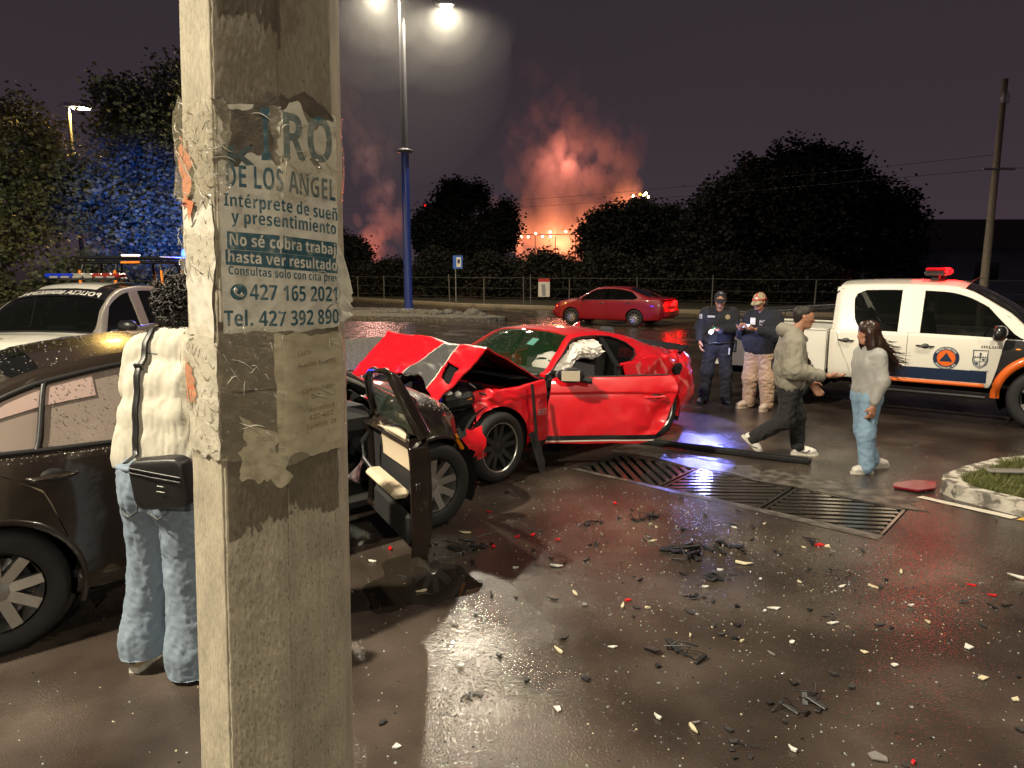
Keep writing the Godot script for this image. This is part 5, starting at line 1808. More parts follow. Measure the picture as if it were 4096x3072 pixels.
	hd.name = "handle"
	d.add_child(hd)
	hd.position = -hg
	door_handle(hd, sd, .93, .745, -1, P, .22)
	var mn := Node3D.new()
	mn.name = "mirror"
	d.add_child(mn)
	mirror(mn, Vector3.ZERO, -1, M.plastic, Vector3(.12, .085, .14), M.cream_reflection)
	mn.position = Vector3(1.82, .995, -1.05) - hg
	mn.rotation.y = deg_to_rad(-98)
	d.rotation.y = deg_to_rad(-42)
	# badge on the wing
	b = MB.new()
	write(b, "MACH 1", .035, func(x, y): return sh.at_y(2.21 - x, .60 + y, -1, .007), true, 1.0, false, .12)
	for k in 2: sh.patch(b, 2.215, 2.085, .587 + k * .056, .592 + k * .056, -1, .006, 3, 1)
	put("wing_badge", b, M.silver_print, o)

# ---- brown saloon in front
func brown_saloon() -> void:
	var o := thing("brown_saloon", "dark brown saloon car with its front passenger door wide open", "car", Vector3(-3.34, 0, -4.21), deg_to_rad(42))
	o.scale = Vector3.ONE * 1.1
	var sh := jetta(true)
	sh.dents = [[Vector3(2.98, .5, .8), .2, Vector3(-.03, 0, -.03), .05], [Vector3(3.0, .6, 0), .4, Vector3(-.06, .02, 0), .04], [Vector3(3.0, .6, -.8), .3, Vector3(-.1, 0, .05), .06]]
	var P = M.brown_paint
	cross("roof", P, o, sh, .30, 1.62, 7, 16, 8, 0, .001)
	cross("windshield", M.glass, o, sh, 1.62, 2.36, 7, 10, 8, .006)
	cross("rear_window", M.dark_glass, o, sh, -.46, .30, 7, 8, 8, .006)
	cross("boot_lid", P, o, sh, -.98, -.46, 5.6, 8, 10)
	cross("bonnet", P, o, sh, 2.42, 2.84, 5, 18, 10)
	cross("cowl", M.matte_plastic, o, sh, 2.36, 2.42, 6, 2, 8)
	for s in [-1.0, 1.0]:
		skin("roof_rail", P, o, sh, -.46, 2.36, 6, 7, 34, 3, s, 0, null, 0, .03)
		var re := [[5.0, -.02], [5.4, -.12], [5.8, -.02], [6.0, .12]]
		skin("rear_pillar", P, o, sh, -.46, re, 5, 6, 8, 6, s, 0, null, 0)
		skin("rear_quarter", P, o, sh, -1.04, [[0.0, .32], [2.0, .34], [3.0, .22], [4.0, -.06], [5.0, -.04]], 0, 5, 34, 24, s, 0, Vector3(0, .315, .355))
		var b := MB.new()
		arch_lip(b, sh, 0, .315, .352, s, .012, .03, .05)
		put("arch_lip", b, P, o)
		well(o, 0, .315, .36, s, .5, .86)
		well(o, 2.58, .315, .36, s, .45, .84)
		skin("front_wing", P, o, sh, 2.14, [[0.0, 2.84], [5.0, 2.82]], 0, 5, 34, 24, s, 0, Vector3(2.58, .315, .355))
		b = MB.new()
		arch_lip(b, sh, 2.58, .315, .352, s, .012, .03, .05)
		put("arch_lip", b, P, o)
		make_wheel(o, Vector3(0, .315, s * .76), s, .315, .21, 9, M.alloy, "road")
		make_wheel(o, Vector3(2.58, .315, s * .76), s, .315, .21, 9, M.alloy, "road")
		# rear door with its two panes
		skin("rear_door", P, o, sh, [[1.0, .36], [2.0, .34], [3.0, .22], [4.0, -.06], [5.0, -.04]], 1.12, 1, 5, 20, 16, s)
		var glm = M.reflection_tint
		skin("quarter_pane", glm, o, sh, re, [[5.0, .22], [6.0, .30]], 5.05, 5.98, 6, 6, s, .010)
		skin("window", glm, o, sh, [[5.0, .24], [6.0, .32]], [[5.0, 1.10], [6.0, 1.04]], 5.05, 5.98, 12, 6, s, .010)
		trim_line("window_seal", sh, [[1.12, 5.98], [.9, 5.99], [.5, 5.99], [.12, 5.98], [-.02, 5.8], [-.12, 5.4], [-.03, 5.0], [.5, 5.0], [1.12, 5.0]], .014, M.plastic, o, s)
		trim_line("window_divider", sh, [[.22, 5.0], [.31, 6.0]], .014, M.plastic, o, s)
		skin("middle_pillar", M.plastic, o, sh, 1.04, 1.18, 5, 6, 3, 6, s, .006)
		skin("sill", P, o, sh, .36, 2.2, 0, 1, 12, 2, s)
		door_handle(o, sh, .27, .86, s, P, .21)
	var pw := MB.new()
	var pr := []
	for j in 3:
		var row := PackedVector3Array()
		for i in 5: row.append(sh.p(lerpf(.0, .52, i / 4.0), lerpf(5.62, 5.88, j / 2.0), 1) - Vector3(0, 0, .002))
		pr.append(row)
	pw.grid(pr)
	var stk := put("window_sticker", pw, mat("pinkish_film", lin(.30, .22, .2), .35), o)
	droplets(o, sh, .0, 1.6, 7.0, 9.0, 0, 600)
	droplets(o, sh, .0, 1.1, 3.8, 5.0, 1, 260, .0028)
	droplets(o, sh, .25, 1.08, 5.05, 5.95, 1, 500, .0026)
	droplets(o, sh, 2.45, 2.8, 4.0, 7.5, 1, 200)
	# far front door stays shut, near one is open
	skin("front_door", P, o, sh, 1.12, 2.13, 1, 5, 14, 12, -1)
	skin("window", M.glass, o, sh, 1.18, 2.25, 5.05, 5.95, 12, 6, -1, .01)
	cabin(o, .1, 2.2, .3, .9, .78, 1.98, [Vector3(1.35, .42, -.36), Vector3(1.35, .42, .36), Vector3(.55, .45, -.3), Vector3(.55, .45, .3)], M.beige)
	cap_end(o, sh, -1.05, P, "tail_panel")
	var b := MB.new()
	b.box(Vector3(-1.06, .5, 0), Vector3(.2, .3, 1.4), Basis(), .06)
	put("rear_bumper", b, P, o)
	cap_end(o, sh, 2.88, M.plastic, "front_grille")
	# front bumper and lamp on the near corner
	skin("front_bumper", P, o, sh, 2.84, 2.88, 0, 5, 4, 14, 1)
	skin("front_bumper", P, o, sh, 2.84, 2.88, 0, 5, 4, 14, -1)
	b = MB.new()
	b.box(Vector3(2.85, .66, .68), Vector3(.16, .12, .08), Basis(Vector3.UP, .5), .03)
	put("headlamp", b, M.dark_glass, o)
	b = MB.new()
	b.box(Vector3(2.835, .60, .785), Vector3(.03, .17, .045), Basis(Vector3.BACK, .55), .01)
	put("indicator_lens", b, M.amber_lens, o)
	# open front door on the near side
	var d := Node3D.new()
	d.name = "open_door"
	o.add_child(d)
	var hg := Vector3(2.13, 0, .86)
	d.position = hg
	b = MB.new()
	sh.panel(b, 1.12, 2.13, 1, 5, 16, 14, 1, 0, null, .002, .12)
	for i in b.v.size(): b.v[i] -= hg
	put("door_skin", b, P, d)
	# inner side: dark card, beige inserts, armrest, pocket
	var inner := func(x0: float, x1: float, w0: float, w1: float, dep: float, nx := 8, nw := 6) -> MB:
		var mb := MB.new()
		sh.panel(mb, x0, x1, w0, w1, nx, nw, 1, dep, null, .002, -.04)
		for i in mb.v.size(): mb.v[i] -= hg
		return mb
	put("door_card", inner.call(1.16, 2.10, 1.1, 4.95, .075), M.matte_plastic, d)
	put("door_insert", inner.call(1.24, 1.80, 2.75, 3.75, .10), M.beige, d)
	put("upper_insert", inner.call(1.24, 1.86, 4.05, 4.45, .10), M.beige, d)
	b = MB.new()
	b.box(Vector3(1.5, .60, .71) - hg, Vector3(.62, .06, .12), Basis(), .025)
	put("armrest", b, M.beige, d)
	b = MB.new()
	b.box(Vector3(1.5, .38, .745) - hg, Vector3(.72, .2, .05), Basis(), .02)
	put("door_pocket", b, M.matte_plastic, d)
	b = MB.new()
	b.tube([Vector3(1.92, .84, .72) - hg, Vector3(1.95, .78, .68) - hg, Vector3(1.93, .66, .68) - hg, Vector3(1.84, .60, .71) - hg], .02, 8)
	put("pull_handle", b, M.plastic, d)
	# shut face along the rear edge with latch
	b = MB.new()
	b.box(Vector3(1.112, .56, .795) - hg, Vector3(.014, .7, .11), Basis(), .004)
	put("shut_face", b, P, d)
	b = MB.new()
	b.box(Vector3(1.105, .66, .79) - hg, Vector3(.012, .05, .03), Basis(), .004)
	put("latch", b, M.dark_alloy, d)
	# window frame and pane
	var fr := []
	for e in [[1.14, 5.0], [1.12, 5.5], [1.12, 5.9], [1.2, 6.0], [1.5, 6.0], [1.7, 5.98], [1.95, 5.9], [2.12, 5.3], [2.15, 5.0]]: fr.append(sh.p(e[0], e[1], 1) - hg)
	b = MB.new()
	b.tube(fr, [.05, .045, .036, .034, .034, .034, .034, .036, .04], 8, .6, Vector3(1, 0, 0))
	put("window_frame", b, P, d)
	b = MB.new()
	sh.panel(b, 1.15, [[5.0, 2.12], [6.0, 1.74]], 5.0, 5.96, 8, 6, 1, .012, null, 0, 0)
	for i in b.v.size(): b.v[i] -= hg
	put("window_pane", b, M.glass, d)
	mirror(d, Vector3(2.04, 1.0, 1.0) - hg, 1, P, Vector3(.10, .075, .12))
	d.rotation.y = deg_to_rad(75)
	d.scale = Vector3.ONE * .9
	d.position.y = .08

# ---- white rescue pickup at right
func pickup_body(o: Node3D, sh: Shell, P: Material, roofm: Material, hoodm: Material, wing: Material, arch_m: Material, glassm: Material, sidem: Material, seatm: Material) -> void:
	cross("roof", roofm, o, sh, .66, 2.12, 7, 18, 8, 0, .001)
	cross("windshield", glassm, o, sh, 2.12, 2.98, 7, 10, 8, .006)
	cross("bonnet", hoodm, o, sh, 3.04, 4.05, 5, 16, 10)
	cross("cowl", M.matte_plastic, o, sh, 2.98, 3.04, 6, 2, 8)
	for s in [-1.0, 1.0]:
		skin("roof_rail", P, o, sh, .62, 2.98, 6.12, 7, 34, 3, s, 0, null, 0, .03)
		skin("window_surround", P, o, sh, .66, 2.60, 5.96, 6.12, 24, 2, s, 0, null, 0, .03)
		var re := [[5.0, 1.0], [5.3, .90], [5.7, .86], [5.88, .90], [5.96, 1.0]]
		skin("rear_pillar", P, o, sh, .62, re, 5, 5.96, 8, 8, s, 0, null, 0)
		skin("rear_window", sidem, o, sh, re, 1.44, 5.02, 5.95, 10, 8, s, .012)
		skin("middle_pillar", P, o, sh, 1.44, 1.70, 5, 5.96, 4, 6, s, 0, null, .0)
		skin("front_window", sidem, o, sh, 1.71, [[5.0, 2.86], [5.5, 2.66], [5.96, 2.40]], 5.02, 5.95, 12, 8, s, .012)
		skin("front_pillar", P, o, sh, [[5.0, 2.86], [5.5, 2.66], [5.96, 2.40]], [[5.0, 2.98], [5.5, 2.98], [6.12, 2.98]], 5, 6.12, 4, 6, s, 0, null, .0)
		skin("rear_door", P, o, sh, [[0.6, .95], [2.0, .84], [3.0, .72], [5.0, .66]], 1.57, .6, 5, 14, 12, s)
		skin("front_door", P, o, sh, 1.57, [[.6, 2.50], [2.0, 2.58], [3.0, 2.62], [5.0, 2.66]], .6, 5, 14, 12, s)
		skin("cab_corner", P, o, sh, .60, [[0.6, .95], [2.0, .84], [3.0, .72], [5.0, .66]], .6, 5, 5, 10, s)
		skin("front_wing", wing, o, sh, [[.6, 2.50], [2.0, 2.58], [3.0, 2.62], [5.0, 2.66]], 4.05, .4, 5, 34, 22, s, 0, Vector3(3.085, .40, .47))
		var b := MB.new()
		arch_lip(b, sh, 3.085, .40, .455, s, .05, .10, .06, -.1, PI + .1)
		put("arch_flare", b, arch_m, o)
		well(o, 3.085, .40, .46, s, .5, .9)
		well(o, 0, .40, .46, s, .5, .9)
		make_wheel(o, Vector3(3.085, .385, s * .80), s, .385, .25, 6, M.alloy, "road")
		make_wheel(o, Vector3(0, .385, s * .80), s, .385, .25, 6, M.alloy, "road")
		door_handle(o, sh, .82, .99, s, M.black_paint, .2)
		door_handle(o, sh, 1.78, .97, s, M.black_paint, .2)
		mirror(o, Vector3(2.56, 1.19, s * 1.08), s, M.black_paint, Vector3(.10, .11, .15))
		# bed side
		b = MB.new()
		var rows := []
		var skip := {}
		var ny := 16
		var nx := 30
		for j in ny + 1:
			var row := PackedVector3Array()
			for i in nx + 1:
				var y := lerpf(.52, 1.12, float(j) / ny)
				var x := lerpf(-1.15, .55, float(i) / nx)
				var d := Vector2(x, y - .40)
				var q := Vector3(x, y, s * (.90 + .02 * sin((y - .5) * 4)))
				if d.length() < .46: q = Vector3(d.normalized().x * .46, .40 + d.normalized().y * .46, q.z)
				row.append(q)
			rows.append(row)
		for j in ny:
			for i in nx:
				var ins := true
				for e in [[0, 0], [0, 1], [1, 0], [1, 1]]:
					if Vector2(lerpf(-1.15, .55, float(i + e[1]) / nx), lerpf(.52, 1.12, float(j + e[0]) / ny) - .40).length() >= .459: ins = false
				if ins: skip[j * (nx + 1) + i] = true
		b.grid(rows, false, skip)
		b.box(Vector3(-.3, 1.12, s * .885), Vector3(1.7, .03, .08), Basis(), .012)
		b.box(Vector3(.556, .82, s * .86), Vector3(.012, .6, .1))
		put("bed_side", b, P, o)
	var b := MB.new()
	b.box(Vector3(-.3, .62, 0), Vector3(1.7, .05, 1.6))
	b.box(Vector3(-1.15, .84, 0), Vector3(.06, .55, 1.72), Basis(), .02)
	b.box(Vector3(.55, .84, 0), Vector3(.04, .55, 1.7))
	put("cargo_bed", b, P, o)
	b = MB.new()
	var rw := []
	for j in 7:
		var row := PackedVector3Array()
		for i in 9: row.append(Vector3(.615, lerpf(.5, 1.72, j / 6.0), lerpf(-.84, .84, i / 8.0) * lerpf(1.0, .78, maxf(0, j - 3) / 3.0)))
		rw.append(row)
	b.grid(rw)
	put("cab_back", b, P, o)
	b = MB.new()
	b.box(Vector3(1.5, .42, 0), Vector3(5.0, .12, 1.0))
	put("chassis", b, M.pit, o)
	cabin(o, .66, 2.9, .5, 1.1, .82, 2.7, [Vector3(1.95, .68, -.4), Vector3(1.95, .68, .4), Vector3(1.1, .70, -.35), Vector3(1.1, .70, .35)], seatm)
	cap_end(o, sh, 4.05, M.plastic, "front_grille")
	b = MB.new()
	b.box(Vector3(4.12, .55, 0), Vector3(.2, .25, 1.6), Basis(), .06)
	put("front_bumper", b, hoodm, o)
	for s in [-1.0, 1.0]:
		b = MB.new()
		b.ell(Vector3(4.06, .84, s * .68), Vector3(.1, .09, .16), Basis(Vector3.UP, -s * .4), 12, 8)
		put("headlamp", b, M.clear_lens, o)

func rescue_pickup() -> void:
	var o := thing("rescue_pickup", "white double cab rescue pickup with navy and orange stripes and red beacon", "pickup truck", Vector3(4.69, 0, -11.48), deg_to_rad(-36))
	o.scale = Vector3.ONE * 1.04
	var sh := pickup()
	pickup_body(o, sh, M.white_paint, M.white_paint, M.navy_paint, M.black_paint, M.orange_paint, M.dark_glass, M.dark_glass, M.seat_cloth)
	for s in [-1.0, 1.0]:
		var b := MB.new()
		sh.patch(b, .97, 2.48, .535, .69, s, .004, 26, 4)
		put("navy_stripe", b, M.navy_paint, o)
		b = MB.new()
		b.tube([Vector3(.98, .50, s * .885), Vector3(1.7, .50, s * .89), Vector3(2.46, .50, s * .885)], .026, 8)
		put("orange_stripe", b, M.orange_paint, o)
		b = MB.new()
		sh.patch(b, 1.567, 1.573, .70, 1.12, s, .001, 1, 10)
		put("door_gap", b, M.plastic, o)
		b = MB.new()
		b.box(Vector3(1.7, .36, s * .90), Vector3(1.6, .04, .14), Basis(), .015)
		put("side_step", b, M.plastic, o)
	# round emblem on the front door: ring with lettering, orange disc, blue triangle
	var c := Vector2(2.03, .83)
	var pt := func(x: float, y: float, off: float) -> Vector3: return sh.at_y(c.x + x, c.y + y, 1, off)
	var disc := func(r0: float, r1: float, off: float) -> MB:
		var mb := MB.new()
		var rr := []
		for j in 4:
			var row := PackedVector3Array()
			for i in 41: row.append(pt.call(cos(TAU * i / 40) * lerpf(r0, r1, j / 3.0), sin(TAU * i / 40) * lerpf(r0, r1, j / 3.0), off))
			rr.append(row)
		mb.grid(rr)
		return mb
	var em := put("round_emblem", disc.call(0, .148, .005), M.navy_paint, o)
	put("orange_disc", disc.call(0, .103, .0065), M.orange_paint, em)
	var b := MB.new()
	var tri := []
	for j in 6:
		var row := PackedVector3Array()
		for i in 6:
			var y := lerpf(-.045, .072, j / 5.0)
			row.append(pt.call(lerpf(-.075, .075, i / 5.0) * (1 - j / 5.0), y, .008))
		tri.append(row)
	b.grid(tri)
	put("blue_triangle", b, M.navy_paint, em)
	b = MB.new()
	write(b, "PROTECCIÓN CIVIL", .024, func(x, y): return pt.call(-cos(.52 + x / .115) * (.114 + y), sin(.52 + x / .115) * (.114 + y), .008), true, 1.0, false, .24)
	write(b, "SAN JUAN DEL RÍO", .022, func(x, y): return pt.call(-cos(.55 + x / .125) * (.138 - y), -sin(.55 + x / .125) * (.138 - y), .008), true, 1.0, false, .25)
	put("ring_lettering", b, M.print_white, em)
	# crest: shield outline with a small towered emblem, and its name below
	b = MB.new()
	var c2 := Vector2(2.40, .85)
	var q := func(x: float, y: float) -> Vector3: return sh.at_y(c2.x + x, c2.y + y, 1, .006)
	var outline := []
	for e in [[-.08, .105], [.08, .105], [.075, .05], [.08, -.02], [.065, -.075], [.03, -.105], [0, -.125], [-.03, -.105], [-.065, -.075], [-.08, -.02], [-.075, .05], [-.08, .105]]: outline.append(q.call(e[0], e[1]))
	b.tube(outline, .0055, 5, .4, Vector3.BACK)
	var inr := []
	for e in [[-.065, .015], [.065, .015], [.065, -.02], [.05, -.07], [0, -.105], [-.05, -.07], [-.065, -.02], [-.065, .015]]: inr.append(q.call(e[0], e[1]))
	b.tube(inr, .004, 5, .4, Vector3.BACK)
	b.tube([q.call(0, .015), q.call(0, -.1)], .004, 5, .4, Vector3.BACK)
	b.tube([q.call(-.065, -.035), q.call(.065, -.035)], .0035, 5, .4, Vector3.BACK)
	for k in 5: b.tube([q.call(-.055 + k * .027, .018), q.call(-.055 + k * .027, .032)], .006, 5, .4, Vector3.BACK)
	b.tube([q.call(0, .02), q.call(0, .06)], .009, 6, .4, Vector3.BACK)
	b.ell(q.call(0, .062), Vector3(.013, .013, .003), Basis(), 10, 6)
	b.ell(q.call(-.034, -.062), Vector3(.02, .016, .002), Basis(), 10, 6)
	b.ell(q.call(.034, -.012), Vector3(.018, .014, .002), Basis(), 10, 6)
	var cr_ := put("crest", b, M.crest_ink, o)
	b = MB.new()
	write(b, "SAN JUAN DEL RÍO", .016, func(x, y): return q.call(-.1 + x, -.165 + y), true, 1.0, false, .2)
	put("crest_name", b, M.crest_ink, cr_)
	b = MB.new()
	write(b, "HILUX", .03, func(x, y): return sh.at_y(2.40 + x, .985 + y, 1, .007), true, 1.0, false, .2)
	put("name_badge", b, M.chrome, o)
	b = MB.new()
	b.ell(sh.at_y(2.78, .99, 1, .006), Vector3(.03, .012, .006), Basis(), 10, 6)
	put("side_indicator", b, M.amber_lens, o)
	# beacon bar across the roof
	var bar := Node3D.new()
	bar.name = "beacon_bar"
	o.add_child(bar)
	bar.position = Vector3(1.78, 1.86, 0)
	b = MB.new()
	b.box(Vector3(0, .05, 0), Vector3(.26, .06, 1.15), Basis(), .025)
	put("housing", b, M.plastic, bar)
	b = MB.new()
	for s in [-1.0, 1.0]: b.box(Vector3(0, -.005, s * .45), Vector3(.1, .08, .06), Basis(), .01)
	put("foot", b, M.plastic, bar)
	b = MB.new()
	b.box(Vector3(0, .10, 0), Vector3(.24, .05, 1.1), Basis(), .022)
	put("lens", b, M.red_lens, bar)
	b = MB.new()
	b.ell(Vector3(.13, .075, .50), Vector3(.02, .025, .05), Basis(), 10, 8)
	put("flashing_lamp", b, M.beacon_red, bar)
	b = MB.new()
	b.ell(Vector3(.13, .075, -.2), Vector3(.02, .018, .05), Basis(), 10, 8)
	put("flashing_lamp", b, M.beacon_red, bar)
	omni("beacon_light", Vector3(.17, .09, .5), Color(1, .04, .05), .5, .15, bar)
	omni("beacon_light", Vector3(.17, .10, -.2), Color(1, .04, .05), .5, .15, bar)
	omni("beacon_light", Vector3(-.2, .14, -.2), Color(1, .04, .05), .4, .15, bar)
	# antenna whip and windscreen washer bits
	b = MB.new()
	b.tube([Vector3(2.2, 1.80, .45), Vector3(2.28, 1.86, .5), Vector3(2.36, 1.84, .52)], .006, 5)
	put("antenna", b, M.plastic, o)
	# roll bar behind the cab
	b = MB.new()
	b.tube([Vector3(-.9, 1.12, .8), Vector3(-.9, 1.30, .78), Vector3(.4, 1.40, .72), Vector3(.4, 1.40, -.72), Vector3(-.9, 1.30, -.78)], .02, 7)
	put("bed_rail", b, M.plastic, o)

# ---- police pickup at left
func police_pickup() -> void:
	var o := thing("police_pickup", "silver police pickup with black and white bonnet and mirrored windscreen lettering", "pickup truck", Vector3(-6.96, 0, -13.2), deg_to_rad(-88))
	o.scale = Vector3.ONE * 1.0
	var sh := pickup()
	for k in range(6, 10):
		sh.st[4][2 + k * 2] -= .05
		sh.st[3][2 + k * 2] -= .015
	pickup_body(o, sh, M.silver_paint, M.black_paint, M.black_paint, M.silver_paint, M.silver_paint, M.dark_glass, M.dark_glass, M.seat_cloth)
	var b := MB.new()
	var rows := []
	for j in 15:
		var row := PackedVector3Array()
		for i in 13:
			var f := i / 6.0 - 1.0
			row.append(sh.p(lerpf(.8, 2.08, j / 14.0), 9.0 - absf(f) * 1.35, -1.0 if f < 0 else 1.0) + Vector3(0, .004, 0))
		rows.append(row)
	b.grid(rows)
	put("white_roof_panel", b, M.white_paint, o)
	b = MB.new()
	rows = []
	for j in 15:
		var row := PackedVector3Array()
		for i in 13:
			var f := i / 6.0 - 1.0
			row.append(sh.p(lerpf(3.06, 4.02, j / 14.0), 9.0 - absf(f) * lerpf(2.2, 1.7, j / 14.0), -1.0 if f < 0 else 1.0) + Vector3(0, .005, 0))
		rows.append(row)
	b.grid(rows)
	put("white_bonnet_panel", b, M.white_paint, o)
	# grey star on the bonnet
	b = MB.new()
	var star := PackedVector2Array()
	for k in 14: star.append(Vector2(cos(TAU * k / 14), sin(TAU * k / 14)) * (.20 if k % 2 == 0 else .09))
	b.prism(star, .003, Transform3D(Basis(Vector3.RIGHT, -PI / 2) , Vector3(3.62, 1.127, 0)))
	put("bonnet_star", b, M.galvanised, o)
	# dark band with mirrored lettering along the top of the windscreen
	b = MB.new()
	rows = []
	for j in 5:
		var row := PackedVector3Array()
		for i in 25:
			var f := i / 12.0 - 1.0
			row.append(sh.p(lerpf(2.13, 2.37, j / 4.0), 9.0 - absf(f) * 1.98, -1.0 if f < 0 else 1.0) + Vector3(.002, .003, 0))
		rows.append(row)
	b.grid(rows)
	put("windscreen_band", b, M.black_paint, o)
	b = MB.new()
	write(b, "POLICIA MUNICIPAL", .11, func(x, y):
		var z: float = -(x - .56)
		var xx: float = 2.325 - y * 1.25
		var w: float = 9.0 - absf(z) / .67 * 1.98
		return sh.p(xx, w, -1.0 if z < 0 else 1.0) + Vector3(.006, .009, 0), true, 1.0, true, 1.12)
	put("mirrored_lettering", b, M.print_white, o)
	for s in [-1.0, 1.0]:
		trim_line("chrome_strip", sh, [[.9, 4.98], [1.8, 4.98], [2.75, 4.98]], .013, M.chrome, o, s)
	# light bar
	var bar := Node3D.new()
	bar.name = "light_bar"
	o.add_child(bar)
	bar.position = Vector3(1.55, 1.87, 0)
	b = MB.new()
	b.box(Vector3(0, .02, 0), Vector3(.24, .05, 1.2), Basis(), .02)
	put("housing", b, M.plastic, bar)
	for k in 8:
		b = MB.new()
		var z := -.525 + k * .15
		b.box(Vector3(.02, .07, z), Vector3(.24, .07, .142), Basis(), .018)
		put("lens", b, [M.bar_red, M.bar_red, M.bar_red, M.bar_clear, M.bar_clear, M.blue_lens, M.blue_lens, M.blue_lens][k], bar)
	for k in 6:
		b = MB.new()
		b.box(Vector3(.135, .045, -.45 + k * .18), Vector3(.02, .035, .13), Basis(), .006)
		put("lamp_module", b, M.bar_clear, bar)
	# roll cage with reflective tape and canopy over the bed
	var cg := Node3D.new()
	cg.name = "roll_cage"
	o.add_child(cg)
	for e in [[.45, .72], [.45, -.72], [-.3, .74], [-.3, -.74], [-1.05, .74], [-1.05, -.74], [.45, .1], [-1.05, .1]]:
		b = MB.new()
		b.tube([Vector3(e[0], 1.1, e[1]), Vector3(e[0], 1.9, e[1]), Vector3(e[0] + (.06 if e[0] < 0 else -.06), 2.16, e[1] * .92)], .022, 8)
		put("cage_post", b, M.plastic, cg)
		b = MB.new()
		b.tube([Vector3(e[0] + .006, 1.72, e[1]), Vector3(e[0] + .006, 2.02, e[1] * .985)], .024, 8)
		put("reflective_tape", b, M.reflector, cg)
	for s in [-.68, .68]:
		b = MB.new()
		b.tube([Vector3(.42, 2.16, s), Vector3(-1.02, 2.16, s)], .022, 8)
		put("cage_rail", b, M.plastic, cg)
	for x in [.42, -.3, -1.02]:
		b = MB.new()
		b.tube([Vector3(x, 2.16, -.68), Vector3(x, 2.16, .68)], .022, 8)
		put("cage_rail", b, M.plastic, cg)
	b = MB.new()
	b.tube([Vector3(.45, 2.16, -.35), Vector3(.45, 2.16, -.02)], .025, 8)
	put("reflective_tape", b, M.reflector, cg)
	b = MB.new()
	b.box(Vector3(-.3, 2.24, 0), Vector3(1.7, .05, 1.5), Basis(), .02)
	put("canopy", b, M.plastic, cg)
	b = MB.new()
	b.box(Vector3(.25, 2.285, -.1), Vector3(.10, .03, .3), Basis(), .01)
	put("work_lamp", b, M.lamp_lens_dim, cg)
	# unseen blue beacon behind the concrete pole, placed to light the tree blue
	b = MB.new()
	b.lathe([Vector2(0, .14), Vector2(.05, .13), Vector2(.07, .08), Vector2(.07, 0)], 14, Transform3D(Basis(), Vector3(-.6, 2.28, -.72)))
	put("unseen_blue_beacon", b, M.beacon_blue, cg)
	omni("beacon_light", Vector3(-.6, 2.36, -.72), Color(.03, .14, 1), 8, .05, cg)
	var sp := SpotLight3D.new()  # beam of the unseen beacon, aimed to light the leaves blue
	sp.name = "unseen_beacon_beam"
	sp.light_color = Color(.04, .30, 1)
	sp.light_energy = 300
	sp.light_size = .5
	sp.spot_angle = 15
	sp.spot_angle_attenuation = .7
	sp.spot_range = 40
	sp.shadow_enabled = true
	cg.add_child(sp)
	sp.position = Vector3(-.62, 2.40, -.72)
	sp.basis = Basis.looking_at(Vector3(-5.7, .95, 3.25).normalized(), Vector3.UP)

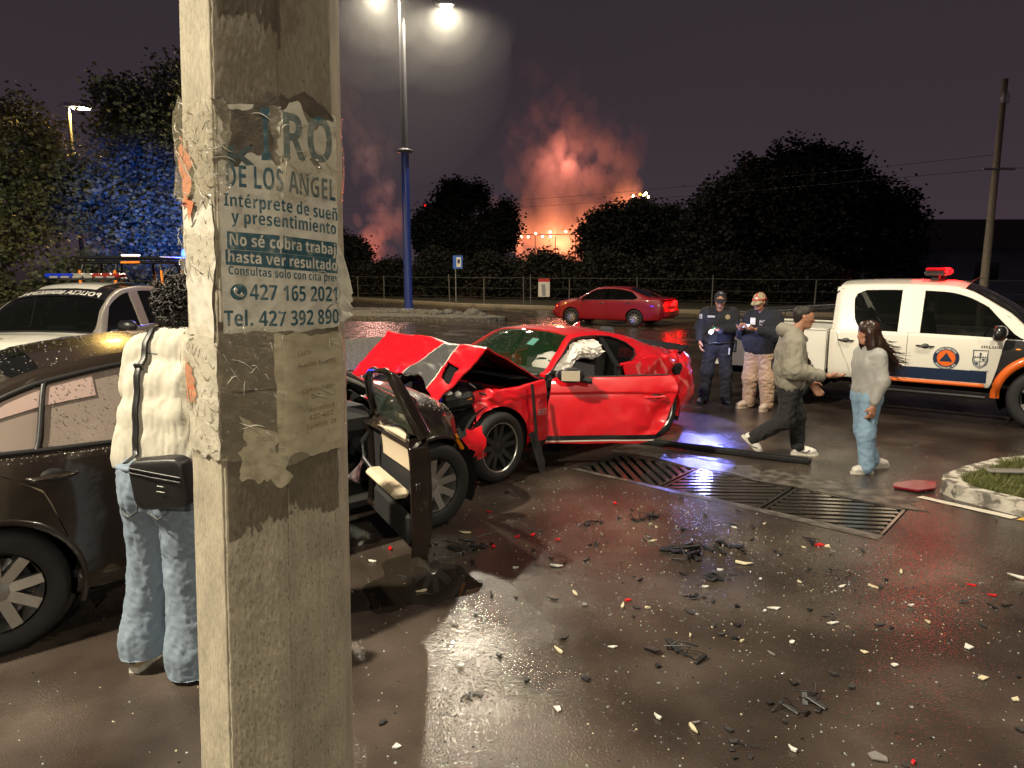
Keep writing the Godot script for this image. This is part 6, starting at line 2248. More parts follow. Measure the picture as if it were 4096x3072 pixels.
# ---- red saloon passing on the far road
func red_saloon() -> void:
	var o := thing("red_saloon", "red saloon car passing on the far road with tail lamps lit", "car", Vector3(4.77, 0, -25.96), deg_to_rad(148.7))
	o.scale = Vector3.ONE * .97
	var sh := jetta()
	var P = M.sedan_paint
	cross("roof", P, o, sh, .30, 1.62, 7, 12, 6, 0, .001)
	cross("windshield", M.dark_glass, o, sh, 1.62, 2.36, 7, 8, 6, .006)
	cross("rear_window", M.dark_glass, o, sh, -.46, .30, 7, 8, 6, .006)
	cross("boot_lid", P, o, sh, -.98, -.46, 5, 6, 8)
	cross("bonnet", P, o, sh, 2.38, 3.26, 5, 12, 8)
	for s in [-1.0, 1.0]:
		skin("roof_rail", P, o, sh, -.46, 2.36, 6, 7, 24, 3, s, 0, null, 0, .03)
		skin("rear_pillar", P, o, sh, -.46, [[5.0, .02], [5.4, -.10], [6.0, .14]], 5, 6, 6, 4, s, 0, null, 0)
		skin("rear_quarter", P, o, sh, -1.04, [[0.0, .34], [2.0, .34], [3.0, .22], [5.0, -.02]], 0, 5, 28, 20, s, 0, Vector3(0, .315, .355))
		skin("front_wing", P, o, sh, 2.14, 3.26, 0, 5, 28, 20, s, 0, Vector3(2.58, .315, .355))
		skin("rear_door", P, o, sh, [[0.0, .34], [2.0, .34], [3.0, .22], [5.0, -.02]], 1.12, 0, 5, 10, 8, s)
		skin("front_door", P, o, sh, 1.12, 2.14, 0, 5, 10, 8, s)
		skin("rear_side_window", M.dark_glass, o, sh, [[5.0, .02], [5.4, -.10], [6.0, .14]], 1.08, 5, 6, 8, 5, s, .01)
		skin("front_side_window", M.dark_glass, o, sh, 1.14, 2.3, 5, 6, 8, 5, s, .01)
		trim_line("window_trim", sh, [[.0, 4.98], [1.2, 4.98], [2.3, 4.98]], .012, M.chrome, o, s)
		door_handle(o, sh, .27, .86, s, M.chrome, .18)
		door_handle(o, sh, 1.3, .85, s, M.chrome, .18)
		mirror(o, Vector3(2.06, 1.0, s * .98), s, P, Vector3(.09, .07, .1))
		well(o, 0, .315, .36, s, .5, .86)
		well(o, 2.58, .315, .36, s, .45, .84)
		make_wheel(o, Vector3(0, .315, s * .76), s, .315, .2, 10, M.alloy, "road")
		make_wheel(o, Vector3(2.58, .315, s * .76), s, .315, .2, 10, M.alloy, "road")
		var b := MB.new()
		b.box(Vector3(-1.0, .83, s * .62), Vector3(.16, .13, .3), Basis(Vector3.UP, s * .35), .03)
		put("tail_lamp", b, M.tail_glow, o)
		b = MB.new()
		b.box(Vector3(3.22, .66, s * .58), Vector3(.22, .13, .26), Basis(Vector3.UP, -s * .5), .03)
		put("headlamp", b, M.head_glow, o)
	omni("tail_light", Vector3(-1.25, .83, -.6), Color(1, .05, .05), .35, .08, o)
	omni("tail_light", Vector3(-1.25, .83, .6), Color(1, .05, .05), .35, .08, o)
	cabin(o, .1, 2.2, .3, .9, .78, 1.98, [Vector3(1.35, .42, -.36), Vector3(1.35, .42, .36)], M.seat_cloth)
	cap_end(o, sh, -1.05, P, "tail_panel")
	cap_end(o, sh, 3.28, M.plastic, "front_grille")
	var b := MB.new()
	b.box(Vector3(-1.08, .5, 0), Vector3(.2, .3, 1.4), Basis(), .06)
	put("rear_bumper", b, P, o)
	b = MB.new()
	b.box(Vector3(3.42, .46, 0), Vector3(.22, .28, 1.3), Basis(), .08)
	put("front_bumper", b, P, o)
	b = MB.new()
	b.box(Vector3(-1.16, .82, 0), Vector3(.03, .1, .5), Basis(), .01)
	put("tail_band", b, M.tail_glow, o)

# ---------------------------------------------------------------- people
# A figure is a field of tapered capsules joined by a smooth union and meshed with surface nets. Person space: +z is where the body faces, +x its left.
func field(b: MB, bones: Array, cell: float, k := 55.0) -> void:
	var lo := Vector3.ONE * 1e9
	var hi := -lo
	var mar := 5.5 / k
	for e in bones:
		var r: float = maxf(e[2], e[3]) + mar * .6 + cell * 2
		for p in [e[0], e[1]]:
			lo = lo.min(p - Vector3.ONE * r); hi = hi.max(p + Vector3.ONE * r)
	var nx := int((hi.x - lo.x) / cell) + 2
	var ny := int((hi.y - lo.y) / cell) + 2
	var nz := int((hi.z - lo.z) / cell) + 2
	var F := PackedFloat32Array()
	F.resize(nx * ny * nz)
	for e in bones:
		var a: Vector3 = e[0]
		var c: Vector3 = e[1]
		var ra: float = e[2]
		var rb: float = e[3]
		var fd: Vector3 = e[4] if e.size() > 4 else Vector3.ZERO
		var fs: float = (1.0 / e[5] - 1.0) if e.size() > 5 else 0.0
		var grow: float = maxf(1.0, e[5]) if e.size() > 5 else 1.0
		var r := maxf(ra, rb) * grow + mar
		var l0 := (a.min(c) - Vector3.ONE * r - lo) / cell
		var l1 := (a.max(c) + Vector3.ONE * r - lo) / cell
		var ab := c - a
		if fs != 0.0: ab += fd * (ab.dot(fd) * fs)
		var len2 := maxf(ab.length_squared(), 1e-9)
		for z in range(maxi(0, int(l0.z)), mini(nz, int(l1.z) + 2)):
			for y in range(maxi(0, int(l0.y)), mini(ny, int(l1.y) + 2)):
				var ix := (z * ny + y) * nx
				for x in range(maxi(0, int(l0.x)), mini(nx, int(l1.x) + 2)):
					var q := lo + Vector3(x, y, z) * cell - a
					if fs != 0.0: q += fd * (q.dot(fd) * fs)
					var t := clampf(q.dot(ab) / len2, 0, 1)
					var d := (q - ab * t).length() - lerpf(ra, rb, t)
					if d < mar: F[ix + x] += exp(-k * d)
	for i in F.size(): F[i] = -log(F[i]) / k if F[i] > 1e-6 else 0.25
	var id := PackedInt32Array()
	id.resize(F.size())
	id.fill(-1)
	var off := PackedInt32Array([0, 1, nx, nx + 1, nx * ny, nx * ny + 1, nx * ny + nx, nx * ny + nx + 1])
	var pos := [Vector3(0, 0, 0), Vector3(1, 0, 0), Vector3(0, 1, 0), Vector3(1, 1, 0), Vector3(0, 0, 1), Vector3(1, 0, 1), Vector3(0, 1, 1), Vector3(1, 1, 1)]
	var edges := [[0, 1], [2, 3], [4, 5], [6, 7], [0, 2], [1, 3], [4, 6], [5, 7], [0, 4], [1, 5], [2, 6], [3, 7]]
	for z in nz - 1:
		for y in ny - 1:
			var ix := (z * ny + y) * nx
			for x in nx - 1:
				var i := ix + x
				var s := 0
				for q in 8:
					if F[i + off[q]] < 0: s += 1
				if s == 0 or s == 8: continue
				var sum := Vector3.ZERO
				var cnt := 0
				for e in edges:
					var f0 := F[i + off[e[0]]]
					var f1 := F[i + off[e[1]]]
					if (f0 < 0) != (f1 < 0):
						sum += pos[e[0]].lerp(pos[e[1]], f0 / (f0 - f1))
						cnt += 1
				id[i] = b.vert(lo + (Vector3(x, y, z) + sum / cnt) * cell)
	var st := [1, nx, nx * ny]
	for z in range(1, nz - 1):
		for y in range(1, ny - 1):
			for x in range(1, nx - 1):
				var i := (z * ny + y) * nx + x
				var neg := F[i] < 0
				for ax in 3:
					if neg == (F[i + st[ax]] < 0): continue
					var u: int = st[(ax + 1) % 3]
					var w: int = st[(ax + 2) % 3]
					var q0 := id[i]; var q1 := id[i - u]; var q2 := id[i - u - w]; var q3 := id[i - w]
					if neg:
						b.face(q0, q2, q1); b.face(q0, q3, q2)
					else:
						b.face(q0, q1, q2); b.face(q0, q2, q3)
func rumple(b: MB, seed_: int, amp: float, scale: Vector3, from := 0) -> void:
	var nn := PackedVector3Array()
	nn.resize(b.v.size())
	for k in b.ix.size() / 3:
		var a := b.ix[k * 3]; var c := b.ix[k * 3 + 1]; var d := b.ix[k * 3 + 2]
		var m := (b.v[d] - b.v[a]).cross(b.v[c] - b.v[a])
		nn[a] += m; nn[c] += m; nn[d] += m
	var n := fnl(seed_, 1.0, 2)
	for i in range(from, b.v.size()):
		var p := b.v[i] * scale
		var h := n.get_noise_3dv(p)
		b.v[i] += nn[i].normalized() * amp * (1.0 - 2.2 * absf(h))
func hand(b: MB, wr: Vector3, dir: Vector3, palm: Vector3, side: float, curl: float, sc := 1.0, spread := .35) -> void:
	dir = dir.normalized()
	palm = (palm - dir * palm.dot(dir)).normalized()
	var acr := dir.cross(palm) * side
	var bones := []
	var kn := wr + dir * .088 * sc
	bones.append([wr - dir * .03, wr + dir * .02, .026 * sc, .026 * sc, palm, .75])
	for k in 4:
		var o := (k - 1.5) * .021 * sc
		bones.append([wr + dir * .02 + acr * o * .7, kn + acr * o, .018 * sc, .0115 * sc])
		var l: float = [.040, .045, .042, .032][k] * sc
		var d := (dir + acr * (k - 1.5) * spread * .18).normalized()
		var p := kn + acr * o
		for j in 3:
			d = d.rotated(acr * side, -curl * [.5, .75, .55][j] * side).normalized() if false else (d * cos(curl * [.5, .75, .55][j]) + palm * sin(curl * [.5, .75, .55][j])).normalized()
			var e: Vector3 = p + d * l * [1.0, .68, .52][j]
			bones.append([p, e, (.0105 - j * .001) * sc, (.0095 - j * .001) * sc])
			p = e
	var tb := wr + dir * .025 * sc - acr * .028 * sc
	var t1 := tb + (dir * .6 - acr * .75 + palm * .35).normalized() * .042 * sc
	var t2 := t1 + (dir * .9 - acr * .25 + palm * (.3 + curl * .4)).normalized() * .036 * sc
	bones.append([tb, t1, .016 * sc, .013 * sc]); bones.append([t1, t2, .012 * sc, .010 * sc])
	field(b, bones, .0055, 160.0)
func head(b: MB, c: Vector3, f: Vector3, up: Vector3, sc := 1.0) -> void:
	# c is the middle of the head, f where the face looks
	f = f.normalized()
	up = (up - f * up.dot(f)).normalized()
	var s := up.cross(f)
	var P := func(x: float, y: float, z: float) -> Vector3: return c + (s * x + up * y + f * z) * sc
	var bones := [
		[P.call(0, .035, -.02), P.call(0, .03, .02), .082 * sc, .078 * sc, s, .90],
		[P.call(0, .0, .03), P.call(0, -.07, .045), .062 * sc, .045 * sc, s, 1.0],
		[P.call(-.02, -.088, .06), P.call(.02, -.088, .06), .024 * sc, .024 * sc],
		[P.call(-.048, -.03, .01), P.call(-.035, -.075, .04), .026 * sc, .02 * sc], [P.call(.048, -.03, .01), P.call(.035, -.075, .04), .026 * sc, .02 * sc],
		[P.call(-.035, .022, .075), P.call(.035, .022, .075), .012 * sc, .012 * sc],
		[P.call(0, .012, .088), P.call(0, -.022, .106), .009 * sc, .013 * sc], [P.call(-.011, -.028, .094), P.call(.011, -.028, .094), .009 * sc, .009 * sc],
		[P.call(-.018, -.053, .086), P.call(.018, -.053, .086), .008 * sc, .008 * sc], [P.call(-.016, -.063, .083), P.call(.016, -.063, .083), .008 * sc, .008 * sc],
		[P.call(-.042, -.012, .068), P.call(-.036, -.02, .07), .016 * sc, .014 * sc], [P.call(.042, -.012, .068), P.call(.036, -.02, .07), .016 * sc, .014 * sc],
		[P.call(-.078, .012, -.008), P.call(-.078, -.022, .0), .011 * sc, .008 * sc, s, .5], [P.call(.078, .012, -.008), P.call(.078, -.022, .0), .011 * sc, .008 * sc, s, .5],
		[P.call(0, -.06, -.02), P.call(0, -.15, -.03), .052 * sc, .056 * sc]]
	field(b, bones, .0065, 150.0)
func eyes(o: Node, c: Vector3, f: Vector3, up: Vector3, sc := 1.0) -> void:
	f = f.normalized(); up = (up - f * up.dot(f)).normalized()
	var s := up.cross(f)
	for q in [-1.0, 1.0]:
		var b := MB.new()
		b.ell(c + (s * .031 * q + up * .004 + f * .076) * sc, Vector3(.013, .007, .010) * sc, Basis(s, up, f), 10, 6)
		put("eye", b, M.hair, o)
		b = MB.new()
		b.tube([c + (s * .048 * q + up * .022 + f * .077) * sc, c + (s * .03 * q + up * .030 + f * .086) * sc, c + (s * .014 * q + up * .024 + f * .088) * sc], .004 * sc, 5)
		put("eyebrow", b, M.hair, o)
func shoe(o: Node, heel: Vector3, toe: Vector3, m: Material, sole: Material, up := Vector3.UP, sc := 1.0) -> void:
	# heel and toe are points under the foot
	var d := (toe - heel).normalized()
	up = (up - d * up.dot(d)).normalized()
	var s := up.cross(d)
	var n := Node3D.new()
	n.name = "shoe"
	o.add_child(n, true)
	var L := heel.distance_to(toe)
	var b := MB.new()
	var H := heel + up * .052 * sc
	field(b, [[H + d * .04, H + d * L * .55, .036 * sc, .040 * sc], [H + d * L * .55 - up * .006, toe - d * .05 + up * .040 * sc, .040 * sc, .030 * sc], [H + d * L * .72 - s * .012, H + d * L * .72 + s * .014, .034 * sc, .034 * sc, up, .8], [H + d * .055, H + d * .06 + up * .055 * sc, .036 * sc, .038 * sc], [H + d * .075 + up * .03, H + d * L * .5 + up * .014, .034 * sc, .026 * sc]], .010, 90.0)
	for i in b.v.size():
		var h := (b.v[i] - heel).dot(up)
		if h < .02: b.v[i] += up * (.02 - h)
	put("upper", b, m, n)
	b = MB.new()
	var ol := PackedVector2Array()
	for e in [[-.01, -.026], [.03, -.037], [.10, -.035], [L - .10, -.045], [L - .04, -.038], [L - .005, -.016], [L, 0], [L - .005, .018], [L - .04, .040], [L - .10, .047], [.10, .034], [.03, .036], [-.01, .026]]: ol.append(Vector2(e[0], e[1] * sc))
	b.prism(ol, .03, Transform3D(Basis(d, s, up), heel), .003)
	put("sole", b, sole, n)
	b = MB.new()
	for k in 4: b.tube([H + d * L * (.40 + k * .07) + up * (.046 - k * .006) * sc - s * .018, H + d * L * (.40 + k * .07) + up * (.050 - k * .006) * sc, H + d * L * (.40 + k * .07) + up * (.046 - k * .006) * sc + s * .018], .004, 5)
	put("laces", b, sole, n)
func ball_cap(o: Node, c: Vector3, f: Vector3, up: Vector3, m: Material, vm: Material) -> Node3D:
	f = f.normalized(); up = (up - f * up.dot(f)).normalized()
	var s := up.cross(f)
	var n := Node3D.new()
	n.name = "cap"
	o.add_child(n)
	var b := MB.new()
	var rows := []
	for j in 8:
		var row := PackedVector3Array()
		var ph := PI * .5 * j / 7.0
		for k in 24:
			var a := TAU * k / 24
			row.append(c + up * (.022 + sin(ph) * .098) + (s * sin(a) * .088 + f * (cos(a) * .104 - .004)) * cos(ph * .96))
		rows.append(row)
	b.grid(rows, true)
	put("crown", b, m, n)
	b = MB.new()
	rows = []
	for j in 5:
		var row := PackedVector3Array()
		for k in 13:
			var a := lerpf(-1.1, 1.1, k / 12.0)
			var r := 1.0 + j * .17 * cos(a)
			row.append(c + up * (.026 - .012 * j * cos(a) + .010 * sin(a) * sin(a) * -1.0) + s * sin(a) * .088 * (1 + j * .02) + f * cos(a) * .102 * r)
		rows.append(row)
	b.grid(rows)
	var lo := []
	for r in rows:
		var row := PackedVector3Array()
		for p in r: row.append(p - up * .005)
		lo.append(row)
	b.grid(lo)
	put("peak", b, vm, n)
	return n
func limb(a: Vector3, m: Vector3, e: Vector3, r0: float, r1: float, r2: float) -> Array:
	return [[a, m, r0, r1], [m, e, r1, r2]]
func person(label: String, at: Vector3, yaw_deg: float) -> Node3D:
	return thing("person", label, "person", at, deg_to_rad(yaw_deg))
func cloth(called: String, o: Node, bones: Array, m: Material, cell: float, seed_: int, amp := .006, sc := Vector3(9, 5, 9), k := 45.0) -> MeshInstance3D:
	var b := MB.new()
	field(b, bones, cell, k)
	if amp > 0: rumple(b, seed_, amp, sc)
	return put(called, b, m, o)
func pad(called: String, o: Node, at: Vector3, size: Vector3, m: Material, yaw := 0.0, bev := .004) -> void:
	var b := MB.new()
	b.box(Vector3.ZERO, size, Basis(Vector3.UP, yaw), bev)
	put(called, b, m, o).position = at
func V(x: float, y: float, z: float) -> Vector3: return Vector3(x, y, z)

func build_people() -> void:
	officer()
	cap_man()
	hooded_man()
	woman()
	shirt_person()

func officer() -> void:
	var o := person("police officer in dark uniform and cap, head bowed, shining a torch on the wet road", V(3.12, 0, -10.7), -14)
	var hc := V(0, 1.60, .10)
	var f := V(-.08, -.14, 1)
	var up := V(0, 1, .3)
	var b := MB.new()
	head(b, hc, f, up)
	hand(b, V(-.01, 1.17, .31), V(-.75, .05, .45), V(0, -1, .2), 1, .9)
	hand(b, V(-.27, .97, .10), V(.1, -1, .18), V(1, 0, 0), -1, .7)
	field(b, limb(V(.19, 1.38, 0), V(.25, 1.14, .08), V(-.02, 1.16, .31), .04, .035, .027) + limb(V(-.19, 1.38, 0), V(-.27, 1.15, -.03), V(-.27, .98, .09), .04, .035, .027) + [[V(0, .95, 0), V(0, 1.4, 0), .09, .09], [V(0, 1.4, 0), V(0, 1.5, .04), .055, .052]] + limb(V(.1, .9, 0), V(.13, .5, .02), V(.15, .1, 0), .06, .05, .04) + limb(V(-.1, .9, 0), V(-.14, .5, .02), V(-.17, .1, 0), .06, .05, .04), .02)
	put("body", b, M.skin, o)
	eyes(o, hc, f, up)
	var tr_ := [[V(-.09, .92, 0), V(.09, .92, 0), .115, .115]] + limb(V(.10, .88, 0), V(.135, .5, .02), V(.155, .08, -.01), .105, .085, .078) + limb(V(-.10, .88, 0), V(-.145, .5, .03), V(-.175, .08, 0), .105, .085, .078)
	cloth("trousers", o, tr_, M.navy_uniform, .016, 101, .010, V(8, 9, 8))
	var jk := [[V(-.1, .98, 0), V(.1, .98, 0), .125, .125], [V(-.1, 1.12, .01), V(.1, 1.12, .01), .13, .13], [V(-.12, 1.28, 0), V(.12, 1.28, 0), .125, .125], [V(-.17, 1.40, -.01), V(.17, 1.40, -.01), .075, .075], [V(0, 1.40, 0), V(0, 1.47, .02), .075, .068]] + limb(V(.205, 1.38, 0), V(.265, 1.14, .06), V(.02, 1.155, .29), .075, .066, .048) + limb(V(-.205, 1.38, 0), V(-.28, 1.15, -.04), V(-.275, 1.0, .08), .075, .064, .05)
	cloth("jacket", o, jk, M.navy_uniform, .016, 102, .009)
	shoe(o, V(.155, 0, -.07), V(.20, 0, .20), M.leather, M.rubber)
	shoe(o, V(-.18, 0, -.05), V(-.25, 0, .21), M.leather, M.rubber)
	var cp := ball_cap(o, hc, f, up, M.navy_sweater, M.navy_sweater)
	b = MB.new()
	var st := PackedVector2Array()
	for k in 14: st.append(Vector2(sin(TAU * k / 14), cos(TAU * k / 14)) * (.032 if k % 2 == 0 else .015))
	b.prism(st, .004, Transform3D(Basis(Vector3.RIGHT, .35), hc + V(0, .085, .075)))
	put("cap_badge", b, M.silver_print, cp)
	b = MB.new()
	field(b, [[hc + V(0, .02, -.02), hc + V(0, .0, -.045), .088, .085], [hc + V(0, -.05, -.06), hc + V(0, -.07, -.06), .06, .05]], .012, 120)
	put("hair", b, M.hair, o)
	b = MB.new()
	b.tube(range(25).map(func(k): return V(sin(TAU * k / 24) * .222, .955 + .004 * sin(k), cos(TAU * k / 24) * .135)), .027, 6, 1.0)
	put("belt", b, M.leather, o)
	pad("holster", o, V(.24, .90, .0), V(.06, .19, .09), M.leather, 0, .015)
	pad("pouch", o, V(-.12, .955, .135), V(.07, .07, .03), M.leather, 0, .01)
	pad("key_tag", o, V(.16, .83, .125), V(.025, .10, .012), M.silver_print)
	pad("name_tape", o, V(-.12, 1.345, .128), V(.11, .03, .01), M.silver_print, -.12)
	b = MB.new()
	var bd := PackedVector2Array()
	for k in 16: bd.append(Vector2(sin(TAU * k / 16), cos(TAU * k / 16)) * (.044 if k % 2 == 0 else .033))
	b.prism(bd, .008, Transform3D(Basis(Vector3.UP, .2), V(.115, 1.34, .13)), .004)
	put("chest_badge", b, M.badge_gold, o)
	for e in [[0, M.flag_green], [1, M.print_white], [2, M.print_red]]: pad("flag_patch", o, V(.252 + e[0] * .012, 1.27 - e[0] * .002, .085 - e[0] * .018), V(.024, .07, .008), e[1], .95, .002)
	pad("shoulder_patch", o, V(-.27, 1.34, .055), V(.06, .07, .008), M.silver_print, -.9, .002)
	# torch: barrel, glowing lens and the beam thrown on the road
	var tn := Node3D.new()
	tn.name = "torch"
	o.add_child(tn)
	tn.position = V(-.12, 1.15, .46)
	var target := o.to_local(V(2.15, 0, -9.15)) if false else (Transform3D(Basis(Vector3.UP, deg_to_rad(-14)), V(3.12, 0, -10.7)).affine_inverse() * V(2.15, 0, -9.25))
	var dir: Vector3 = (target - tn.position).normalized()
	b = MB.new()
	b.tube([-dir * .13, -dir * .02, V(0, 0, 0), dir * .002], [.012, .012, .018, .018], 10)
	put("barrel", b, M.plastic, tn)
	b = MB.new()
	b.ell(dir * .010, V(.024, .024, .024), Basis(), 10, 8)
	put("lens_lamp", b, M.torch_led, tn)
	var sp := SpotLight3D.new()
	sp.name = "torch_light"
	sp.light_color = Color(.50, .52, 1)
	sp.light_energy = 9
	sp.light_size = .02
	sp.spot_angle = 31
	sp.spot_angle_attenuation = .06
	sp.shadow_enabled = true
	tn.add_child(sp)
	sp.position = dir * .03
	sp.look_at_from_position(sp.position, sp.position + dir, Vector3.UP) if false else sp.set_basis(Basis.looking_at(dir, Vector3.UP))
	omni("torch_light", dir * .012, Color(.6, .66, 1), .22, .012, tn)
	pad("phone", o, V(-.03, 1.205, .37), V(.07, .012, .13), M.plastic, .3)
	b = MB.new()
	b.ell(V(-.075, 1.195, .42), V(.008, .008, .008), Basis(), 8, 6)
	put("green_led", b, M.torch_green, o)

func cap_man() -> void:
	var o := person("stout man in camouflage cap, navy sweater and khaki trousers looking at his phone", V(3.66, 0, -10.35), -52)
	var hc := V(-.0, 1.59, .12)
	var f := V(-.05, -.20, 1)
	var up := V(0, 1, .3)
	var b := MB.new()
	head(b, hc, f, up, 1.04)
	hand(b, V(.10, 1.20, .37), V(-.45, .1, .55), V(-.2, 1, .1), 1, .9)
	hand(b, V(-.12, 1.20, .36), V(.5, .1, .55), V(.2, 1, .1), -1, .9)
	field(b, limb(V(.2, 1.36, 0), V(.29, 1.12, .08), V(.11, 1.2, .34), .045, .04, .03) + limb(V(-.2, 1.36, 0), V(-.29, 1.12, .08), V(-.13, 1.2, .34), .045, .04, .03) + [[V(0, .95, 0), V(0, 1.35, 0), .1, .09], [V(0, 1.38, .01), V(0, 1.48, .05), .065, .06]] + limb(V(.1, .85, 0), V(.12, .48, .02), V(.13, .1, 0), .07, .05, .04) + limb(V(-.1, .85, 0), V(-.12, .48, .02), V(-.14, .1, 0), .07, .05, .04), .02)
	put("body", b, M.skin, o)
	eyes(o, hc, f, up)
	var tr_ := [[V(-.10, .88, 0), V(.10, .88, 0), .145, .145]] + limb(V(.115, .84, 0), V(.13, .46, .02), V(.135, .08, 0), .125, .105, .085) + limb(V(-.115, .84, 0), V(-.135, .46, .04), V(-.145, .08, .03), .125, .105, .085)
	cloth("trousers", o, tr_, M.khaki, .014, 111, .012, V(7, 11, 7))
	var sw := [[V(-.1, .93, .03), V(.1, .93, .03), .155, .155], [V(-.1, 1.06, .06), V(.1, 1.06, .06), .17, .17], [V(-.12, 1.24, .03), V(.12, 1.24, .03), .145, .145], [V(-.17, 1.37, 0), V(.17, 1.37, 0), .088, .088], [V(0, 1.38, 0), V(0, 1.455, .03), .085, .078]] + limb(V(.215, 1.34, 0), V(.30, 1.10, .07), V(.13, 1.18, .31), .092, .08, .055) + limb(V(-.215, 1.34, 0), V(-.30, 1.10, .07), V(-.15, 1.18, .30), .092, .08, .055)
	cloth("sweater", o, sw, M.navy_sweater, .016, 112, .009)
	shoe(o, V(.14, 0, -.06), V(.17, 0, .22), M.tan_boot, M.tan_boot, Vector3.UP, 1.1)
	shoe(o, V(-.15, 0, -.02), V(-.20, 0, .27), M.tan_boot, M.tan_boot, Vector3.UP, 1.1)
	var cp := ball_cap(o, hc, f, up, M.camo, M.camo)
	b = MB.new()
	var fu := f.normalized()
	var uu := (up - fu * up.dot(fu)).normalized()
	var su := uu.cross(fu)
	b.tube(range(13).map(func(k): return hc + uu * .036 + su * sin(lerpf(-1.9, 1.9, k / 12.0)) * .091 + fu * (cos(lerpf(-1.9, 1.9, k / 12.0)) * .107 - .004)), .008, 6, .8)
	b.tube(range(7).map(func(k): return hc + uu * (.024 + sin(k * .22) * .10) + fu * (cos(k * .22) * .106 - .003)), .009, 6, .5)
	put("red_cap_tape", b, M.print_red, cp)
	pad("cap_label", cp, hc + uu * .062 + fu * .098 + su * .02, V(.045, .026, .006), M.print_white, .2, .002)
	b = MB.new()
	field(b, [[hc + V(0, .01, -.03), hc + V(0, -.02, -.05), .09, .082], [hc + V(0, -.06, -.06), hc + V(0, -.08, -.06), .06, .055]], .012, 120)
	put("hair", b, M.hair, o)
	var ph := Node3D.new()
	ph.name = "phone"
	o.add_child(ph)
	ph.position = V(0, 1.245, .44)
	ph.rotation = V(.75, 0, 0)
	pad("phone_case", ph, V(0, 0, 0), V(.15, .008, .075), M.plastic)
	pad("phone_screen", ph, V(0, .005, 0), V(.135, .003, .066), M.phone_screen)
	pad("id_card", o, V(-.04, 1.30, .20), V(.09, .10, .006), M.print_white, -.1)
	b = MB.new()
	write(b, "PC", .05, func(x, y): return V(.06 + x, 1.27 + y, .185 - x * .2), true)
	b.tube([V(.06, 1.255, .19), V(.14, 1.25, .175)], .006, 5)
	put("chest_print", b, M.silver_print, o)
	b = MB.new()
	b.ell(V(.312, 1.24, .04), V(.008, .05, .05), Basis(Vector3.UP, 0), 14, 10)
	put("sleeve_patch", b, M.orange_paint, o)
	b = MB.new()
	b.convex([V(0, .034, 0) - V(0, .005, 0), V(0, -.024, .032), V(0, -.024, -.032), V(.006, .029, 0), V(.006, -.024, .032), V(.006, -.024, -.032)], [[0, 1, 2], [3, 4, 5], [0, 1, 4, 3], [1, 2, 5, 4], [2, 0, 3, 5]], Transform3D(Basis(), V(.319, 1.24, .04)))
	put("patch_triangle", b, M.navy_paint, o)
	pad("radio_pouch", o, V(.235, .70, .05), V(.06, .15, .07), M.leather, .2, .015)
	b = MB.new()
	b.tube([V(.24, .78, .06), V(.25, .86, .05), V(.27, .89, .05)], .008, 5)
	put("radio_antenna", b, M.plastic, o)

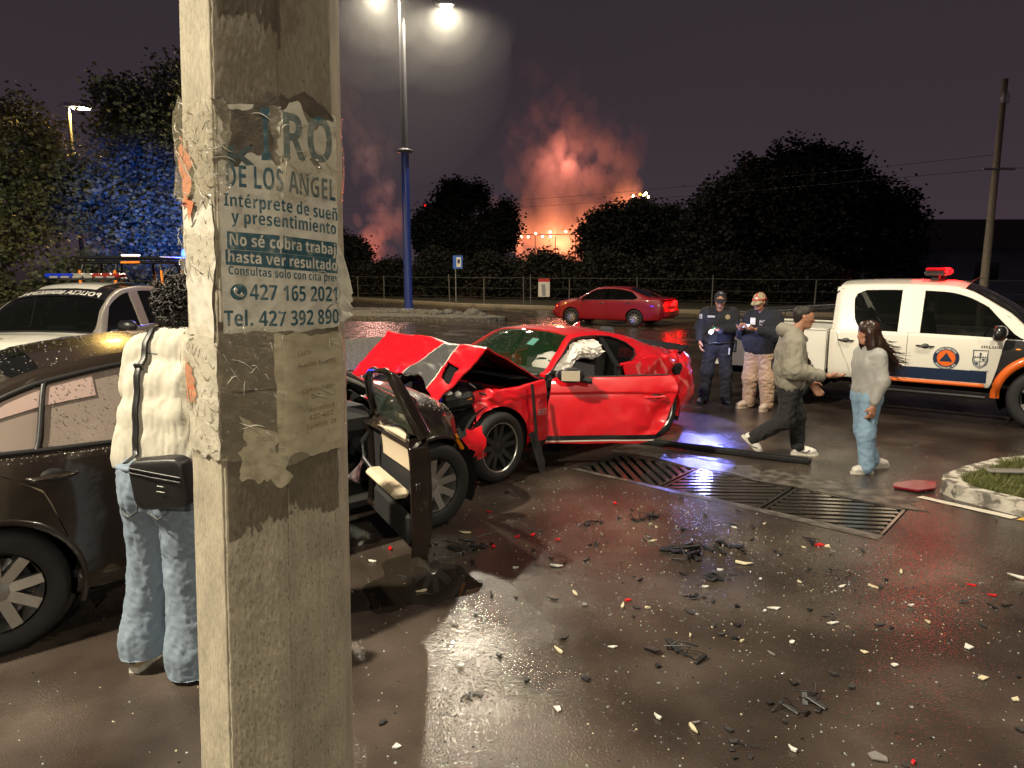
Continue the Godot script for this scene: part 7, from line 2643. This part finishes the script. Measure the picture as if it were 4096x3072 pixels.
func hooded_man() -> void:
	var o := person("man in grey hooded sweatshirt and black trousers walking right with an open hand", V(3.03, 0, -7.64), 76)
	var hc := V(0, 1.53, .10)
	var f := V(.02, -.10, 1)
	var up := V(0, 1, 0)
	var b := MB.new()
	head(b, hc, f, up, .98)
	hand(b, V(-.23, .945, .33), V(.1, -.05, 1), V(.25, 1, .15), -1, .35)
	hand(b, V(.20, .80, .25), V(0, -.75, .55), V(-1, 0, .2), 1, .5)
	field(b, limb(V(-.19, 1.3, 0), V(-.26, 1.0, .02), V(-.23, .945, .31), .045, .04, .027) + limb(V(.19, 1.3, 0), V(.25, 1.03, .05), V(.2, .82, .24), .045, .04, .027) + [[V(0, .85, 0), V(0, 1.3, 0), .09, .09], [V(0, 1.3, .0), V(0, 1.44, .05), .058, .055]] + limb(V(.09, .8, 0), V(.10, .45, .12), V(.09, .12, .16), .06, .05, .035) + limb(V(-.09, .8, 0), V(-.10, .44, -.02), V(-.10, .22, -.34), .06, .05, .035), .02)
	put("body", b, M.skin, o)
	eyes(o, hc, f, up)
	var tr_ := [[V(-.08, .80, 0), V(.08, .80, 0), .115, .115]] + limb(V(.09, .78, 0), V(.10, .44, .10), V(.09, .10, .14), .108, .088, .068) + limb(V(-.09, .78, 0), V(-.11, .43, -.03), V(-.11, .21, -.36), .108, .086, .066)
	cloth("trousers", o, tr_, M.black_trousers, .014, 121, .012, V(8, 9, 8))
	var hd := [[V(-.09, .84, .0), V(.09, .84, .0), .135, .135], [V(-.09, .98, -.01), V(.09, .98, -.01), .155, .155], [V(-.1, 1.14, -.01), V(.1, 1.14, -.01), .15, .15], [V(-.15, 1.29, -.01), V(.15, 1.29, -.01), .09, .09], [V(-.05, 1.37, -.02), V(.05, 1.37, -.02), .075, .075]] + limb(V(-.20, 1.26, 0), V(-.28, 1.0, -.01), V(-.24, .945, .26), .098, .09, .058) + limb(V(.20, 1.26, 0), V(.26, 1.02, .05), V(.21, .84, .22), .098, .085, .056)
	cloth("hooded_sweatshirt", o, hd, M.grey_hoodie, .014, 122, .011, V(8, 6, 8))
	cloth("hood", o, [[V(-.09, 1.385, -.01), V(0, 1.40, -.10), .05, .06], [V(0, 1.40, -.10), V(.09, 1.385, -.01), .06, .05], [V(-.08, 1.36, .05), V(-.02, 1.30, .12), .035, .025], [V(.08, 1.36, .05), V(.02, 1.30, .12), .035, .025]], M.grey_hoodie, .012, 123, .004)
	cloth("hem_band", o, [[V(-.085, .80, .0), V(.085, .80, .0), .128, .128, V(0, 1, 0), .35]], M.grey_hoodie, .012, 124, .002)
	shoe(o, V(.09, 0, .08), V(.10, 0, .36), M.white_shoe, M.sole)
	shoe(o, V(-.11, .215, -.475), V(-.115, .01, -.27), M.white_shoe, M.sole, V(0, .75, .65))
	b = MB.new()
	for e in [[V(.145, .045, .17), V(.155, .04, .22), V(.15, .07, .26)], [V(-.158, .15, -.40), V(-.163, .12, -.36), V(-.16, .11, -.31)]]: b.tube(e, .008, 6, .5)
	b.tube([V(.045, .045, .17), V(.04, .04, .22), V(.05, .07, .26)], .008, 6, .5)
	put("shoe_stripe", b, M.navy_paint, o)
	b = MB.new()
	field(b, [[hc + V(0, .045, -.030), hc + V(0, .05, .004), .082, .078, V(1, 0, 0), .90], [hc + V(0, .078, .03), hc + V(0, .07, .058), .042, .036], [hc + V(0, -.02, -.058), hc + V(0, .02, -.055), .044, .05]], .009, 130)
	rumple(b, 9, .004, V(40, 40, 40))
	put("hair", b, M.hair, o)
	pad("chest_mark", o, V(-.07, 1.16, .155), V(.05, .008, .006), M.plastic, -.2, .002)
	pad("collar", o, V(0, 1.345, .095), V(.07, .05, .03), M.navy_sweater, 0, .012)

func woman() -> void:
	var o := person("woman in grey sweater and light blue jeans, long dark hair swinging behind her", V(3.57, 0, -7.03), -84)
	o.scale = V(.94, 1, .90)
	var hc := V(0, 1.415, .045)
	var f := V(-.25, -.08, 1)
	var up := V(0, 1, .05)
	var b := MB.new()
	head(b, hc, f, up, .94)
	hand(b, V(.205, .72, .05), V(.0, -1, .12), V(-1, 0, .1), 1, .9, .9)
	hand(b, V(-.16, .80, -.10), V(0, -1, -.1), V(1, 0, .1), -1, .6, .9)
	field(b, limb(V(.16, 1.2, 0), V(.21, .95, -.02), V(.205, .74, .05), .036, .032, .023) + limb(V(-.16, 1.2, 0), V(-.20, .97, -.06), V(-.16, .82, -.10), .036, .032, .023) + [[V(0, .85, 0), V(0, 1.2, 0), .08, .08], [V(0, 1.2, 0), V(0, 1.33, .02), .048, .046]] + limb(V(.08, .78, 0), V(.085, .42, .03), V(.08, .1, -.02), .06, .045, .035) + limb(V(-.08, .78, 0), V(-.085, .42, -.04), V(-.09, .1, -.16), .06, .045, .035), .02)
	put("body", b, M.skin, o)
	eyes(o, hc, f, up, .94)
	var tr_ := [[V(-.075, .80, 0), V(.075, .80, 0), .112, .112]] + limb(V(.085, .76, 0), V(.09, .42, .035), V(.085, .08, -.01), .102, .085, .080) + limb(V(-.085, .76, 0), V(-.09, .42, -.05), V(-.095, .09, -.19), .102, .084, .078)
	cloth("jeans", o, tr_, M.light_jeans, .013, 131, .007, V(8, 10, 8))
	b = MB.new()
	b.ell(V(.105, .43, .115), V(.045, .055, .012), Basis(Vector3.UP, .35), 12, 8)
	put("knee_rip", b, M.print_white, o)
	var sw := [[V(-.07, .845, 0), V(.07, .845, 0), .118, .118], [V(-.075, .98, 0), V(.075, .98, 0), .118, .118], [V(-.075, 1.10, .02), V(.075, 1.10, .02), .115, .115], [V(-.13, 1.205, -.005), V(.13, 1.205, -.005), .066, .066], [V(0, 1.21, 0), V(0, 1.27, .01), .066, .06]] + limb(V(.165, 1.19, 0), V(.215, .95, -.02), V(.208, .78, .04), .068, .062, .048) + limb(V(-.165, 1.19, 0), V(-.20, .97, -.06), V(-.165, .85, -.09), .068, .062, .048)
	cloth("sweater", o, sw, M.grey_sweater, .013, 132, .008, V(8, 6, 8))
	cloth("cuff", o, [[V(.208, .80, .035), V(.206, .75, .048), .045, .04]], M.grey_hoodie, .011, 133, .002)
	shoe(o, V(.085, 0, -.08), V(.07, 0, .17), M.white_shoe, M.sole, Vector3.UP, .92)
	shoe(o, V(-.10, .0, -.19), V(-.15, .0, -.45), M.white_shoe, M.sole, Vector3.UP, .95)
	b = MB.new()
	b.tube([V(.13, .03, -.02), V(.128, .05, .03), V(.118, .075, .065)], .012, 6, .4)
	put("shoe_stripe", b, M.leather, o)
	pad("key_fob", o, V(.19, .60, .075), V(.02, .075, .03), M.plastic, .2, .008)
	# hair: a smooth mass over the skull and long locks thrown out behind her
	b = MB.new()
	field(b, [[hc + V(0, .045, -.02), hc + V(0, .05, .02), .088, .078], [hc + V(0, .0, -.06), hc + V(.02, -.10, -.08), .078, .075], [hc + V(.075, .01, .02), hc + V(.085, -.12, .0), .035, .04], [hc + V(-.075, .01, .02), hc + V(-.08, -.12, .0), .035, .035], [hc + V(.03, -.10, -.09), hc + V(.05, -.27, -.17), .08, .07], [hc + V(.05, -.25, -.15), hc + V(.06, -.42, -.19), .06, .03], [hc + V(.02, -.14, -.14), hc + V(.03, -.30, -.33), .07, .03]], .011, 70)
	rumple(b, 15, .006, V(26, 3, 26))
	var r := RandomNumberGenerator.new()
	r.seed = 7
	for k in 320:
		var a := r.randf_range(-2.6, 2.6)
		var h := r.randf_range(-.10, .06)
		var p := hc + V(sin(a) * .085, h, -cos(a) * .085 - .01)
		var ln := r.randf_range(.22, .56)
		var sweep := r.randf_range(.3, 1.5)
		var path := []
		var rad := []
		var q := p
		var d := V(sin(a) * .15, -1, -.25).normalized()
		for i in 9:
			path.append(q)
			rad.append(.0065 * (1 - i / 9.2) + .0006)
			d = (d + V(r.randf_range(-.06, .06), .085 * sweep * (1 if i > 2 else 0), -.15 * sweep)).normalized()
			q += d * ln / 8
		b.tube(path, rad, 4, 1.0, Vector3.UP, false)
	put("hair", b, M.brown_hair, o)

func shirt_person() -> void:
	var o := person("person seen from behind in cream shirt and flared jeans, black bag on the hip", V(-1.745, 0, -3.42), 168)
	o.scale = V(.90, 1.04, .95)
	var hc := V(.0, 1.785, .30)
	var f := V(-.25, -.5, 1)
	var up := V(0, 1, .5)
	var b := MB.new()
	head(b, hc, f, up, 1.05)
	hand(b, V(.33, 1.02, .31), V(0, -1, .3), V(-1, 0, 0), 1, .5)
	hand(b, V(-.34, 1.22, .62), V(-.1, -.2, 1), V(1, 0, 0), -1, .4)
	field(b, limb(V(.19, 1.53, .16), V(.325, 1.27, .20), V(.33, 1.03, .30), .05, .046, .032) + limb(V(-.22, 1.54, .19), V(-.30, 1.36, .32), V(-.31, 1.25, .6), .04, .044, .03) + [[V(0, 1.05, .02), V(-.02, 1.48, .18), .075, .075], [V(-.02, 1.5, .19), V(-.01, 1.68, .25), .06, .06]] + limb(V(.1, .98, 0), V(.15, .52, .03), V(.18, .1, -.02), .07, .055, .045) + limb(V(-.1, .98, 0), V(-.1, .52, .02), V(-.12, .1, -.04), .07, .055, .045), .018)
	put("body", b, M.skin, o)
	# jeans: waist, wide legs flaring towards the hem
	var tr_ := [[V(-.09, 1.0, -.01), V(.09, 1.0, -.01), .135, .135], [V(.075, .93, -.035), V(.085, .9, -.035), .12, .12], [V(-.075, .93, -.035), V(-.085, .9, -.035), .12, .12]] + limb(V(.105, .90, 0), V(.14, .50, .02), V(.185, .16, -.02), .125, .104, .118) + [[V(.185, .16, -.02), V(.19, .04, -.02), .118, .128]] + limb(V(-.105, .90, 0), V(-.10, .50, .01), V(-.125, .12, -.04), .125, .10, .118) + [[V(-.125, .12, -.04), V(-.135, -.02, -.03), .118, .135]]
	b = MB.new()
	field(b, tr_, .011, 60)
	rumple(b, 141, .008, V(9, 4.5, 9))
	rumple(b, 142, .004, V(14, 22, 14))
	for i in b.v.size():
		var p := b.v[i]
		var hem := .085 if p.x > .03 else .025
		if p.y < hem: b.v[i].y = hem + (p.y - hem) * .02
	var jn := put("jeans", b, M.jeans, o)
	for s in [-1.0, 1.0]:
		b = MB.new()
		var pk := []
		for e in [[.035, .98], [.145, .985], [.145, .86], [.09, .83], [.035, .86], [.035, .98]]: pk.append(V(e[0] * s, e[1], -.158 - .006 * (1 if e[1] < .97 else -2) + .25 * maxf(0, e[0] - .09)))
		b.tube(pk, .0035, 5)
		put("pocket_seam", b, M.jeans_seam, jn)
	b = MB.new()
	b.tube([V(.19, 1.05, -.10), V(.1, 1.055, -.145), V(0, 1.055, -.15), V(-.1, 1.055, -.145), V(-.19, 1.05, -.1)], .014, 6)
	b.tube([V(0, 1.04, -.155), V(0, .9, -.15), V(0, .8, -.09)], .004, 5)
	put("waistband", b, M.jeans, jn)
	# loose cropped shirt hanging in folds
	b = MB.new()
	var tb := [[V(-.155, 1.075, .025), V(.165, 1.075, .015), .118, .118], [V(-.145, 1.15, .04), V(.15, 1.15, .035), .122, .122], [V(-.125, 1.27, .065), V(.13, 1.27, .06), .125, .125], [V(-.12, 1.41, .11), V(.12, 1.41, .10), .122, .122], [V(-.185, 1.56, .17), V(.165, 1.56, .155), .082, .082], [V(-.06, 1.595, .18), V(.03, 1.595, .18), .09, .09]]
	tb += [[V(.185, 1.55, .155), V(.255, 1.40, .165), .085, .09], [V(-.22, 1.55, .19), V(-.30, 1.40, .30), .095, .098]]
	field(b, tb, .011, 60)
	rumple(b, 144, .008, V(4, .9, 4))
	rumple(b, 145, .006, V(13, 2.4, 13))
	rumple(b, 147, .003, V(26, 9, 26))
	for i in b.v.size():
		var p := b.v[i]
		var hem := 1.035 + .02 * sin(p.x * 9.0) - .06 * maxf(0, p.x)
		if p.y < hem: b.v[i].y = hem
	var sh := put("shirt", b, M.white_shirt, o)
	b = MB.new()
	b.tube([V(.20, 1.60, .075), V(.10, 1.575, .06), V(-.05, 1.565, .075), V(-.2, 1.585, .10)], .003, 5)
	put("yoke_seam", b, M.jeans_seam, sh)
	shoe(o, V(.20, 0, -.10), V(.22, 0, .18), M.tan_shoe, M.sole, Vector3.UP, 1.1)
	shoe(o, V(-.10, 0, -.11), V(-.24, 0, .15), M.tan_shoe, M.sole, Vector3.UP, 1.1)
	b = MB.new()
	b.tube(range(17).map(func(k): return V(.20 + cos(TAU * k / 16) * .022, .065 + sin(TAU * k / 16) * .013, -.112)), .003, 5)
	put("heel_ring", b, M.leather, o)
	# curls
	b = MB.new()
	field(b, [[hc + V(0, .04, -.03), hc + V(0, .05, .0), .105, .10], [hc + V(0, -.03, -.05), hc + V(0, -.09, -.06), .095, .085]], .013, 90)
	var r := RandomNumberGenerator.new()
	r.seed = 21
	for k in 340:
		var d := V(r.randfn(), r.randfn() * .9 + .15, r.randfn() - .35).normalized()
		if d.z > .75: continue
		var p := hc + V(0, .02, -.025) + d * V(.10, .11, .105)
		var ax := (d + V(0, -.7, 0) + V(r.randfn(), r.randfn(), r.randfn()) * .35).normalized()
		var s1 := ax.cross(V(.3, .2, 1)).normalized()
		var s2 := ax.cross(s1)
		var path := []
		var cr_ := r.randf_range(.012, .022)
		for i in 15:
			var a := i * .75
			path.append(p + ax * i * .0052 + (s1 * cos(a) + s2 * sin(a)) * cr_)
		b.tube(path, .0048, 5, 1.0, Vector3.UP, false)
	put("hair", b, M.hair, o)
	# black cross-body bag with its strap
	var bag := thing("shoulder_bag", "black leather cross-body bag hanging on the person in cream shirt", "bag", V(-1.745, 0, -3.42), deg_to_rad(168))
	bag.scale = V(.90, 1.04, .95)
	b = MB.new()
	b.rbox(V(-0.205, 1.035, -.235), V(.33, .235, .11), Basis(Vector3.BACK, -.10) * Basis(Vector3.RIGHT, -.06))
	rumple(b, 146, .003, V(9, 9, 9))
	put("bag_body", b, M.leather, bag)
	b = MB.new()
	b.tube([V(-0.060, 1.105, -.292), V(-0.200, 1.092, -.298), V(-0.350, 1.075, -.292)], .005, 6)
	b.tube([V(-0.060, 1.085, -.294), V(-0.200, 1.072, -.300), V(-0.350, 1.055, -.294)], .003, 6)
	put("zip", b, M.plastic, bag)
	b = MB.new()
	b.tube([V(-0.220, 1.035, -.297), V(-0.255, 1.032, -.297)], .002, 5); b.tube([V(-0.215, 1.01, -.297), V(-0.260, 1.007, -.297)], .002, 5)
	put("bag_mark", b, M.silver_print, bag)
	b = MB.new()
	var sv: PackedVector3Array = (sh.mesh as ArrayMesh).surface_get_arrays(0)[Mesh.ARRAY_VERTEX]
	var path := [V(.045, 1.10, -.20)]
	for k in 15:
		var y := 1.12 + k * .036
		var x := .05 + .045 * k / 14.0
		var zb := 9.0
		for p in sv:
			if absf(p.x - x) < .022 and absf(p.y - y) < .022: zb = minf(zb, p.z)
		if zb < 5: path.append(V(x, y, zb - .006))
	for z in [.12, .16, .20, .25]:
		var yb := -1.0
		for p in sv:
			if absf(p.x - .092) < .022 and absf(p.z - z) < .022: yb = maxf(yb, p.y)
		if yb > 1.3: path.append(V(.092, yb + .005, z))
	b.tube(path, .019, 6, .22, Vector3(0, .3, -1))
	put("strap", b, M.leather, bag)
	b = MB.new()
	b.box(path[12], V(.048, .035, .016), Basis(Vector3.RIGHT, -.5), .004)
	put("strap_buckle", b, M.plastic, bag)

# ---------------------------------------------------------------- crash debris on the road
func shard(r: RandomNumberGenerator, sx: float, sz: float, h: float, n := 6) -> MB:
	# a bent, broken plate with thickness
	var b := MB.new()
	var poly := PackedVector2Array()
	for k in n:
		var a := TAU * (k + r.randf_range(-.3, .3)) / n
		poly.append(Vector2(cos(a) * sx * r.randf_range(.28, .6), sin(a) * sz * r.randf_range(.28, .6)))
	b.prism(poly, h, Transform3D(Basis(Vector3.RIGHT, PI / 2), Vector3(0, h, 0)))
	var bend := r.randf_range(.1, .5)
	for i in b.v.size(): b.v[i].y += bend * absf(b.v[i].x) * absf(b.v[i].x) / maxf(sx, .01) + .003
	return b
func wreck(r: RandomNumberGenerator, size: float, n: int) -> MB:
	# a tangle of broken plastic bits
	var b := MB.new()
	for k in n:
		var c := Vector3(r.randfn() * size * .35, 0, r.randfn() * size * .22)
		var s := Vector3(r.randf_range(.2, .7), r.randf_range(.03, .08), r.randf_range(.06, .26)) * size
		var bs := Basis(Vector3.UP, r.randf_range(0, TAU)) * Basis(Vector3.BACK, r.randf_range(-.3, .3))
		c.y = s.y * .6 + absf(bs.x.y) * s.x * .45
		b.box(c, s, bs, size * .012)
	for k in n / 2:
		var c := Vector3(r.randfn() * size * .4, .006, r.randfn() * size * .25)
		b.tube([c, c + Vector3(r.randfn() * .25, r.randf_range(.05, .35), r.randfn() * .2) * size, c + Vector3(r.randfn() * .6, r.randf_range(0, .3), r.randfn() * .3) * size], size * .025, 5)
	return b
func drop(called: String, label: String, cat: String, at: Vector2, turn: float, b: MB, m: Material, group := "") -> void:
	var o := put(numbered(called), b, m)
	o.position = Vector3(at.x, .001, at.y)
	o.rotation.y = turn
	tag(o, label, cat, group)

func build_debris() -> void:
	var r := RandomNumberGenerator.new()
	r.seed = 99
	var cream := mat("cream_plastic", lin(.5, .44, .3), .5)
	var white := mat("white_plastic", lin(.55, .54, .5), .4)
	var grey := mat("grey_plastic", lin(.16, .15, .14), .4)
	var redp = M.red_paint
	# long black sill trim lying in front of the coupe door
	var b := MB.new()
	b.box(Vector3(0, .035, 0), Vector3(1.95, .06, .09), Basis(), .012)
	b.box(Vector3(.1, .072, .03), Vector3(1.7, .014, .02), Basis(), .004)
	drop("sill_trim", "long black sill trim lying on the road below the open coupe door", "car trim", Vector2(2.32, -7.76), -.514, b, M.plastic)
	b = MB.new()
	b.prism(PackedVector2Array([Vector2(-.22, -.10), Vector2(-.10, -.17), Vector2(.17, -.12), Vector2(.26, .02), Vector2(.06, .13), Vector2(-.14, .10)]), .02, Transform3D(Basis(Vector3.RIGHT, PI / 2), Vector3(0, .03, 0)), .006)
	for i in b.v.size(): b.v[i].y += .12 * b.v[i].x * b.v[i].x + .05 * maxf(0, b.v[i].z)
	drop("red_panel_piece", "broken red body panel piece lying beside the island kerb", "car part", Vector2(3.82, -6.44), .5, b, mat("dark_red_lens", lin(.20, .006, .02), .15))
	# larger black wreckage, placed where it lies: x, z, size, pieces, label
	var wr := [[-.33, -4.98, .30, 7, "tangle of black plastic with a red end by the brown car's front wheel"], [1.10, -5.62, .24, 8, "tangle of black plastic just below the left drain grate"], [1.38, -4.93, .42, 9, "largest heap of torn black plastic on the road, in the torch reflection"], [1.66, -5.02, .20, 6, "upright broken bracket right of the largest black heap"], [.62, -5.50, .20, 5, "thin black broken strip left of the plastic tangle below the grate"], [1.36, -4.45, .26, 5, "black duct piece below the cream shard"], [1.15, -4.20, .16, 4, "small black lump left of the white strip"], [2.27, -5.10, .20, 4, "black clip with a blue glint near the middle grate"], [.65, -5.05, .15, 3, "short black tube with a cap on the red-tinted road"], [.87, -3.55, .26, 4, "black hose end with a red sleeve in the middle of the road"], [1.42, -3.08, .20, 7, "spidery black bracket in the lower middle of the road"], [-.19, -3.15, .10, 4, "black ring-shaped clip in the glittering patch"], [2.98, -3.47, .14, 3, "curved black shell at the right edge of the road"], [2.72, -2.98, .2, 3, "thin black fork at the lower right edge"], [.98, -2.75, .14, 3, "black stick with a grey tip in the lower middle"], [-.6, -2.55, .07, 3, "small dark lump at lower left beside the pole"], [.06, -5.62, .14, 4, "dark scrap beside the coupe front wheel"], [.20, -5.35, .1, 4, "small dark twig of plastic in front of the coupe wheel"], [2.05, -4.6, .12, 3, "small black scrap below the drain's middle"], [1.9, -3.95, .12, 3, "grey-black cube of plastic casting a shadow"], [1.05, -5.15, .12, 4, "little black star of plastic left of the largest heap"], [2.8, -4.15, .12, 2, "short black rod right of the road's middle"], [1.62, -2.62, .10, 3, "small black scrap near the picture's foot"], [1.35, -5.38, .14, 3, "little black blade above the largest heap"]]
	for e in wr: drop("plastic_wreckage", e[4], "car part", Vector2(e[0], e[1]), r.randf_range(-.6, .6), wreck(r, e[2] * .72, e[3]), M.plastic if e[2] > .12 else M.matte_plastic, "black plastic crash debris")
	# mesh grille piece at the foot of the picture
	b = MB.new()
	for k in 14: b.box(Vector3(-.17 + k * .026, .016, 0), Vector3(.007, .012, .10), Basis(Vector3.UP, .3), .002)
	for k in 4: b.box(Vector3(0, .014, -.045 + k * .03), Vector3(.36, .012, .009), Basis(), .002)
	drop("grille_piece", "piece of black honeycomb grille at the foot of the picture", "car part", Vector2(.27, -2.42), .82, b, M.plastic)
	# pale strips and shards
	var ps := [[1.62, -4.72, .20, .07, cream, "longest cream shard below the black heap"], [1.60, -4.05, .16, .04, white, "white strip below the torch reflection"], [1.87, -3.86, .10, .03, white, "short white strip right of the other white strip"], [3.42, -4.46, .26, .03, white, "long clear strip on the right side of the road"], [-.36, -5.30, .16, .05, cream, "curved cream splinter near the coupe's front wheel"], [.30, -4.68, .14, .05, white, "white star-shaped chip on the red-tinted road"], [.22, -3.05, .07, .06, white, "white block beside the black ring clip"], [-.12, -2.62, .10, .07, white, "white ribbed chip at the lower middle"], [-.65, -2.48, .05, .05, white, "small white cube at lower left"], [-.50, -2.78, .05, .05, white, "small pale cube above the one at lower left"], [1.55, -2.72, .15, .11, grey, "pale grey triangular shard at the foot of the picture"], [2.05, -2.42, .08, .06, cream, "cream chip at the bottom right of the middle"], [2.18, -2.40, .06, .06, white, "white round chip at the bottom right of the middle"], [.50, -2.40, .16, .12, grey, "grey glassy piece at the foot of the picture"], [-3.12, -3.28, .22, .12, cream, "torn pale paper scrap by the brown car's rear wheel"], [3.05, -3.28, .12, .05, white, "white splinter below the curved black shell"], [2.38, -3.30, .10, .06, cream, "cream flake right of the road's middle"], [2.42, -3.12, .09, .05, cream, "cream flake below its neighbour"], [2.50, -3.6, .11, .06, white, "white flake at right of the middle"], [1.9, -3.55, .08, .05, cream, "yellowish flake in the road's middle"], [2.0, -3.42, .07, .04, white, "white flake beside the yellowish one"], [1.55, -3.65, .06, .05, white, "white pebble-like chip left of the yellowish flake"], [2.35, -5.02, .09, .05, cream, "cream chip at the near edge of the right grate"], [2.05, -5.5, .08, .05, cream, "cream chip on the divider between two grates"], [1.78, -5.42, .09, .05, white, "white chip at the near edge of the middle grate"], [.55, -3.6, .08, .03, white, "thin white sliver under the red-sleeved hose"], [.45, -4.1, .09, .05, grey, "grey flake on the road below the glittering patch"], [2.9, -2.75, .10, .05, cream, "orange-cream flake at the lower right"], [2.15, -4.35, .09, .04, white, "pale star chip below the right grate"], [-.98, -4.75, .09, .05, white, "small white stone under the open brown door"]]
	for e in ps: drop("pale_shard", e[5], "shard", Vector2(e[0], e[1]), r.randf_range(0, TAU) if e[2] < .14 else r.randf_range(-.4, .2), shard(r, e[2] * .72, e[3] * .8, .006, r.randi_range(4, 6)), e[4], "pale crash debris")
	for e in [[-.9, -4.98, .06, "red fragment on the road under the open brown door"], [.72, -4.15, .05, "dark red flake in the reddish reflection"], [1.68, -2.68, .03, "tiny red bead near the foot of the picture"], [2.3, -5.05, .10, "red sliver along the near edge of the right grate"], [-1.35, -2.36, .12, "red scrap at the foot of the concrete pole"], [-.14, -5.02, .06, "red tip of broken lamp by the brown car's front wheel"]]: drop("red_fragment", e[3], "shard", Vector2(e[0], e[1]), r.randf_range(0, 6), shard(r, e[2], e[2] * .6, .01, 6), redp, "red paint fragments")
	b = MB.new()
	b.box(Vector3(0, .03, 0), Vector3(.30, .03, .10), Basis(Vector3.BACK, .05), .01)
	b.box(Vector3(.17, .04, 0), Vector3(.07, .05, .07), Basis(), .01)
	var o := put(numbered("grey_trim_piece"), b, grey)
	o.position = Vector3(4.62, .15, -6.42)
	o.rotation.y = -.25
	tag(o, "grey broken trim piece lying on the island grass", "car part")
	# many small splinters, each lifted from a handful of shapes
	var kinds := []
	for k in 10: kinds.append(shard(r, r.randf_range(.03, .07), r.randf_range(.015, .04), r.randf_range(.004, .012), r.randi_range(4, 6)).mesh())
	for k in 5: kinds.append(shard(r, .08, .02, .01, 5).mesh())
	for k in 130:
		var q := Vector2(1.1 + r.randfn() * 1.25, -4.3 + r.randfn() * 1.3)
		if absf(TP.dot(Vector3(q.x, 0, q.y) - TN) - .4) < .55 and TT.dot(Vector3(q.x, 0, q.y) - TN) > -.1: q.y += 1.7
		if q.x < -.9: q.x += 1.6
		var dark := k % 3 != 2
		var o2 := MeshInstance3D.new()
		o2.name = numbered("plastic_splinter" if dark else "pale_splinter")
		o2.mesh = kinds[k % 15]
		o2.material_override = [M.plastic, M.matte_plastic, [cream, white, grey, cream, redp][(k / 3) % 5]][k % 3]
		o2.position = Vector3(q.x, .001, q.y)
		o2.rotation.y = r.randf_range(0, TAU)
		add_child(o2)
		tag(o2, "tiny black plastic splinter among the debris on the wet road" if dark else "tiny pale splinter among the debris on the wet road", "splinter", "tiny splinters on the road")
	# glass crumbs and chips too small to count, also standing for wet sparkle
	for e in [["sparkle_crumbs", 2200, pane("crumb_glass", Color(.9, .95, .95), .25), "clear glass crumbs that also give the wet road its sparkle", .0045], ["sparkle_chips", 650, cream, "tiny pale chips that also give the wet road bright specks", .0045], ["dark_grit", 1200, M.plastic, "tiny dark grit strewn over the wet road", .006]]:
		var mm := MultiMesh.new()
		mm.transform_format = MultiMesh.TRANSFORM_3D
		var bb := MB.new()
		bb.convex([V(-.9, 0, -.6), V(.8, 0, -.8), V(1, 0, .7), V(-.7, 0, .9), V(-.5, .9, -.3), V(.6, 1.1, -.2), V(.2, .8, .6)].map(func(p): return p - V(0, .4, 0)), [[0, 1, 2, 3], [0, 1, 5, 4], [1, 2, 6, 5], [2, 3, 6], [3, 0, 4, 6], [4, 5, 6]])
		var me := bb.mesh()
		me.surface_set_material(0, e[2])
		mm.mesh = me
		mm.instance_count = e[1]
		for k in e[1]:
			var d := absf(r.randfn())
			var p := Vector2(1.2 + r.randfn() * 1.5, -4.4 + r.randfn() * 1.5) if k % 3 else Vector2(r.randf_range(-2.5, 5), r.randf_range(-9, -1.6))
			if absf(TP.dot(Vector3(p.x, 0, p.y) - TN) - .4) < .5 and TT.dot(Vector3(p.x, 0, p.y) - TN) > -.1: p.y += 1.6
			var s: float = e[4] * r.randf_range(.3, 1.3) * (1.6 if k % 17 == 0 else 1.0)
			mm.set_instance_transform(k, Transform3D(Basis(Vector3.UP, r.randf_range(0, TAU)).scaled(Vector3(s, s * r.randf_range(.4, 1), s * r.randf_range(.5, 1))), Vector3(p.x, s * .35 + .001, p.y)))
		var mi := MultiMeshInstance3D.new()
		mi.name = e[0]
		mi.multimesh = mm
		add_child(mi)
		tag(mi, e[3], "debris", "", "stuff")
